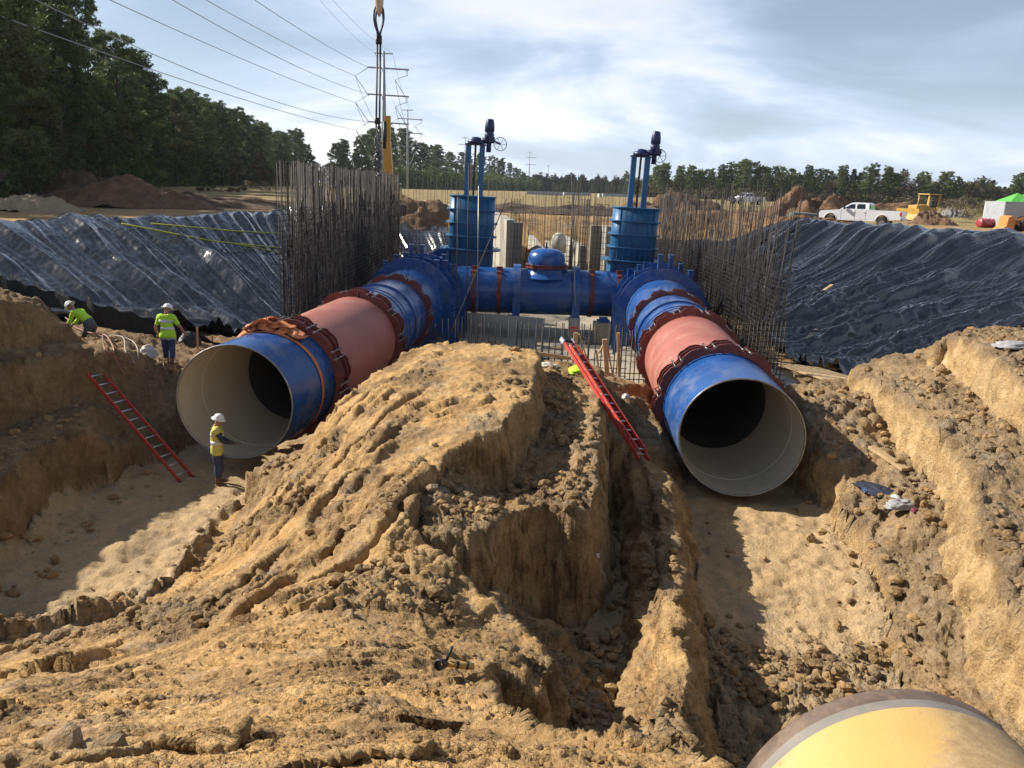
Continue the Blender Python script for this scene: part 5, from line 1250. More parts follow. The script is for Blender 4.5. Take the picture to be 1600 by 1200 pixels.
# ================================================================== PEOPLE
M_SKIN = simple('skin', (.33, .17, .11), .55); M_JEANS = simple('blue_jeans', (.030, .045, .095), .85, var=.25, scale=6, bump=.2)
M_DKTROU = simple('grey_trousers', (.075, .08, .085), .85, var=.25, scale=6); M_BOOT = simple('brown_boots', (.12, .065, .035), .7)
M_LIME = simple('hi_vis_lime', (.42, .72, .03), .75, var=.1, scale=5); M_DKSHIRT = simple('dark_shirt', (.025, .03, .045), .85, var=.2, scale=5)
M_GREYSH = simple('grey_shirt', (.33, .34, .36), .85); M_TAPE = simple('reflective_tape', (.62, .62, .58), .35); M_HAT = simple('white_hard_hat', (.72, .72, .68), .35)
M_VESTY = simple('vest_yellow', (.55, .50, .12), .75, var=.1, scale=5); M_HAIR = simple('dark_hair', (.018, .013, .01), .8)
M_GLOVE = simple('work_glove', (.10, .08, .06), .8)
def person(loc, face, J, sleeve, shirt, trou, label, vest=None, hem=None, hat_brim=True, hand=None, scale=1.0):
    """J: joint name -> (x right, y forward, z up) in metres; one skin-grown body"""
    root = empty('person', loc, label, 'person', rz=face)
    j = dict(J)
    hd = Vector(j['head']); nk = Vector(j['neck']); up = (hd - nk).normalized()
    pts = []; idx = {}
    def ad(n, p, r, par=None):
        idx[n] = len(pts); pts.append((Vector(p), r, None if par is None else idx[par]))
    ad('pelvis', j['pelvis'], .155); ad('belly', Vector(j['pelvis']).lerp(Vector(j['chest']), .5), .148, 'pelvis'); ad('chest', j['chest'], .165, 'belly')
    ad('upch', Vector(j['chest']).lerp(nk, .6), .125, 'chest'); ad('neck', nk, .062, 'upch'); ad('jaw', nk + up * .09, .074, 'neck'); ad('head', hd, .098, 'jaw'); ad('crown', hd + up * .085, .078, 'head')
    fw = Vector(j.get('gaze', (0, 1, 0))).normalized(); ad('nose', hd + fw * .118 - up * .02, .018, 'head')
    for s, sg in (('L', -1), ('R', 1)):
        ad('sh' + s, j['sh' + s], .075, 'upch'); ad('ua' + s, Vector(j['sh' + s]).lerp(Vector(j['el' + s]), .5), .056, 'sh' + s); ad('el' + s, j['el' + s], .045, 'ua' + s)
        ad('fa' + s, Vector(j['el' + s]).lerp(Vector(j['wr' + s]), .4), .044, 'el' + s); ad('wr' + s, j['wr' + s], .028, 'fa' + s)
        d = (Vector(j['wr' + s]) - Vector(j['el' + s])).normalized(); pa = Vector(j['wr' + s]) + d * .07; ad('pa' + s, pa, .034, 'wr' + s)
        sd = d.cross(Vector((0, 0, 1))); sd = sd.normalized() if sd.length > .2 else Vector((0, 1, 0)); cu = d.cross(sd)
        for f, (o, L_) in enumerate(((-.03, .065), (-.01, .078), (.01, .073), (.03, .058))):
            k1 = pa + sd * o + d * L_ * .6; ad('f%d%s' % (f, s), k1, .0095, 'pa' + s); ad('g%d%s' % (f, s), k1 + d * L_ * .35 - cu * .02, .0085, 'f%d%s' % (f, s))
        ad('th' + s, Vector(j['wr' + s]) + d * .05 - sd * .055, .011, 'pa' + s); ad('tt' + s, Vector(j['wr' + s]) + d * .09 - sd * .07, .009, 'th' + s)
        ad('hp' + s, j['hp' + s], .125, 'pelvis'); ad('tg' + s, Vector(j['hp' + s]).lerp(Vector(j['kn' + s]), .5), .108, 'hp' + s); ad('kn' + s, j['kn' + s], .082, 'tg' + s)
        ad('cf' + s, Vector(j['kn' + s]).lerp(Vector(j['an' + s]),   .35), .082, 'kn' + s); ad('an' + s, j['an' + s], .066, 'cf' + s)
        tf = Vector(j.get('toe' + s, (0, 1, 0))).normalized(); a = Vector(j['an' + s])
        ad('he' + s, a + Vector((0, 0, -.06)) - tf * .03, .044, 'an' + s); ad('ba' + s, a + Vector((0, 0, -.065)) + tf * .13, .042, 'he' + s); ad('to' + s, a + Vector((0, 0, -.07)) + tf * .20, .032, 'ba' + s)
    me_ = bpy.data.meshes.new('body'); me_.from_pydata([p[0] for p in pts], [(p[2], i) for i, p in enumerate(pts) if p[2] is not None], [])
    o = link('body', me_, root); md = o.modifiers.new('skin', 'SKIN'); md.use_smooth_shade = True
    for i, p in enumerate(pts): sv = me_.skin_vertices[0].data[i]; sv.radius = (p[1], p[1] * (.80 if i in (0, 1, 2, 3) else 1)); sv.use_root = (i == 0)
    sb_ = o.modifiers.new('sub', 'SUBSURF'); sb_.levels = 2; sb_.render_levels = 2
    dg = bpy.context.evaluated_depsgraph_get(); nm = bpy.data.meshes.new_from_object(o.evaluated_get(dg)); o.modifiers.clear(); o.data = nm; nm.name = 'body'
    mats = [M_SKIN, shirt, trou, M_BOOT, M_GLOVE, M_HAIR]
    nm.materials.clear()
    for m_ in mats: nm.materials.append(m_)
    names = list(idx.keys()); PP = np.array([p[0] for p in pts]); RR_ = np.array([p[1] for p in pts])
    reg = []
    for n in names:
        if n in ('pelvis',) or n[:2] in ('hp', 'tg', 'kn', 'cf'): reg.append(2)
        elif n[:2] in ('an', 'he', 'ba', 'to') and len(n) == 3: reg.append(3)
        elif n in ('neck', 'jaw', 'nose', 'head'): reg.append(0)
        elif n == 'crown': reg.append(5)
        elif n[:2] in ('wr', 'pa', 'th', 'tt') or n[0] in 'fg' and n[1].isdigit(): reg.append(4 if hand else 0)
        elif n[:2] in ('el', 'fa'): reg.append(1 if sleeve == 'long' else 0)
        else: reg.append(1)
    for pl in nm.polygons:
        c = np.array(pl.center); k = int(np.argmin(np.linalg.norm(PP - c, axis=1) - RR_ * .6)); pl.material_index = reg[k]; pl.use_smooth = True
    VC = np.array([v.co[:] for v in nm.vertices]); kk_ = np.argmin(np.linalg.norm(VC[:, None] - PP[None], axis=2) - RR_ * .6, axis=1)
    fo = np.abs(pn3(VC[:, 0] * 7, VC[:, 1] * 7, VC[:, 2] * 4.5, 5)) * .05 + np.abs(pn3(VC[:, 0] * 15, VC[:, 1] * 15, VC[:, 2] * 9, 7)) * .02
    for i_, v in enumerate(nm.vertices):
        if reg[kk_[i_]] in (1, 2): v.co = v.co + v.normal * float(fo[i_])
    # vest: an outer layer round the trunk with reflective bands
    def layer(name, mat, z0, z1, off, cond=None):
        dn = (Vector(j['chest']) - Vector(j['pelvis'])).normalized(); b0 = Vector(j['pelvis']); V = []; Fc = []; mp = {}
        for pl in nm.polygons:
            c = Vector(pl.center); h = (c - b0).dot(dn)
            kk = int(np.argmin(np.linalg.norm(PP - np.array(c), axis=1) - RR_ * .6)); n = names[kk]
            if z0 < h < z1 and (n in ('belly', 'chest', 'upch', 'pelvis') or n[:2] in ('sh', 'hp')) and (cond is None or cond(c)):
                f = []
                for vi in pl.vertices:
                    if vi not in mp: mp[vi] = len(V); v = nm.vertices[vi]; V.append(v.co + v.normal * off)
                    f.append(mp[vi])
                Fc.append(f)
        if not Fc: return
        m2 = bpy.data.meshes.new(name); m2.from_pydata(V, [], Fc); m2.materials.append(mat); m2.polygons.foreach_set('use_smooth', [True] * len(Fc)); ob = link(name, m2, root)
        so_ = ob.modifiers.new('thick', 'SOLIDIFY'); so_.thickness = .008; return ob
    if vest: layer('vest', vest, -.12, .62, .018); layer('reflective_band', M_TAPE, .12, .19, .028); layer('reflective_band', M_TAPE, .34, .40, .028)
    if hem: layer('shirt_hem', hem, -.16, .02, .012)
    # hard hat
    mb = MB(); rt_ = up; base = hd + up * .045
    mb.lathe([(.175, -.005), (.178, .004), (.128, .018), (.126, .05), (.108, .098), (.07, .125), (.02, .136), (0, .137)] if hat_brim else [(.122, 0), (.126, .04), (.108, .098), (.07, .125), (0, .137)], base, up, 24)
    mb.tube([base - fw * .11 + up * .07, base + up * .142, base + fw * .11 + up * .07], .012, 6); mb.build('hard_hat', M_HAT, root)
    root.scale = (scale,) * 3; return root
def stand(**kw):
    J = dict(pelvis=(0, 0, .95), chest=(0, .02, 1.27), neck=(0, .03, 1.50), head=(0, .05, 1.64), shL=(-.18, .02, 1.42), shR=(.18, .02, 1.42), elL=(-.26, -.02, 1.13), elR=(.26, -.02, 1.13), wrL=(-.26, .1, .89), wrR=(.26, .1, .89),
             hpL=(-.10, 0, .88), hpR=(.10, 0, .88), knL=(-.12, .03, .50), knR=(.12, .03, .50), anL=(-.13, 0, .11), anR=(.13, 0, .11))
    J.update(kw); return J
def ground_at(px, py, y0=12, y1=40): return march(px, py, 0.0, y0, y1)
g1 = ground_at(342, 757, 15, 24)
print('worker1', g1, 'worker2', ground_at(265, 572, 18, 30))
w1 = person((g1.x, g1.y, g1.z), math.radians(-78), stand(elR=(.24, .22, 1.17), wrR=(.16, .50, 1.12), elL=(-.25, .10, 1.12), wrL=(-.12, .34, 1.04), gaze=(-.1, 1, -.1), head=(0, .07, 1.64)), 'long', M_DKSHIRT, M_JEANS,
       'worker in yellow vest standing before the left pipe opening with one arm held out', vest=M_VESTY, hand=True)
g2 = ground_at(265, 572, 18, 30)
w2 = person((g2.x, g2.y, g2.z), math.radians(4), stand(elR=(.36, .02, 1.16), wrR=(.42, .16, .95), elL=(-.32, .0, 1.14), wrL=(-.30, .08, .90), knL=(-.11, .10, .50), anL=(-.12, .14, .12), anR=(.13, -.16, .15), knR=(.12, -.04, .50), head=(.02, .08, 1.63), gaze=(.2, 1, -.3)), 'short', M_LIME, M_JEANS,
       'worker with lime hi-vis shirt and silver bands walking away beside the left plastic sheet', vest=M_LIME, hem=M_GREYSH)
p3 = Vector(aty(137, 517, 23.2)); z3 = p3.z - .62
w3 = person((p3.x, p3.y, z3), math.radians(82), dict(pelvis=(0, -.12, .88), chest=(0, .16, 1.08), neck=(0, .36, 1.22), head=(0, .47, 1.32), shL=(-.18, .28, 1.17), shR=(.18, .28, 1.17), elL=(-.20, .40, .90), elR=(.22, .42, .92), wrL=(-.10, .55, .72), wrR=(.10, .56, .74),
             hpL=(-.10, -.12, .80), hpR=(.10, -.12, .80), knL=(-.12, .02, .46), knR=(.12, -.02, .46), anL=(-.13, -.08, .10), anR=(.13, -.14, .10), gaze=(0, 1, -.9)), 'long', M_LIME, M_DKTROU,
       'stooping worker in plain lime sweatshirt at the far left, leaning over the dirt', hat_brim=True, hand=True)
# ================================================================== SMALLER THINGS IN THE PIT
M_LRED = simple('ladder_red', (.50, .045, .025), .45, var=.12, scale=2, dirt=(.30, .18, .12), dirtamt=.35); M_ALU = simple('ladder_aluminium', (.55, .56, .58), .4, metal=.6)
def ladder(a, b, w, nr, label, double=False, cap=False, sdir=None):
    a = Vector(a); b = Vector(b); d = (b - a).normalized(); s = d.cross(Vector((0, 0, 1))).normalized() if sdir is None else (Vector(sdir) - d * Vector(sdir).dot(d)).normalized(); nrm = s.cross(d)
    root = empty('ladder', a, label, 'ladder', 'red ladders'); L_ = (b - a).length
    def rail(off, lo, hi, no=0):
        mb = MB(); c0 = a + s * off + d * lo + nrm * no; c1 = a + s * off + d * hi + nrm * no
        mb.beam(c0, c1, .012, .085, nrm); sg = -1 if off > 0 else 1
        for e in (-.038, .038): mb.beam(c0 + s * sg * .016 + nrm * e, c1 + s * sg * .016 + nrm * e, .03, .008, nrm)
        o = mb.build('rail', M_LRED); _reparent(o, root); return o
    for sg in (-1, 1): rail(sg * w / 2, 0, L_)
    for k in range(nr):
        p = a + d * (L_ * (k + .6) / nr); mb = MB(); mb.tube([p - s * w / 2, p + s * w / 2], .017, 8); _reparent(mb.build('rung', M_ALU), root)
    if double:
        for sg in (-1, 1): rail(sg * (w / 2 - .04), L_ * .05, L_ * .93, .09)
        for k in range(nr - 1):
            p = a + d * (L_ * (k + .85) / nr) + nrm * .09; mb = MB(); mb.tube([p - s * w / 2.3, p + s * w / 2.3], .017, 8); _reparent(mb.build('rung', M_ALU), root)
    if cap:
        for sg in (-1, 1):
            mb = MB(); mb.beam(b + s * sg * w / 2 - d * .12, b + s * sg * w / 2 + d * .06, .05, .12, nrm); _reparent(mb.build('end_cap', M_ALU), root)
        mb = MB(); mb.beam(b + s * w / 2 + d * .02, b - s * w / 2 + d * .02, .13, .08, nrm); _reparent(mb.build('top_bracket', simple('black_plastic', (.02, .02, .022), .5)), root)
    else:
        for sg in (-1, 1):
            mb = MB(); mb.beam(a + s * sg * w / 2, a + s * sg * w / 2 - d * .05 + Vector((0, 0, -.03)), .05, .10, nrm); _reparent(mb.build('foot', simple('black_plastic', (.02, .02, .022), .5)), root)
    return root
gb_ = march(291, 751, 0, 15, 24)
print('ladder base', gb_)
ladder(gb_, aty(146, 581, gb_.y + 1.35), .42, 12, 'red ladder with aluminium rungs leaning on the shaded left bank')
ladder(aty(1006, 718, 18.1), aty(886, 532, 21.5), .36, 14, 'orange-red double ladder standing beside the rubble bench by the right pipe', True, True, (.45, .86, .1))

M_ORANGE = simple('orange_webbing', (.55, .19, .08), .8, var=.2, scale=5, bump=.3, bscale=60)
# webbing strap round the left pipe end, the rest bundled on the coupling
E0, C1 = LP[0], LP[1]
root = empty('lifting_strap', lerp_ring(E0, C1, .6).pt(0, 1.5), 'orange webbing strap looped round the left pipe end and bundled on top', 'strap')
mb = MB(); R0 = lerp_ring(E0, C1, .60); n = 90; V = []
for k in range(n + 1):
    t = -.35 + 2.6 * k / n
    V += [R0.pt(t, 1.512, -.085 + .06 * math.sin(t * .8)), R0.pt(t, 1.512, .085 + .06 * math.sin(t * .8)), R0.pt(t, 1.524, .085 + .06 * math.sin(t * .8)), R0.pt(t, 1.524, -.085 + .06 * math.sin(t * .8))]
mb.add(V, [(i * 4 + q, i * 4 + (q + 1) % 4, i * 4 + 4 + (q + 1) % 4, i * 4 + 4 + q) for i in range(n) for q in range(4)], True); _reparent(mb.build('loop', M_ORANGE), root)
rb = random.Random(8)
def ribbon(pts, w, mat, name, parent, r=None, th=.018):
    P3 = [Vector(p) for p in pts]; out = []
    for i in range(len(P3) - 1):       # catmull-rom
        p0, p1, p2, p3 = P3[max(i - 1, 0)], P3[i], P3[i + 1], P3[min(i + 2, len(P3) - 1)]
        for k in range(6):
            t = k / 6; out.append(.5 * ((2 * p1) + (p2 - p0) * t + (2 * p0 - 5 * p1 + 4 * p2 - p3) * t * t + (3 * p1 - p0 - 3 * p2 + p3) * t ** 3))
    out.append(P3[-1]); V = []; tw = rb.uniform(0, 3)
    for i, p in enumerate(out):
        t = (out[min(i + 1, len(out) - 1)] - out[max(i - 1, 0)]).normalized(); a = t.cross(Vector((0, 0, 1))).normalized(); b = a.cross(t)
        an = .7 * math.sin(i * .33 + tw); e1 = a * math.cos(an) + b * math.sin(an); e2 = b * math.cos(an) - a * math.sin(an)
        for u in (-1, -.3, .3, 1): V.append(p + e1 * w * u + e2 * (.02 * math.cos(u * 3 + i)))
        for u in (1, -1): V.append(p + e1 * w * u + e2 * th)
    m6 = 6; Fc = [(i * m6 + q, i * m6 + (q + 1) % m6, (i + 1) * m6 + (q + 1) % m6, (i + 1) * m6 + q) for i in range(len(out) - 1) for q in range(m6)]
    b_ = MB(); b_.add(V, Fc, True); o = b_.build(name, mat); _reparent(o, parent); return o
for k in range(9):
    pts = []
    t0 = rb.uniform(-.38, .12)
    for q in range(6):
        t = t0 + q * .10 * rb.uniform(.6, 1.3) - (.12 if k < 4 else 0); off = rb.uniform(-.22, .32) + .25; h = rb.uniform(.03, .16) + (.18 * rb.random() if -.25 < t < .15 else 0)
        pts.append(R0.pt(t, 1.5 + h, off))
    ribbon(pts, rb.uniform(.09, .15), M_ORANGE, 'folded_webbing', root)
ribbon([R0.pt(-.62, 1.52, .0), R0.pt(-.5, 1.53, .1), R0.pt(-.35, 1.56, .2), R0.pt(-.2, 1.60, .25), R0.pt(-.05, 1.64, .25)], .09, M_ORANGE, 'folded_webbing', root)

# hook and sling hanging from a crane out of the picture
Yc = 31.0
def cp(px, py): return Vector(aty(px, py, Yc))
root = empty('crane_sling', cp(592, 60), 'steel cable sling with eye hanging from the crane hook at the top of the picture', 'sling')
M_CABLE = simple('wire_rope', (.045, .04, .038), .5, metal=.5); M_HOOK = simple('hook_paint', (.50, .40, .33), .5, metal=.2, var=.3, scale=8, dirt=(.25, .09, .05), dirtamt=.7)
for sg in (-1, 1):
    L_ = [cp(592 + sg * x, y) for x, y in ((1.5, 60), (2.5, 50), (6, 40), (8, 28), (7, 16), (4, 8))]; mb = MB(); mb.tube([Vector(p) for p in resample([tuple(q) for q in L_], 18)], .034, 8)
    L2_ = [cp(592 + sg * x, y) for x, y in ((1, 60), (1.5, 50), (4, 42), (6, 30), (5, 18), (3, 10))]; mb.tube([Vector(p) + Vector((0, .12, 0)) for p in resample([tuple(q) for q in L2_], 18)], .034, 8)
    _reparent(mb.build('eye_loop', M_CABLE), root)
    mb = MB(); mb.tube([cp(592 + sg * 2.3, 56), cp(592 + sg * 2.3, 69)], .06, 8); _reparent(mb.build('ferrule', M_CABLE), root)
    mb = MB(); mb.tube([cp(592 + sg * 2.3, 66), cp(590.5 + sg * 2.6, 185), cp(590 + sg * 2, 200)], .036, 8); _reparent(mb.build('cable', M_CABLE), root)
    mb = MB(); mb.tube([cp(590 + sg * 2.2, 184), cp(590 + sg * 2, 194)], .06, 8); _reparent(mb.build('ferrule', M_CABLE), root)
h_ = empty('crane_hook', cp(592.5, 0), 'scuffed pale crane hook tip at the top edge', 'crane hook')
mb = MB(); mb.tube([cp(592, -26), cp(592, -10), cp(592.6, 6), cp(592.8, 18), cp(592.3, 26)], [.20, .18, .15, .11, .03], 12); _reparent(mb.build('shank', M_HOOK), h_)
mb = MB(); mb.box(cp(592, -60), (.9, .5, 1.5)); _reparent(mb.build('hook_block', M_HOOK, bevel=.08), h_)
root = empty('chain_bundle', cp(590, 250), 'tangled steel chains and shackles hanging at the end of the crane sling', 'chain')
M_CHAIN = simple('shiny_chain', (.16, .16, .17), .28, metal=.9, var=.4, scale=9)
for k in range(7):
    mb = MB(); x0 = 590 + rb.uniform(-5, 5); y0 = 196 + rb.uniform(0, 42); n = 9 + k % 4
    for q in range(n * 2):
        y = y0 + q * 2.8
        if y > 276: break
        c = cp(x0 + 2.2 * math.sin(q * .5 + k) , y) + Vector((0, rb.uniform(-.12, .12), 0)); s_ = 1.0 if y > 236 else .6
        pl = [c + Vector(((.045 * s_) * math.cos(a) * (1 if q % 2 else .2), (.045 * s_) * math.cos(a) * (.2 if q % 2 else 1), .07 * s_ * math.sin(a))) for a in [2 * math.pi * i / 8 for i in range(8)]]
        mb.tube(pl, .017 * s_ + .004, 5, closed=True)
    o = mb.build('chain', M_CHAIN); _reparent(o, root); o['kind'] = 'stuff'

# hoses draped over the left bank
M_HOSE = simple('red_hose', (.26, .10, .06), .55); M_HOSE2 = simple('pale_cord', (.42, .36, .30), .6)
def hose(L_, r, mat, label, name='air_hose', y0=19, y1=30, lift=.10, cat='hose'):
    pts = [tuple(march(*q, lift, y0, y1)) for q in L_]; pts = smooth_path(pts, 5)
    mb = MB(); mb.tube(pts, r, 6); o = mb.build(name, mat); tag(o, label, cat); return o
def smooth_path(P3, k):
    P3 = [Vector(p) for p in P3]; out = []
    for i in range(len(P3) - 1):
        p0, p1, p2, p3 = P3[max(i - 1, 0)], P3[i], P3[i + 1], P3[min(i + 2, len(P3) - 1)]
        for q in range(k):
            t = q / k; out.append(.5 * ((2 * p1) + (p2 - p0) * t + (2 * p0 - 5 * p1 + 4 * p2 - p3) * t * t + (3 * p1 - p0 - 3 * p2 + p3) * t ** 3))
    return out + [P3[-1]]
hose([(64, 478), (85, 484), (105, 500), (118, 512), (140, 520), (165, 524), (178, 550), (180, 575), (195, 585), (220, 588), (246, 583)], .022, M_HOSE, 'long rust-red hose running down the left bank from the stooping worker')
hose([(160, 524), (163, 545), (175, 570), (188, 583), (215, 583), (240, 594)], .02, M_HOSE, 'rust-red hose loop hanging over the edge of the left bank')
hose([(170, 524), (192, 527), (196, 550), (205, 570), (214, 575), (216, 555), (208, 535), (196, 528)], .014, M_HOSE2, 'thin pale cord coiled over the left bank')
# wooden stake, dark bag, pale sack by the walking worker
p = march(309, 545, 0, 19, 30); mb = MB(); mb.beam(p, Vector(aty(308, 512, p.y)), .05, .05, (0, 1, 0)); o = mb.build('wooden_stake', M_WOOD); tag(o, 'short wooden stake right of the walking worker', 'stake')
p = march(225, 575, 0, 19, 30)
def lump(loc, size, mat, name, label, cat, seed=1, parts=1, amp=.35):
    V = []; Fc = []; nu, nv = 28, 14; rr_ = []
    for i in range(nv + 1):
        ph = math.pi / 2 * i / nv * 1.12
        for k in range(nu):
            a = 2 * math.pi * k / nu; rr_.append((math.cos(ph) * math.cos(a), math.cos(ph) * math.sin(a), math.sin(ph)))
    D = np.array(rr_); nz = fold = amp * (1 - np.abs(pn3(D[:, 0] * 2.2 + seed, D[:, 1] * 2.2, D[:, 2] * 2.2, seed)) * 3.2) + .14 * pn3(D[:, 0] * 6, D[:, 1] * 6, D[:, 2] * 6, seed + 2)
    D = D * (1 + nz)[:, None] * np.array(size) * .5; D[:, 2] -= .02
    Fq = np.array([(i * nu + k, i * nu + (k + 1) % nu, (i + 1) * nu + (k + 1) % nu, (i + 1) * nu + k) for i in range(nv) for k in range(nu)])
    o = link(name, npmesh(name, D, Fq, mat)); o.location = loc; o.rotation_euler = (0, 0, seed * 1.3); tag(o, label, cat); return o
M_SACK = simple('pale_sack', (.55, .50, .44), .8); M_BAGK = simple('black_bag', (.015, .015, .018), .6); M_GREYC = simple('grey_cloth', (.30, .29, .30), .85, var=.2, scale=8)
lump(march(232, 556, 0, 19, 30), (.42, .4, .5), M_SACK, 'sack', 'small pale sack by the feet of the walking worker', 'sack', 2)
lump(march(297, 540, 0, 19, 30), (.6, .5, .75), M_BAGK, 'black_bag', 'black bag beside the wooden stake and the walking worker', 'bag', 3)
lump(march(1377, 771, 0, 12, 24), (1.15, .5, .22), simple('navy_cloth', (.012, .016, .035), .8), 'dark_clothing', 'dark navy harness and clothing spread on the right bench', 'clothing', 4)
lump(march(1400, 777, .08, 12, 24), (.18, .10, .10), simple('white_glove', (.5, .5, .5), .7), 'white_rag', 'tiny white rag on the dark clothing of the right bench', 'rag', 9)
lump(march(1352, 768, .08, 12, 24), (.14, .08, .10), simple('blue_buckle', (.02, .06, .2), .5), 'blue_strap', 'small blue strap on the dark clothing of the right bench', 'strap', 11)
lump(march(1408, 794, 0, 12, 24), (.62, .34, .26), M_GREYC, 'grey_shirt', 'grey crumpled shirt lying on the right bench below the dark clothing', 'clothing', 5)
lump(march(1429, 797, 0, 12, 24), (.12, .12, .10), simple('crimson_cloth', (.18, .03, .05), .8), 'red_cloth', 'small crimson cloth at the right end of the grey shirt', 'cloth', 6)
lump(march(1588, 543, 0, 15, 26), (.85, .45, .26), M_GREYC, 'grey_jacket', 'grey jacket dropped on the upper right bank by the picture edge', 'clothing', 7)
lump(march(907, 580, 0, 18, 28), (.75, .5, .28), M_LIME, 'hi_vis_vest', 'crumpled lime vest lying behind the rubble bench left of the red ladder', 'vest', 8)
lump(march(856, 572, 0, 18, 28), (.5, .35, .2), M_SACK, 'pale_rag', 'pale rag beside the mound edge at the rebar starters', 'rag', 12)
lump(march(978, 621, 0, 17, 26), (.28, .2, .2), M_SACK, 'plastic_bottle_scrap', 'small white scrap right of the red ladder top', 'scrap', 13)
# sawn board on the right bank
a = march(1361, 703, .02, 14, 24); b = march(1414, 738, .02, 14, 24); a.z += .05; b.z += .06
mb = MB(); mb.beam(a, b, .20, .07); o = mb.build('sawn_board', M_WOOD, bevel=.006); tag(o, 'short sawn board lying on the dirt right of the right pipe', 'board')
# black-capped yellow tool on the foreground mound
p = march(688, 1044, .10, 4, 12); root = empty('dropped_fitting', p, 'black-mouthed yellow pipe fitting half buried in the foreground clay', 'pipe fitting')
d1 = Vector((.9, .25, -.22)).normalized(); M_BLKP = simple('black_rubber', (.012, .012, .013), .5)
mb = MB(); mb.lathe([(.052, .0), (.066, .0), (.068, .02), (.060, .11), (.05, .13), (.04, .12), (.05, .02)], p + Vector((0, 0, .05)) - d1 * .02 + Vector((0, -.05, .02)), (.42, .72, -.30), 24); _reparent(mb.build('cup', M_BLKP), root)
mb = MB(); q = p + Vector((.05, .03, .04)); mb.tube([q, q + d1 * .16, q + d1 * .20, q + d1 * .36], [.036, .036, .045, .040], 14); _reparent(mb.build('body_tube', simple('dirty_yellow', (.45, .28, .07), .5, dirt=(.2, .13, .07), dirtamt=.7, scale=9)), root)
for t in (.14, .26): mb = MB(); mb.tube([q + d1 * t, q + d1 * (t + .03)], .046, 14); _reparent(mb.build('collar', M_BLKP), root)
mb = MB(); mb.tube([p + Vector((.06, .06, .05)), p + Vector((.13, .12, .22))], .018, 8); _reparent(mb.build('lever', M_BLKP), root)
pts = smooth_path([tuple(march(735 + k * 7, 1060 + k * 6 + 3 * math.sin(k), .012, 4, 12)) for k in range(4)], 5); mb = MB(); mb.tube(pts, .008, 5); o = mb.build('cord', M_BLKP); _reparent(o, root)
root.scale = (.7, .7, .7)
# tiny litter on the shaded bench
p = march(931, 872, .03, 9, 18); mb = MB(); mb.box(p, (.12, .03, .075)); o = mb.build('white_tag', simple('white_card', (.75, .75, .75), .5)); tag(o, 'tiny white tag on the shaded bench', 'tag')
lump(march(960, 870, .0, 9, 18), (.12, .1, .1), simple('crimson_cloth', (.28, .03, .05), .8), 'red_scrap', 'tiny reddish scrap right of the white tag on the shaded bench', 'scrap', 21)
# timber formwork near the red ladder
def timber(a, b, w, h, label, name='timber', grp='formwork timbers by the red ladder'):
    mb = MB(); mb.beam(a, b, w, h, (0, 1, .05)); o = mb.build(name, M_WOOD, bevel=.004); tag(o, label, 'timber', grp); return o
def tz(px, py, Y, z=None): p = Vector(aty(px, py, Y)); return p
timber(tz(893, 610, 27), tz(900, 520, 27), .14, .14, 'upright timber post behind the top of the red ladder')
timber(tz(925, 585, 27.2), tz(905, 522, 27.2), .05, .12, 'slanting timber brace left of the red ladder top')
timber(tz(950, 612, 26.5), tz(945, 530, 26.5), .16, .14, 'dark upright timber post right of the red ladder')
timber(tz(938, 600, 26.8), tz(932, 548, 26.8), .06, .12, 'short upright timber left of the dark post')
timber(tz(962, 612, 26.4), tz(950, 545, 26.6), .05, .12, 'slanting timber leaning on the dark post')
timber(tz(936, 552, 26.7), tz(947, 530, 26.7), .05, .10, 'small knee brace on the dark post')
timber(tz(968, 612, 27), tz(966, 520, 27), .10, .10, 'pale upright timber beside the right pipe')
for k, (x0, y0, x1, y1) in enumerate(((905, 577, 960, 586), (908, 588, 965, 596), (840, 552, 892, 560), (868, 592, 920, 575))):
    timber(tz(x0, y0, 27.6), tz(x1, y1, 27.3), .12, .05, ('flat plank behind the ladder, upper one', 'flat plank behind the ladder, lower one', 'pale horizontal plank behind the rebar starters', 'slanting plank among the rebar starters')[k], 'plank')
mb = MB(); p = Vector(aty(897, 512, 28.5)); mb.box(p, (.30, .06, .08)); mb.box(p + Vector((0, 0, -.12)), (.22, .06, .05)); o = mb.build('red_clamp', simple('red_paint', (.5, .04, .03), .5)); tag(o, 'small red clamp at the top of the timber post behind the ladder', 'clamp')
# formwork deck at the foot of the right-hand sheet
root = empty('plank_deck', aty(1262, 590, 27.5), 'slatted plank deck beside the right rebar cage', 'plank deck')
for k in range(9):
    x = 10.95 + k * .23; mb = MB(); mb.beam((x - .1, 25.9, -3.75 - k * .02), (x - .55, 31.5, -4.25 - k * .02), .205, .045); _reparent(mb.build('plank', M_WOOD, bevel=.004), root)
for y in (26.4, 29, 31): mb = MB(); mb.beam((10.5, y, -3.95 - (y - 26) * .09), (13.0, y, -4.1 - (y - 26) * .09), .09, .09); _reparent(mb.build('joist', M_WOOD), root)
# lumber scraps on the right sheet
for k, (L_, lb) in enumerate((((1275, 462, 1300, 445), 'long thin board lying on the right plastic sheet'), ((1250, 540, 1275, 515), 'thin board half under the right plastic sheet near its foot'))):
    a = march(L_[0], L_[1], .30, 26, 70); b = march(L_[2], L_[3], .30, 26, 70); mb = MB(); mb.beam(a, b, .18, .05); o = mb.build('loose_board', M_WOOD); tag(o, lb, 'board')
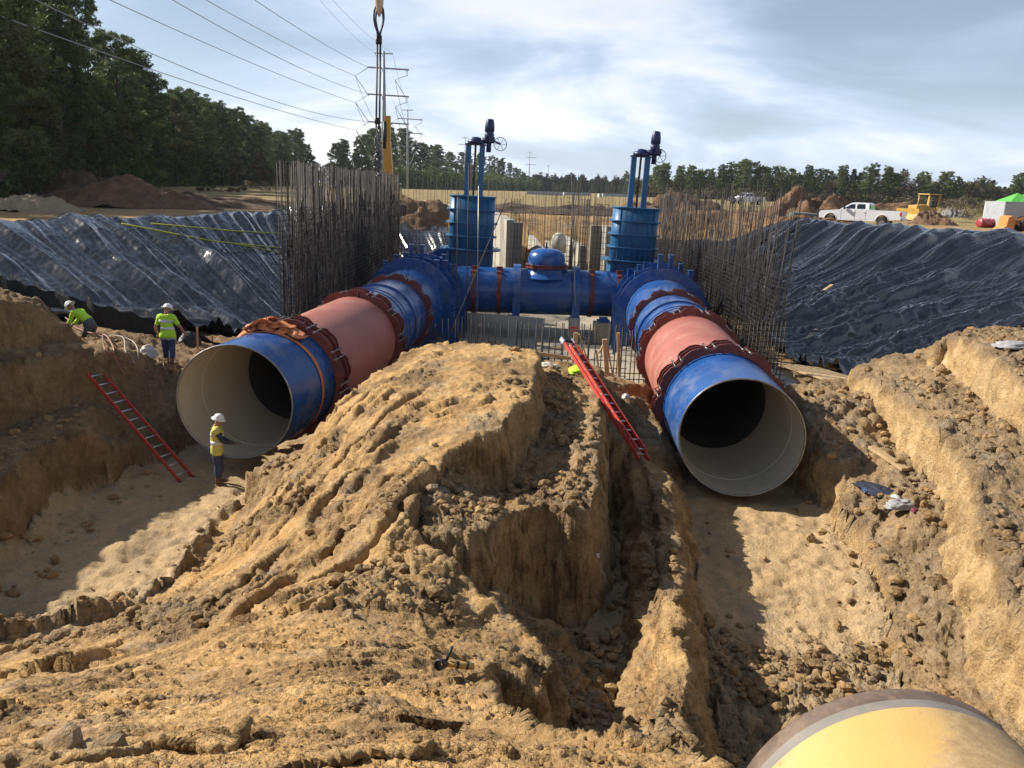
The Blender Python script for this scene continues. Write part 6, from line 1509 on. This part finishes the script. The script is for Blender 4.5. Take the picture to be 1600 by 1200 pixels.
# ================================================================== VEHICLES AND THINGS ON THE FAR BANK
M_WHITE = simple('white_car_paint', (.70, .71, .74), .22, var=.04, scale=1, dirt=(.45, .36, .26), dirtamt=.25, coat=.4)
M_GLASS = simple('tinted_glass', (.012, .016, .02), .06, var=.1, spec=.8); M_TYRE = simple('tyre_rubber', (.022, .021, .02), .85, var=.3, scale=5, dirt=(.16, .11, .07), dirtamt=.4)
M_CHROME = simple('chrome', (.5, .5, .52), .2, metal=.9); M_TAIL = simple('tail_light', (.45, .02, .02), .25); M_BLACK = simple('black_trim', (.015, .015, .016), .5)
def wheel(root, x, y, z, r, w, side):
    mb = MB(); mb.lathe([(r * .58, -w / 2), (r * .93, -w / 2), (r, -w / 2 + .05), (r, w / 2 - .05), (r * .93, w / 2), (r * .58, w / 2)], (x, y, z), (0, 1, 0), 28); wh = empty('wheel', (x, y, z)); wh.parent = root
    o = mb.build('tyre', M_TYRE); 
    for v in o.data.vertices: v.co -= Vector((x, y, z))
    o.parent = wh
    mb = MB(); mb.lathe([(r * .58, side * (w / 2 - .02)), (r * .5, side * (w / 2 - .07)), (r * .2, side * (w / 2 - .05)), (0, side * (w / 2 - .02))], (0, 0, 0), (0, 1, 0), 20)
    for k in range(8):
        a = math.pi * 2 * k / 8; mb.beam((0, side * (w / 2 - .03), 0), (math.cos(a) * r * .56, side * (w / 2 - .03), math.sin(a) * r * .56), .06, .04, (0, 1, 0))
    mb.build('rim', M_CHROME, wh)
def pickup(loc, rz, label, scale=1.0):
    """x forward, y left"""
    root = empty('pickup_truck', loc, label, 'pickup truck', rz=rz); Wd = 1.98
    def side_prism(poly, y0, y1, name, mat, bevel=.03, par=None):
        mb = MB(); mb.prism([(x, 0, z) for x, z in poly], (0, y0, 0), (0, y1, 0)); return mb.build(name, mat, par or root, bevel=bevel)
    def arch(cx, r, z0, a0=0, a1=math.pi, n=9): return [(cx + r * math.cos(math.pi * k / n), z0 + r * math.sin(math.pi * k / n)) for k in range(n + 1)]
    fx, rx, wr = 2.15, -1.95, .50
    # lower body with wheel arches: front block, cab, bed
    body = [(3.1, .62), (3.12, 1.02), (3.02, 1.20), (1.45, 1.36), (1.40, 1.42), (-.80, 1.42), (-.82, 1.40), (-3.30, 1.40), (-3.34, .72)] + [(rx - wr - .02, .62)] + list(reversed(arch(rx, wr, .58))) + [(rx + wr + .02, .50)] + [(fx - wr - .02, .50)] + list(reversed(arch(fx, wr, .58))) + [(fx + wr + .02, .62)]
    side_prism(body, -Wd / 2, Wd / 2, 'body', M_WHITE, .0)
    cab = [(1.42, 1.40), (.62, 1.90), (.35, 1.96), (-.62, 1.97), (-.80, 1.90), (-.88, 1.40)]
    mb = MB(); V = []
    for sg in (-1, 1): V += [(x, sg * (Wd / 2 - .02 - (.17 if z > 1.5 else 0)), z) for x, z in cab]
    n = len(cab); mb.add([Vector(v) for v in V], [tuple(range(n)), tuple(reversed(range(n, 2 * n)))] + [(i, n + i, n + (i + 1) % n, (i + 1) % n) for i in range(n)]); mb.build('cab', M_WHITE, root, bevel=.03)
    def yside(z): return Wd / 2 - .02 - .17 * min(1, max(0, (z - 1.40) / .5)) + .006
    for sg in (-1, 1):
        for (poly, nm) in (([(1.12, 1.46), (.62, 1.80), (.28, 1.84), (.25, 1.46)], 'side_window'), ([(.12, 1.46), (.12, 1.84), (-.50, 1.85), (-.56, 1.46)], 'side_window')):
            mb = MB(); mb.add([Vector((x, sg * (yside(z) + .01), z)) for x, z in poly] + [Vector((x, sg * (yside(z) - .03), z)) for x, z in poly], [(0, 1, 2, 3), (7, 6, 5, 4), (0, 4, 5, 1), (1, 5, 6, 2), (2, 6, 7, 3), (3, 7, 4, 0)]); mb.build(nm, M_GLASS, root)
        for dx in (1.30, .18, -.66):
            mb = MB(); mb.box((dx, sg * (Wd / 2 + .001), .98), (.014, .008, .80)); mb.build('door_seam', M_BLACK, root)
        for dx in (.34, -.52):
            mb = MB(); mb.box((dx, sg * (Wd / 2 + .02), 1.20), (.20, .04, .045)); mb.build('door_handle', M_WHITE, root, bevel=.01)
        mb = MB(); mb.box((1.05, sg * (Wd / 2 + .17), 1.52), (.12, .22, .28)); mb.build('mirror', M_BLACK, root, bevel=.03)
        mb = MB(); mb.box((-3.30, sg * (Wd / 2 - .05), 1.16), (.12, .12, .30)); mb.build('tail_light', M_TAIL, root, bevel=.01)
        mb = MB(); mb.box((3.06, sg * .78, 1.0), (.14, .30, .26)); mb.build('headlight', M_CHROME, root, bevel=.02)
        for (cx) in (fx, rx):
            mb = MB(); A = arch(cx, wr + .0, .58); mb.tube([(x, sg * (Wd / 2), z) for x, z in A], .035, 6); mb.build('wheel_arch', M_WHITE, root)
        wheel(root, fx, sg * (Wd / 2 - .15), .41, .41, .27, sg); wheel(root, rx, sg * (Wd / 2 - .15), .41, .41, .27, sg)
    mb = MB(); mb.add([Vector(v) for v in ((1.38, -.80, 1.45), (1.38, .80, 1.45), (.70, .68, 1.87), (.70, -.68, 1.87))], [(0, 1, 2, 3)]); w_ = mb.build('windscreen', M_GLASS, root); so_ = w_.modifiers.new('t', 'SOLIDIFY'); so_.thickness = .03; so_.offset = 1
    mb = MB(); mb.add([Vector(v) for v in ((-.885, -.70, 1.50), (-.885, .70, 1.50), (-.84, .62, 1.84), (-.84, -.62, 1.84))], [(3, 2, 1, 0)]); w_ = mb.build('rear_window', M_GLASS, root); so_ = w_.modifiers.new('t', 'SOLIDIFY'); so_.thickness = .03; so_.offset = 1
    mb = MB(); mb.box((-2.1, 0, 1.395), (2.3, 1.62, .03)); mb.build('bed_opening', M_BLACK, root)
    mb = MB(); mb.box((-3.40, 0, .72), (.18, 1.9, .2)); mb.build('rear_bumper', M_CHROME, root, bevel=.03)
    mb = MB(); mb.box((3.20, 0, .68), (.25, 1.98, .34)); mb.box((3.28, 0, 1.05), (.10, 1.2, .5)); mb.tube([(3.34, -.6, .8), (3.38, -.55, 1.25), (3.38, .55, 1.25), (3.34, .6, .8)], .04, 6); mb.build('front_guard', M_BLACK, root, bevel=.02)
    mb = MB(); mb.box((3.11, 0, 1.02), (.05, 1.2, .30)); mb.build('grille', M_CHROME, root)
    mb = MB(); mb.box((-3.345, 0, 1.12), (.012, 1.5, .45)); mb.build('tailgate', M_WHITE, root, bevel=.004)
    root.scale = (scale,) * 3; return root
a = Vector(aty(1279, 343, 69.5)); b = Vector(aty(1411, 349, 65.5)); c = (a + b) / 2; rz_ = math.atan2(a.y - b.y, a.x - b.x)
pickup((c.x, c.y, gz(c.x, c.y) + .04), rz_, 'white crew cab pickup truck parked above the right plastic sheet', ((a - b).length) / 6.75)
p = aty(1166, 320, 140); pickup((p[0], 140, p[2]), math.radians(205), 'small distant white pickup truck seen through the right rebar cage', 1.0)

# dirt heaps
def dirt_mat(name, lo, hi):
    t = NT(name); n = t.noise(1.3, 8, .7, dist=.4); c = t.ramp(n, ((.3, lo), (.7, hi))); t.set(color=c, rough=.92, normal=t.bump(t.noise(3.5, 9, .75), .9, .25)); return t.m
M_BROWN = dirt_mat('brown_dirt', (.085, .045, .025), (.26, .15, .08)); M_SANDH = dirt_mat('pale_sand', (.30, .22, .135), (.45, .35, .22)); M_DKD = dirt_mat('dark_dirt', (.05, .033, .022), (.17, .11, .065)); M_ORD = dirt_mat('orange_dirt', (.17, .085, .035), (.38, .23, .11)); M_ROCKG = dirt_mat('grey_rubble', (.10, .095, .09), (.34, .32, .29))
def heap(px, py, Y, w, d, h, label, mat, seed=1, rough=.35, name='dirt_heap', z=None, rz=0.0):
    p = aty(px, py, Y); x0, y0 = float(p[0]), float(Y); n = 70; g = np.linspace(-1, 1, n); X, Yg = np.meshgrid(g, g); r = np.hypot(X, Yg)
    th_ = np.arctan2(Yg, X); ed_ = 1 + .22 * pn2(np.cos(th_) * 1.4 + seed, np.sin(th_) * 1.4, seed)
    q = np.clip(1 - (r / ed_) ** 1.6, 0, 1)
    Z = h * q * (.75 + .8 * fbm2(X * 1.9 + seed, Yg * 1.9, 4, seed)) + h * rough * .35 * fbm2(X * 6, Yg * 6, 4, seed + 4) * (q > 0) - .25 * (q <= 0)
    XX = X * w / 2; YY = Yg * d / 2; g0 = gz(x0, y0)
    V = np.stack([XX, YY, Z + height(XX + x0, YY + y0)[0] - g0], -1).reshape(-1, 3)
    o = link(name, npmesh(name, V, gridfaces(n, n), mat)); o.location = (x0, y0, (gz(x0, y0) if z is None else z) - .05); tag(o, label, 'heap'); return o
heap(190, 318, 58, 15, 7, 2.1, 'long brown dirt heap below the left wood', M_BROWN, 1)
heap(130, 316, 64, 9, 6, 2.6, 'grey-brown overgrown heap behind the long brown dirt heap', M_DKD, 2)
heap(55, 330, 46, 5.6, 4, 1.05, 'small pale sand pile at the left edge above the plastic sheet', M_SANDH, 3)
heap(12, 333, 48, 4, 3, .8, 'low pale sand pile cut off by the left picture edge', M_SANDH, 4)
heap(300, 316, 66, 16, 6, .9, 'low dark ridge of dirt right of the brown heap', M_DKD, 5)
heap(385, 312, 72, 10, 5, .7, 'low brown ridge of dirt beside the left rebar cage', M_BROWN, 6)
heap(1262, 345, 82, 11, 8, 3.3, 'tall reddish-brown dirt heap behind the front of the white truck', M_BROWN, 7)
heap(1315, 349, 92, 12, 7, 2.2, 'brown dirt ridge directly behind the white truck', M_BROWN, 8)
heap(1456, 346, 84, 5, 5, 1.5, 'brown dirt pile in front of the yellow bulldozer', M_BROWN, 9)
heap(1390, 344, 110, 16, 7, 1.9, 'low brown ridge between the truck and the bulldozer', M_BROWN, 10)
heap(1493, 338, 115, 4.5, 4, 1.5, 'grey heap of broken rubble left of the dry tan bush', M_ROCKG, 11, .8, 'rubble_heap')
heap(1270, 350, 66.5, 9, 2.2, .75, 'crumbly earth windrow before the wheels of the white truck', M_ORD, 12, .8)
heap(1345, 354, 63.5, 7, 1.6, .35, 'low crumbly earth windrow under the side of the white truck', M_ORD, 13, .8)
heap(1450, 357, 60.0, 9, 3, .4, 'low brown windrow on the crest of the right bank', M_ORD, 14, .7)
heap(1560, 372, 56, 7, 3, .4, 'low orange windrow at the right picture edge above the sheet', M_ORD, 15, .7)
heap(1130, 352, 72, 16, 9, 1.0, 'orange-brown earth bank seen through the right rebar cage', M_ORD, 16, .6)
heap(1050, 345, 84, 14, 10, 2.3, 'brown earth bank right of the right valve', M_BROWN, 17, .5)
heap(1190, 358, 69, 10, 6, .6, 'broken brown earth below the distant pickup', M_ORD, 18, .8)
heap(640, 345, 70, 9, 8, 1.4, 'brown graded earth bank behind the left rebar cage', M_BROWN, 19, .5)
heap(740, 352, 80, 10, 7, 1.0, 'brown earth edge behind the left valve', M_BROWN, 20, .5)
heap(860, 346, 76, 24, 7, .9, 'dark brown earth lip across the back of the pit', M_DKD, 22, .7)
heap(960, 346, 78, 15, 7, 1.0, 'brown earth lip left of the right valve', M_BROWN, 23, .7)
# long pipe lying behind the truck
def cyl(a, b, r, mat, name, label, cat, ribs=0):
    root = empty(name, (Vector(a) + Vector(b)) / 2, label, cat); mb = MB(); ax = Vector(b) - Vector(a); mb.lathe([(0, 0), (r * .96, 0), (r, .03), (r, ax.length - .03), (r * .96, ax.length), (0, ax.length)], a, ax, 28); _reparent(mb.build('shell', mat), root)
    for k in range(ribs):
        mb = MB(); t = ax.length * (k + .5) / ribs; mb.lathe([(r, t - .04), (r + .04, t - .03), (r + .04, t + .03), (r, t + .04)], a, ax, 28); _reparent(mb.build('hoop', mat), root)
    return root
p = Vector(aty(1236, 340, 70)); q = Vector(aty(1278, 339, 72)); p.z = gz(p.x, p.y) + .45; q.z = gz(q.x, q.y) + .45
cyl(p, q, .42, simple('grey_culvert', (.09, .10, .09), .7), 'culvert_pipe', 'dark grey corrugated pipe lying in front of the truck bumper', 'pipe', 9)
p = Vector(aty(1530, 348, 80)); p.z = gz(p.x, p.y) + .45
cyl(p, p + Vector((1.5, .3, 0)), .44, simple('red_tank_paint', (.30, .035, .045), .4), 'red_tank', 'red cylindrical tank lying left of the grey container', 'tank', 2)

# bulldozer
M_YEL = simple('machine_yellow', (.52, .31, .06), .5, var=.15, scale=2, dirt=(.24, .15, .08), dirtamt=.6); M_TRK = simple('track_steel', (.07, .05, .04), .7, metal=.4, dirt=(.2, .13, .08), dirtamt=.7)
p = Vector(aty(1440, 344, 95)); root = empty('bulldozer', (p.x, p.y, gz(p.x, p.y) + .05), 'yellow bulldozer with canopy, its blade behind a dirt pile', 'bulldozer', rz=math.radians(-158))
for sg in (-1, 1):
    prof = [(-1.7, 0, .30), (-1.5, 0, .05), (1.4, 0, .05), (1.75, 0, .4), (1.5, 0, .85), (-1.3, 0, .85), (-1.75, 0, .6)]
    mb = MB(); mb.prism(prof, (0, sg * 1.0 - .28, 0), (0, sg * 1.0 + .28, 0)); tr_ = mb.build('track', M_TRK, root, bevel=.05)
    for k in range(14): mb = MB(); mb.box((-1.4 + k * .215, sg * 1.0, .87), (.06, .6, .06)); mb.build('grouser', M_TRK, tr_)
    mb = MB(); mb.beam((-.6, sg * 1.35, .55), (2.2, sg * 1.35, .45), .14, .26); mb.build('push_arm', M_YEL, root)
mb = MB(); mb.prism([(-1.5, 0, .8), (1.7, 0, .8), (1.72, 0, 1.65), (.3, 0, 1.80), (-.1, 0, 1.45), (-1.5, 0, 1.45)], (0, -.62, 0), (0, .62, 0)); mb.build('hood', M_YEL, root, bevel=.05)
mb = MB(); mb.box((-.9, 0, 1.55), (.7, .7, .35)); mb.box((-1.2, 0, 1.9), (.18, .6, .6)); mb.build('operator_seat', M_BLACK, root, bevel=.05)
for sx_, sg in ((.1, -1), (.1, 1), (-1.5, -1), (-1.5, 1)):
    mb = MB(); mb.beam((sx_ + (.18 if sx_ < 0 else 0), sg * .72, 1.4), (sx_, sg * .72, 2.9), .12, .12, (0, 1, 0)); mb.build('canopy_post', M_YEL, root)
mb = MB(); mb.box((-.7, 0, 2.95), (2.0, 1.65, .12)); mb.build('canopy', M_YEL, root, bevel=.04)
mb = MB(); mb.prism([(2.25, 0, .1), (2.45, 0, .05), (2.30, 0, .7), (2.45, 0, 1.3), (2.25, 0, 1.3), (2.12, 0, .7)], (0, -1.6, 0), (0, 1.6, 0)); mb.build('blade', M_YEL, root)
mb = MB(); mb.tube([(1.2, .3, 1.65), (1.2, .3, 2.2)], .06, 8); mb.build('exhaust', M_BLACK, root)
# container, canopies and loader at the right edge
p = Vector(aty(1566, 354, 78)); zg = gz(p.x, p.y); root = empty('container', (p.x + 1.0, p.y, zg), 'grey-white steel container open towards the green canopies', 'container', rz=math.radians(-12))
M_CONT = simple('container_paint', (.42, .44, .47), .6, var=.1, scale=1, dirt=(.25, .2, .15), dirtamt=.4)
def panel(name, lo, hi, axis, mat=M_CONT):
    mb = MB(); c_ = [(a_ + b_) / 2 for a_, b_ in zip(lo, hi)]; mb.box(c_, [b_ - a_ for a_, b_ in zip(lo, hi)]); L_ = hi[axis] - lo[axis]; o_ = 1 - axis
    for k in range(int(L_ / .28)):
        c2 = list(c_); c2[axis] = lo[axis] + .14 + k * .28; sz = [b_ - a_ + .05 for a_, b_ in zip(lo, hi)]; sz[axis] = .10; sz[2] -= .25; mb.box(c2, sz)
    o = mb.build(name, mat); o.parent = root; return o
panel('end_wall', (-1.0, -.03, 0), (1.0, .03, 2.5), 0); panel('back_wall', (-1.0, 0, 0), (-.94, 5.5, 2.5), 1); panel('far_wall', (-1.0, 5.5, 0), (1.0, 5.56, 2.5), 0)
mb = MB(); mb.box((0, 2.75, 2.53), (2.1, 5.7, .06)); mb.build('roof', M_CONT, root); mb = MB(); mb.box((0, 2.75, .06), (2.0, 5.5, .12)); mb.build('floor', M_BLACK, root)
M_GRN = simple('green_canvas', (.10, .42, .07), .7, var=.08)
for i, (px, lb) in enumerate(((1588, 'bright green peaked canopy behind the container, left one'), (1604, 'bright green peaked canopy at the right picture edge'))):
    p = Vector(aty(px, 316, 86)); g = gz(p.x, p.y); root = empty('canopy_tent', (p.x, p.y, g), lb, 'canopy tent', 'green canopies'); zt = p.z - g
    mb = MB(); mb.add([Vector(v) for v in ((-1.5, -1.5, zt), (1.5, -1.5, zt), (1.5, 1.5, zt), (-1.5, 1.5, zt), (0, 0, zt + .95), (-1.5, -1.5, zt - .28), (1.5, -1.5, zt - .28), (1.5, 1.5, zt - .28), (-1.5, 1.5, zt - .28))], [(0, 1, 4), (1, 2, 4), (2, 3, 4), (3, 0, 4), (5, 6, 1, 0), (6, 7, 2, 1), (7, 8, 3, 2), (8, 5, 0, 3)])
    o = mb.build('roof', M_GRN, root); so_ = o.modifiers.new('t', 'SOLIDIFY'); so_.thickness = .04
    for sx_ in (-1, 1):
        for sy_ in (-1, 1): mb = MB(); mb.tube([(sx_ * 1.45, sy_ * 1.45, 0), (sx_ * 1.45, sy_ * 1.45, zt)], .04, 6); mb.build('leg', M_CHROME, root)
p = Vector(aty(1592, 360, 72)); g = gz(p.x, p.y); M_ORG = simple('machine_orange', (.55, .22, .05), .5, dirt=(.24, .15, .08), dirtamt=.5)
root = empty('wheel_loader', (p.x + 1.2, p.y, g), 'orange wheel loader with raised tooth bucket cut off by the right picture edge', 'wheel loader', rz=math.radians(168))
mb = MB(); mb.prism([(1.9, 0, .15), (2.9, 0, .1), (2.5, 0, .5), (2.45, 0, 1.2), (2.1, 0, 1.35), (1.85, 0, .8)], (0, -1.1, 0), (0, 1.1, 0)); mb.build('bucket', M_ORG, root)
for sg in (-1, 1): mb = MB(); mb.beam((.2, sg * .45, 1.3), (2.0, sg * .45, .6), .12, .3); mb.build('lift_arm', M_ORG, root)
mb = MB(); mb.box((-1.2, 0, 1.25), (2.6, 1.3, .9)); mb.box((.1, 0, 1.0), (.9, .9, .6)); mb.build('chassis', M_ORG, root, bevel=.06)
mb = MB(); mb.box((-.5, 0, 2.2), (1.2, 1.2, 1.2)); mb.build('cab', M_GLASS, root, bevel=.05); mb = MB(); mb.box((-.5, 0, 2.85), (1.3, 1.3, .12)); mb.build('cab_roof', M_ORG, root, bevel=.03)
for sx_ in (.7, -1.7):
    for sg in (-1, 1): wheel(root, sx_, sg * .95, .68, .68, .5, sg)
# yellow crane mast behind the left cage, with its machine
a = Vector(aty(605, 270, 62)); b = Vector(aty(606, 181, 62)); g = gz(a.x, 62)
root = empty('excavator', (a.x, 62, g if g > -1 else -.2), 'yellow-orange excavator with upright boom behind the left rebar cage', 'excavator'); M_BOOM = simple('boom_yellow', (.62, .30, .03), .45, dirt=(.2, .12, .06), dirtamt=.4)
mb = MB(); mb.beam(a + Vector((.25, 0, -1.5)), Vector(aty(604, 222, 62)), .5, .62, (1, 0, 0)); _reparent(mb.build('boom', M_BOOM, bevel=.04), root)
mb = MB(); mb.beam(Vector(aty(606, 226, 62)), b, .34, .42, (1, 0, 0)); _reparent(mb.build('stick', M_BOOM, bevel=.04), root)
mb = MB(); mb.tube([a + Vector((.5, .1, -1)), Vector(aty(608, 235, 62))], .09, 8); _reparent(mb.build('cylinder', M_CHROME), root)
mb = MB(); mb.tube([Vector(aty(601, 232, 61.8)), Vector(aty(601, 190, 61.8))], .13, 8); _reparent(mb.build('lamp_bracket', M_BLACK), root)
mb = MB(); z_ = root.location.z; mb.box((a.x - .6, 63, z_ + 1.3), (2.4, 2.6, 1.1)); _reparent(mb.build('house', M_BOOM, bevel=.06), root)
mb = MB(); mb.box((a.x + .2, 64.0, z_ + 1.7), (1.1, 1.2, 1.5)); _reparent(mb.build('cab', M_GLASS, bevel=.05), root)
for sg in (-1, 1): mb = MB(); mb.box((a.x - .6, 63 + sg * 1.1, z_ + .42), (3.6, .55, .85)); _reparent(mb.build('track', M_TRK, bevel=.2), root)
# far concrete works on the field
M_FARC = simple('far_concrete', (.34, .36, .38), .9, var=.08, scale=.1)
for (x0, x1, yt, yb, Y, lb) in ((822, 878, 305, 317, 260, 'long low grey concrete structure in the far field, left part'), (880, 920, 309, 315, 280, 'long low grey concrete structure in the far field, right part'), (934, 938, 304, 318, 230, 'small white marker post in the far field'), (940, 1000, 311, 318, 300, 'low pale concrete wall in the far field left of the right valve')):
    a = aty(x0, yb, Y); b = aty(x1, yb, Y); t_ = aty(x0, yt, Y); g = gz(a[0], Y); h = max(t_[2] - g, 1); mb = MB(); mb.box(((a[0] + b[0]) / 2, Y, g + h / 2 - .2), (b[0] - a[0], 6, h + .4))
    o = mb.build('far_structure', M_FARC); tag(o, lb, 'structure')
# ================================================================== LOOSE CLODS (nobody could count them)
def clods(name, n, boxes, smin, smax, pw, label, seed, sy=.7, up=0.0):
    rng = np.random.default_rng(seed); bm = bmesh.new(); bmesh.ops.create_icosphere(bm, subdivisions=1 if n > 3000 else 2, radius=1)
    base = np.array([v.co[:] for v in bm.verts]); fcs = np.array([[v.index for v in f.verts] for f in bm.faces]); bm.free()
    shapes = []
    for k in range(14):
        q = base * (1 + .45 * pn3(base[:, 0] * 1.5 + k * 3, base[:, 1] * 1.5, base[:, 2] * 1.5, k) + .35 * pn3(base[:, 0] * 3.5, base[:, 1] * 3.5, base[:, 2] * 3.5 + k, k + 3))[:, None]
        shapes.append(q * rng.uniform(.65, 1.25, 3))
    shapes = np.array(shapes)
    P2 = []
    for (x0, x1, y0, y1, w) in boxes:
        m_ = int(n * w); x = rng.uniform(x0, x1, m_ * 4); y = rng.uniform(y0, y1, m_ * 4)
        cl_ = fbm2(x * .7, y * sy, 3, seed) + .35 * fbm2(x * 3, y * 3, 2, seed + 1); ri_ = np.clip(np.searchsorted(rr, np.hypot(x, y)), 1, nr - 1); ti_ = np.clip(np.searchsorted(th, np.arctan2(x, y)), 1, nc - 1); keep = (cl_ + rng.normal(0, .12, len(x)) > .10) & (rng.random(len(x)) < RUB[ri_, ti_] ** 1.3 + up)
        P2.append(np.stack([x[keep], y[keep]], -1)[:m_])
    P2 = np.concatenate(P2); N = len(P2)
    ri = np.clip(np.searchsorted(rr, np.hypot(P2[:, 0], P2[:, 1])), 1, nr - 1); ti = np.clip(np.searchsorted(th, np.arctan2(P2[:, 0], P2[:, 1])), 1, nc - 1); z = V_G[ri, ti, 2]
    st = steep[ri, ti]; s = smin + (smax - smin) * rng.random(N) ** pw
    keep = (st < .5); P2 = P2[keep]; z = z[keep]; s = s[keep]; N = len(P2)
    k = rng.integers(0, 14, N); a = rng.uniform(0, 6.28, N); ca, sa = np.cos(a), np.sin(a); S = shapes[k] * s[:, None, None]
    X = S[..., 0] * ca[:, None] - S[..., 1] * sa[:, None] + P2[:, 0, None]; Y = S[..., 0] * sa[:, None] + S[..., 1] * ca[:, None] + P2[:, 1, None]; Z = S[..., 2] * .8 + (z + s * .25)[:, None]
    VV = np.stack([X, Y, Z], -1).reshape(-1, 3); FF = (fcs[None] + (np.arange(N) * len(base))[:, None, None]).reshape(-1, 3)
    me_ = npmesh(name, VV, FF, M_EARTH, False); vattr(me_, 'rub', np.repeat(rng.uniform(.25, 1, N), len(base)))
    o = link(name, me_); tag(o, label, 'clods', kind='stuff'); return o
clods('loose_clods', 5200, [(-4.5, 3, 2.4, 7.5, .5), (-9, -3, 5, 9, .25)], .006, .06, 4.0, 'small loose clods on the foreground clay', 201)
clods('loose_clods', 6500, [(-8, 0, 8.5, 18, .30), (-2.5, 2, 11, 22, .25), (1.0, 3.2, 8, 19, .15), (2.6, 6.5, 8.5, 13, .20), (4, 11, 9, 20, .10)], .018, .12, 3.5, 'clods on the mound slopes and rubble benches', 202)
clods('loose_clods', 2600, [(-16, -8, 12, 24, .35), (6, 16, 10, 24, .45), (-9, -6, 11, 14, .2)], .02, .13, 3.0, 'clods on the side benches and trench floor', 203)
clods('loose_lumps', 260, [(-4.5, 2.5, 3, 9, .35), (-3, 2.5, 9, 20, .45), (-13, 14, 12, 22, .2)], .05, .12, 2.5, 'bigger lumps of clay on the earthworks', 204)
clods('loose_crumbs', 6500, [(-5, 3, 2.4, 9.5, 1.0)], .006, .028, 2.2, 'strings of small crumbs on the scraped foreground clay', 205, 3.0, .45)
# ================================================================== AIR
hz = bpy.data.materials.new('air'); hz.use_nodes = True; hn = hz.node_tree; hn.nodes.remove(hn.nodes['Principled BSDF'])
pv = hn.nodes.new('ShaderNodeVolumePrincipled'); pv.inputs['Color'].default_value = (.80, .88, 1.0, 1); pv.inputs['Density'].default_value = .00010; pv.inputs['Anisotropy'].default_value = .2
hn.links.new(pv.outputs[0], hn.nodes['Material Output'].inputs['Volume'])
mb = MB(); mb.box((0, 480, 18), (1400, 1100, 62)); o = mb.build('haze', hz); tag(o, kind='stuff')
